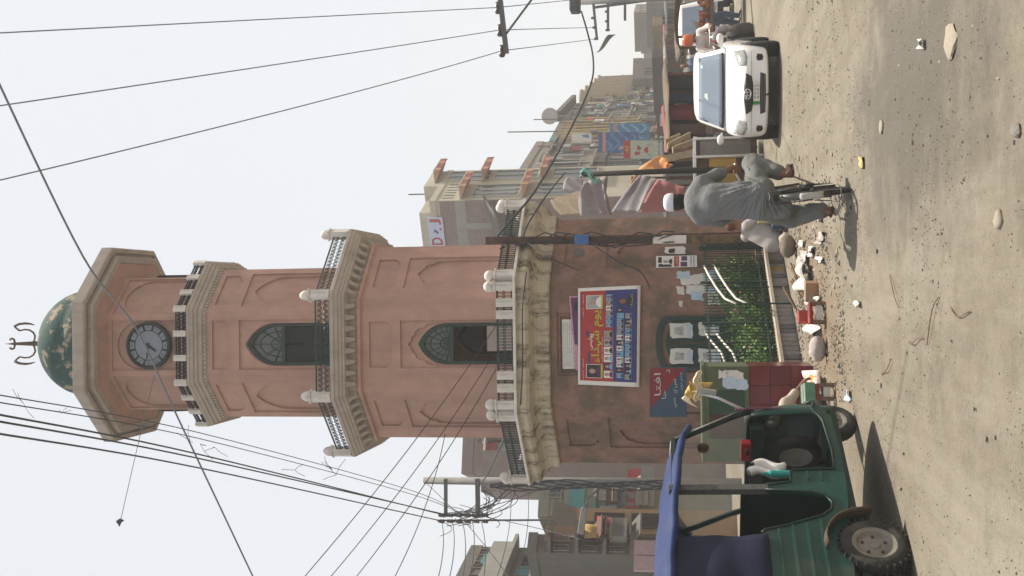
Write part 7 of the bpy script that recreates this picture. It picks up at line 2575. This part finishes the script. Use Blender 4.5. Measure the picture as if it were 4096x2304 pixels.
# fruit cart
fb = Vector((at(2900, 14, 28.5).x, 28.5, 0))
fc = thing('fruit_cart', 'wooden hand cart heaped with oranges at the picture edge', 'cart', fb, R(8))
mb = MB(); mb.box(-1.0, .75, -.1, .9, .80, .88); mb.build('cart_bed', M['wood'], fc)
for x, y in ((-.85, 0), (.6, 0), (-.85, .8), (.6, .8)):
    mb = MB(); mb.bar((x, y, 0), (x, y, .80), .07); mb.build('leg', M['wood'], fc)
    mb = MB(); mb.bar((x, y, .88), (x, y, 1.75), .05); mb.build('canopy_post', M['wood'], fc)
mb = MB(); mb.smooth = True
mb.sheet(lambda u, v: Vector((lerp(-1.15, .9, u), lerp(-.35, 1.1, v), 1.76 + .06 * math.sin(u * 5) - .1 * math.sin(math.pi * v))), 8, 6, .015); mb.build('canopy', aw_[0], fc)
orng = mat('orange_fruit', (.55, .16, .03), .5, .2, 9)
mb = MB(); mb.smooth = True; mb.ball((0, 0, 0), .05, 8, 6); om = mb.mesh('orange', orng)
r_ = random.Random(9)
for i in range(70):
    o2 = inst('orange', om, None, fb + Vector((r_.uniform(-.85, .6), r_.uniform(-.05, .8), .93 + .09 * (i % 3))))
    tag(o2, 'orange in the heap on the wooden hand cart', 'orange', 'oranges heaped on the hand cart')
mb = MB(); mb.smooth = True
mb.sheet(lambda u, v: fb + Vector((lerp(-.95, -.45, u), lerp(-.14, .3, v), 1.30 - .40 * u * v + .05 * math.sin(u * 8))), 8, 6, .02)
tag(mb.build('sack_cloth', cl('pale_sack_cloth', (.42, .38, .36))), 'pale sack cloth draped on the orange cart', 'cloth')

# a jumble of low roofs closing the street
r_ = random.Random(77)
names_ = ['grey', 'dark brown', 'dusty pink', 'pale', 'black', 'olive', 'rust brown', 'teal grey', 'sand', 'ash grey']
jm = [W_['greybrown'], W_['brown'], W_['pinkgrey'], W_['greywhite'], W_['dim'], W_['olive'], M['rust'], W_['far'], W_['tan'], W_['far']]
for i in range(10):
    y0 = 335 - 32 * i; d = 58 + 5 * (i % 4) + i
    A, B = gp_(y0 + 18, d), gp_(y0 - 16, d + .6)
    h = max(2.6, top_z(r_.uniform(2600, 2665), y0, d))
    o, L_ = bldg(names_[i] + ' shanty roofed with sheets ' + ['nearest the garment stall', 'after the grey one', 'beyond the brown one', 'by the antenna house', 'in the middle of the street end', 'behind the motorcyclist', 'behind the orange helmet', 'behind the van', 'above the van roof', 'above the fruit cart'][i], A, B, 4, h, jm[i], .15, 'shanty', 'shanty')
    for j in range(2):
        win(o, L_ * (.1 + .5 * j), L_ * (.4 + .5 * j), h * .55, h * .82, W_['dim'], winm)
    mb = MB(); mb.smooth = True
    mb.sheet(lambda u, v: Vector((lerp(-.3, L_ + .3, u), lerp(-1.3, 0, v), h * .45 + .5 * v + .05 * math.sin(u * 19))), 10, 3, .03)
    mb.build('sheet_awning', aw_[i % 6], o)
# ------------------------------------------------------------------ things on the ground
stonem = [mat('pale_stone', (.31, .27, .215), .95, .15, 9, bump=.4, bsc=30), mat('grey_stone', (.20, .185, .165), .95, .2, 9, bump=.4), mat('brick_bit', (.25, .14, .10), .95, .2, 9, bump=.4)]
def stone_mesh(seed, flat=.6):
    bm = bmesh.new()
    bmesh.ops.create_icosphere(bm, subdivisions=2, radius=1)
    o = Vector((seed * 3.1, seed * 1.7, 0))
    for v in bm.verts:
        n_ = mnoise.noise(v.co * 1.1 + o) * .45 + mnoise.noise(v.co * 2.6 + o) * .2
        v.co *= 1 + n_
        v.co.z *= flat
    me = bpy.data.meshes.new('stone'); bm.to_mesh(me); bm.free()
    for p in me.polygons: p.use_smooth = seed % 2 == 0
    return me
sm_ = []
for i in range(6):
    me = stone_mesh(i + 1, .45 + .06 * i); me.materials.append(stonem[(0, 0, 1, 0, 2, 1)[i]]); sm_.append(me)
def stone(px, py, wpx, label, k=0, group=None, flat=1.0):
    p = gnd(px, py); s = wpx / FPX * p.y / 2 * 1.05
    o = inst('stone', sm_[k], None, p + Vector((0, 0, s * .25 * flat)), (0, 0, px * .37), (s, s * 1.1, s * flat))
    return tag(o, label, 'stone', group)
stone(3812, 168, 130, 'largest flat pale stone at the picture edge on the near ground', 0, None, .5)
stone(4002, 880, 62, 'single pale stone nearest the camera', 3, None, .8)
stone(3618, 2205, 80, 'pale stone lying behind the rickshaw rear wheel', 1)
stone(3528, 508, 46, 'flat pale stone on the worn ground before the car', 3, None, .5)
stone(4076, 520, 60, 'grey stone half out of the picture on the near ground', 2)
r_ = random.Random(21)
for i in range(120):
    px, py = 3190 + 170 * r_.random() ** 1.6, r_.uniform(600, 1640)
    stone(px, py, r_.uniform(7, 22), 'small pale rubble stone on the dirt in front of the planter', r_.choice([0, 1, 3, 4]), 'rubble stones before the planter')
for i in range(26):
    stone(r_.uniform(3330, 4060), r_.uniform(60, 2250), r_.uniform(10, 22), 'small dark stone on the open ground', r_.choice([2, 5]), 'small stones on the open ground')
# gravel nobody could count
mb = MB()
r_ = random.Random(33)
def grit(n, xr, yr, s0, s1):
    for i in range(n):
        x, y = r_.uniform(*xr), r_.uniform(*yr)
        d_ = n3(x, y, 0, .7) + .5 * n3(x, y, 4, 2.2)
        if d_ < r_.uniform(-.35, .55): continue
        s = r_.uniform(s0, s1) * (1 if r_.random() < .9 else 1.8)
        a = r_.uniform(0, 6.28); ca, sa = math.cos(a) * s, math.sin(a) * s
        z = gh(x, y)
        mb.m = 0 if r_.random() < .22 else (1 if r_.random() < .97 else 2)
        mb.add([(x + ca, y + sa, z - .002), (x - sa * .8, y + ca * .8, z - .002), (x - ca, y - sa, z - .002), (x + sa * .9, y - ca * .9, z - .002), (x + .2 * ca, y + .2 * sa, z + s * .7)], [(0, 1, 4), (1, 2, 4), (2, 3, 4), (3, 0, 4)])
grit(11000, (-3, 4.5), (4.6, 13), .004, .011)
grit(4000, (-2.5, 6), (11, 19), .007, .02)
grit(5000, (-1.3, 1.3), (11.5, 16.5), .007, .026)
tag(mb.build('gravel', [stonem[0], mat('dark_grit', (.075, .068, .058), .95, .3, 9), stonem[2]]), kind='stuff')
# the vendors' goods and the litter along the kerb
def lump(name, px, py, wpx, hpx, label, m, seed=0, cat=None, dz=0.0):
    p = gnd(px, py); k = p.y / FPX; w2, h2 = wpx * k / 2, hpx * k
    mb = MB(); mb.smooth = True
    mb.ball((0, 0, h2 / 2), (w2, w2 * .75, h2 / 2), 18, 12)
    for i, v in enumerate(mb.v):
        n_ = n3(v[0] + seed, v[1], v[2], 3.0 / max(.1, w2)) * .5 + .3 * n3(v[0], v[1] + seed, v[2], 8.0 / max(.1, w2))
        mb.v[i] = (v[0] * (1 + .30 * n_), v[1] * (1 + .3 * n_), max(0.0, v[2] * (1 + .22 * n_)))
    return tag(mb.build(name, m, None, p + Vector((0, 0, dz))), label, cat or name.replace('_', ' '))
sackc = mat('pale_sack', (.36, .32, .30), .95, .12, 9, bump=.3)
lump('cloth_bundle', 3306, 1395, 100, 66, 'plump pale cloth bundle at the left end of the kerb', sackc, 3)
lump('sack', 3184, 985, 90, 62, 'brown sack with a pale mouth beside the squatting man', mat('brown_sack', (.16, .13, .10), .95, .2, 9, bump=.3), 9)
lump('sack', 3166, 960, 60, 46, 'small pale sack leaning between the squatting man and the brown sack', sackc, 5)
def gbox(name, px, py, wpx, hpx, dpx, label, m, rz=.2, cat=None, legs=False):
    p = gnd(px, py); k = p.y / FPX; w2, h2, d2 = wpx * k, hpx * k, dpx * k
    if legs:
        o = thing(name, label, cat or name, p, rz)
        mb = MB(); mb.box(-w2 / 2, w2 / 2, -d2 / 2, d2 / 2, h2 * .8, h2); bevel(mb.build('seat', m, o), .008)
        for sx in (-1, 1):
            for sy in (-1, 1):
                mb = MB(); x, y = sx * w2 * .42, sy * d2 * .42
                mb.box(x - .02, x + .02, y - .02, y + .02, 0, h2 * .8); mb.build('leg', M['wood'], o)
        mb = MB(); mb.box(-w2 * .4, w2 * .4, -d2 * .43, -d2 * .40, h2 * .25, h2 * .6); mb.build('apron', M['paper'], o)
        return o
    mb = MB(); mb.box(-w2 / 2, w2 / 2, -d2 / 2, d2 / 2, 0, h2)
    return tag(bevel(mb.build(name, m, None, p, rz), .008), label, cat or name.replace('_', ' '))
redb = mat('dull_red_paint', (.22, .03, .03), .7, .2, 9, dirt=(.2, .15, .12), damt=.4, dsc=9)
gbox('stool', 3300, 1252, 84, 62, 60, 'dull red wooden stool with a pale front in the middle of the litter', redb, .1, 'stool', True)
gbox('cardboard_box', 3270, 1165, 76, 48, 50, 'faded carton with orange print beside the red stool', mat('faded_carton', (.28, .20, .14), .9, .3, 5, dirt=(.4, .14, .05), damt=.9, dsc=4), -.2, 'box')
gbox('stool', 3338, 1568, 62, 74, 60, 'brick red low stool near the rickshaw front wheel', redb, .15, 'stool', True)
p = gnd(3338, 1568); k = p.y / FPX
mb = MB()
for i in range(5):
    mb.m = i % 2
    mb.box(-.10, .11, -.10 + .038 * i, -.064 + .038 * i, 0, .11 + .008 * i)
ob = mb.build('book_stack', [mat('green_cover', (.10, .22, .14), .6, .2, 9), M['paper']], None, p + Vector((-.02, 0, 74 * k + .003)), .3)
tag(ob, 'green and white striped pile of booklets on the brick red stool', 'books')
def paper(pxs, label, m, lift=.03, seed=0, z0=.008):
    q = [gnd(*p) for p in pxs]
    mb = MB(); mb.smooth = True
    mb.sheet(lambda u, v: q[0].lerp(q[1], u).lerp(q[3].lerp(q[2], u), v) + Vector((0, 0, z0 + lift * (1 + math.sin(u * 5 + seed) * math.sin(v * 4 + seed * 2)))), 8, 6, .004)
    return tag(mb.build('paper_sheet', m), label, 'paper')
paper([(3230, 1160), (3232, 1050), (3250, 1050), (3256, 1160)], 'long curled white sheet lying over the sticks', M['paper'], .10, 1)
paper([(3250, 1345), (3242, 1295), (3284, 1290), (3290, 1335)], 'white newspaper sheet between the red stool and the bundle', M['paper'], .06, 2)
magm = mat('white_orange_magazine', (.62, .60, .57), .7, .05, 9, dirt=(.62, .22, .05), damt=1, dsc=6, dlo=.52, dhi=.56)
paper([(3290, 1668), (3278, 1486), (3304, 1480), (3312, 1664)], 'white and orange magazine sheets spread before the vendor', magm, .12, 3)
for i in range(16):
    r2 = random.Random(i + 70)
    px, py, l = r2.uniform(3195, 3300), r2.uniform(850, 1240), r2.uniform(20, 60)
    paper([(px, py), (px + r2.uniform(-6, 6), py - l), (px + r2.uniform(8, 18), py - l), (px + r2.uniform(8, 20), py)], 'scrap of white paper among the litter at the kerb', r2.choice([M['paper'], M['paper'], sackc]), .03, i)['group'] = 'paper scraps at the kerb'
for i in range(9):
    r2 = random.Random(i + 90)
    p = gnd(3215 + r2.uniform(-14, 20), 1140 + r2.uniform(-60, 70)); a = r2.uniform(.3, 1.2)
    mb = MB(); mb.bar(p + Vector((-.18 * math.cos(a), -.18 * math.sin(a), .03 + i * .012)), p + Vector((.18 * math.cos(a), .18 * math.sin(a), .10 + i * .02)), .035, .02)
    tag(mb.build('stick', M['wood']), 'short split stick in the heap of firewood by the kerb', 'stick', 'sticks heaped at the kerb')
gbox('tin_box', 3252, 1268, 46, 56, 40, 'small bright red tin behind the red stool', M['red'], .3, 'tin')
gbox('crate', 3150, 888, 44, 60, 40, 'dark blue crate beyond the squatting man', mat('blue_crate', (.035, .07, .14), .6, .2, 9), .2, 'crate')
gbox('wooden_box', 3146, 872, 40, 110, 36, 'tall pale yellow box beyond the squatting man', mat('pale_yellow_box', (.40, .34, .18), .8, .2, 9), .1, 'box')
for i, (px, py, w_, m_) in enumerate(((3690, 175, 40, 'paper'), (3450, 650, 46, 'yellow_scrap'), (3395, 1582, 44, 'paperblue'), (3430, 1215, 26, 'paper'))):
    paper([(px, py + w_ / 2), (px, py - w_ / 2), (px + 12, py - w_ / 2), (px + 14, py + w_ / 2)], ['crumpled white scrap on the near ground below the flat stone', 'yellowish leaf like scrap on the road before the cyclist', 'crushed pale blue wrapper near the front wheel of the rickshaw', 'tiny white scrap on the open dirt'][i], M.get(m_) or mat('yellow_scrap', (.4, .32, .14), .9, .2, 9), .02, i + 5)
for i in range(5):
    r2 = random.Random(i + 300)
    p = gnd(r2.uniform(3560, 3900), r2.uniform(1050, 1450)); a = r2.uniform(-.6, .6)
    pts = [p + Vector((math.sin(a) * t + .03 * math.sin(t * 9 + i), math.cos(a) * t * .9, .012 + .01 * math.sin(t * 7))) for t in [j * .06 for j in range(10)]]
    mb = MB(); mb.smooth = True; mb.tube(pts, .004, 4)
    tag(mb.build('dry_twig', M['wood']), 'thin dry twig lying on the open ground', 'twig', 'twigs on the open ground')

# ------------------------------------------------------------------ summer haze over the whole square
mb = MB()
mb.box(-1520, 1520, -220, 1520, -1.0, 24)
hz = mb.mesh('haze', [])
hm_ = bpy.data.materials.new('haze_air'); hm_.use_nodes = True
t = hm_.node_tree
t.nodes.clear()
vo = t.nodes.new('ShaderNodeVolumePrincipled'); ou = t.nodes.new('ShaderNodeOutputMaterial')
vo.inputs['Color'].default_value = (.92, .93, .95, 1)
vo.inputs['Density'].default_value = .0020
vo.inputs['Anisotropy'].default_value = .2
t.links.new(vo.outputs['Volume'], ou.inputs['Volume'])
hz.materials.append(hm_)
tag(inst('haze', hz), kind='stuff')
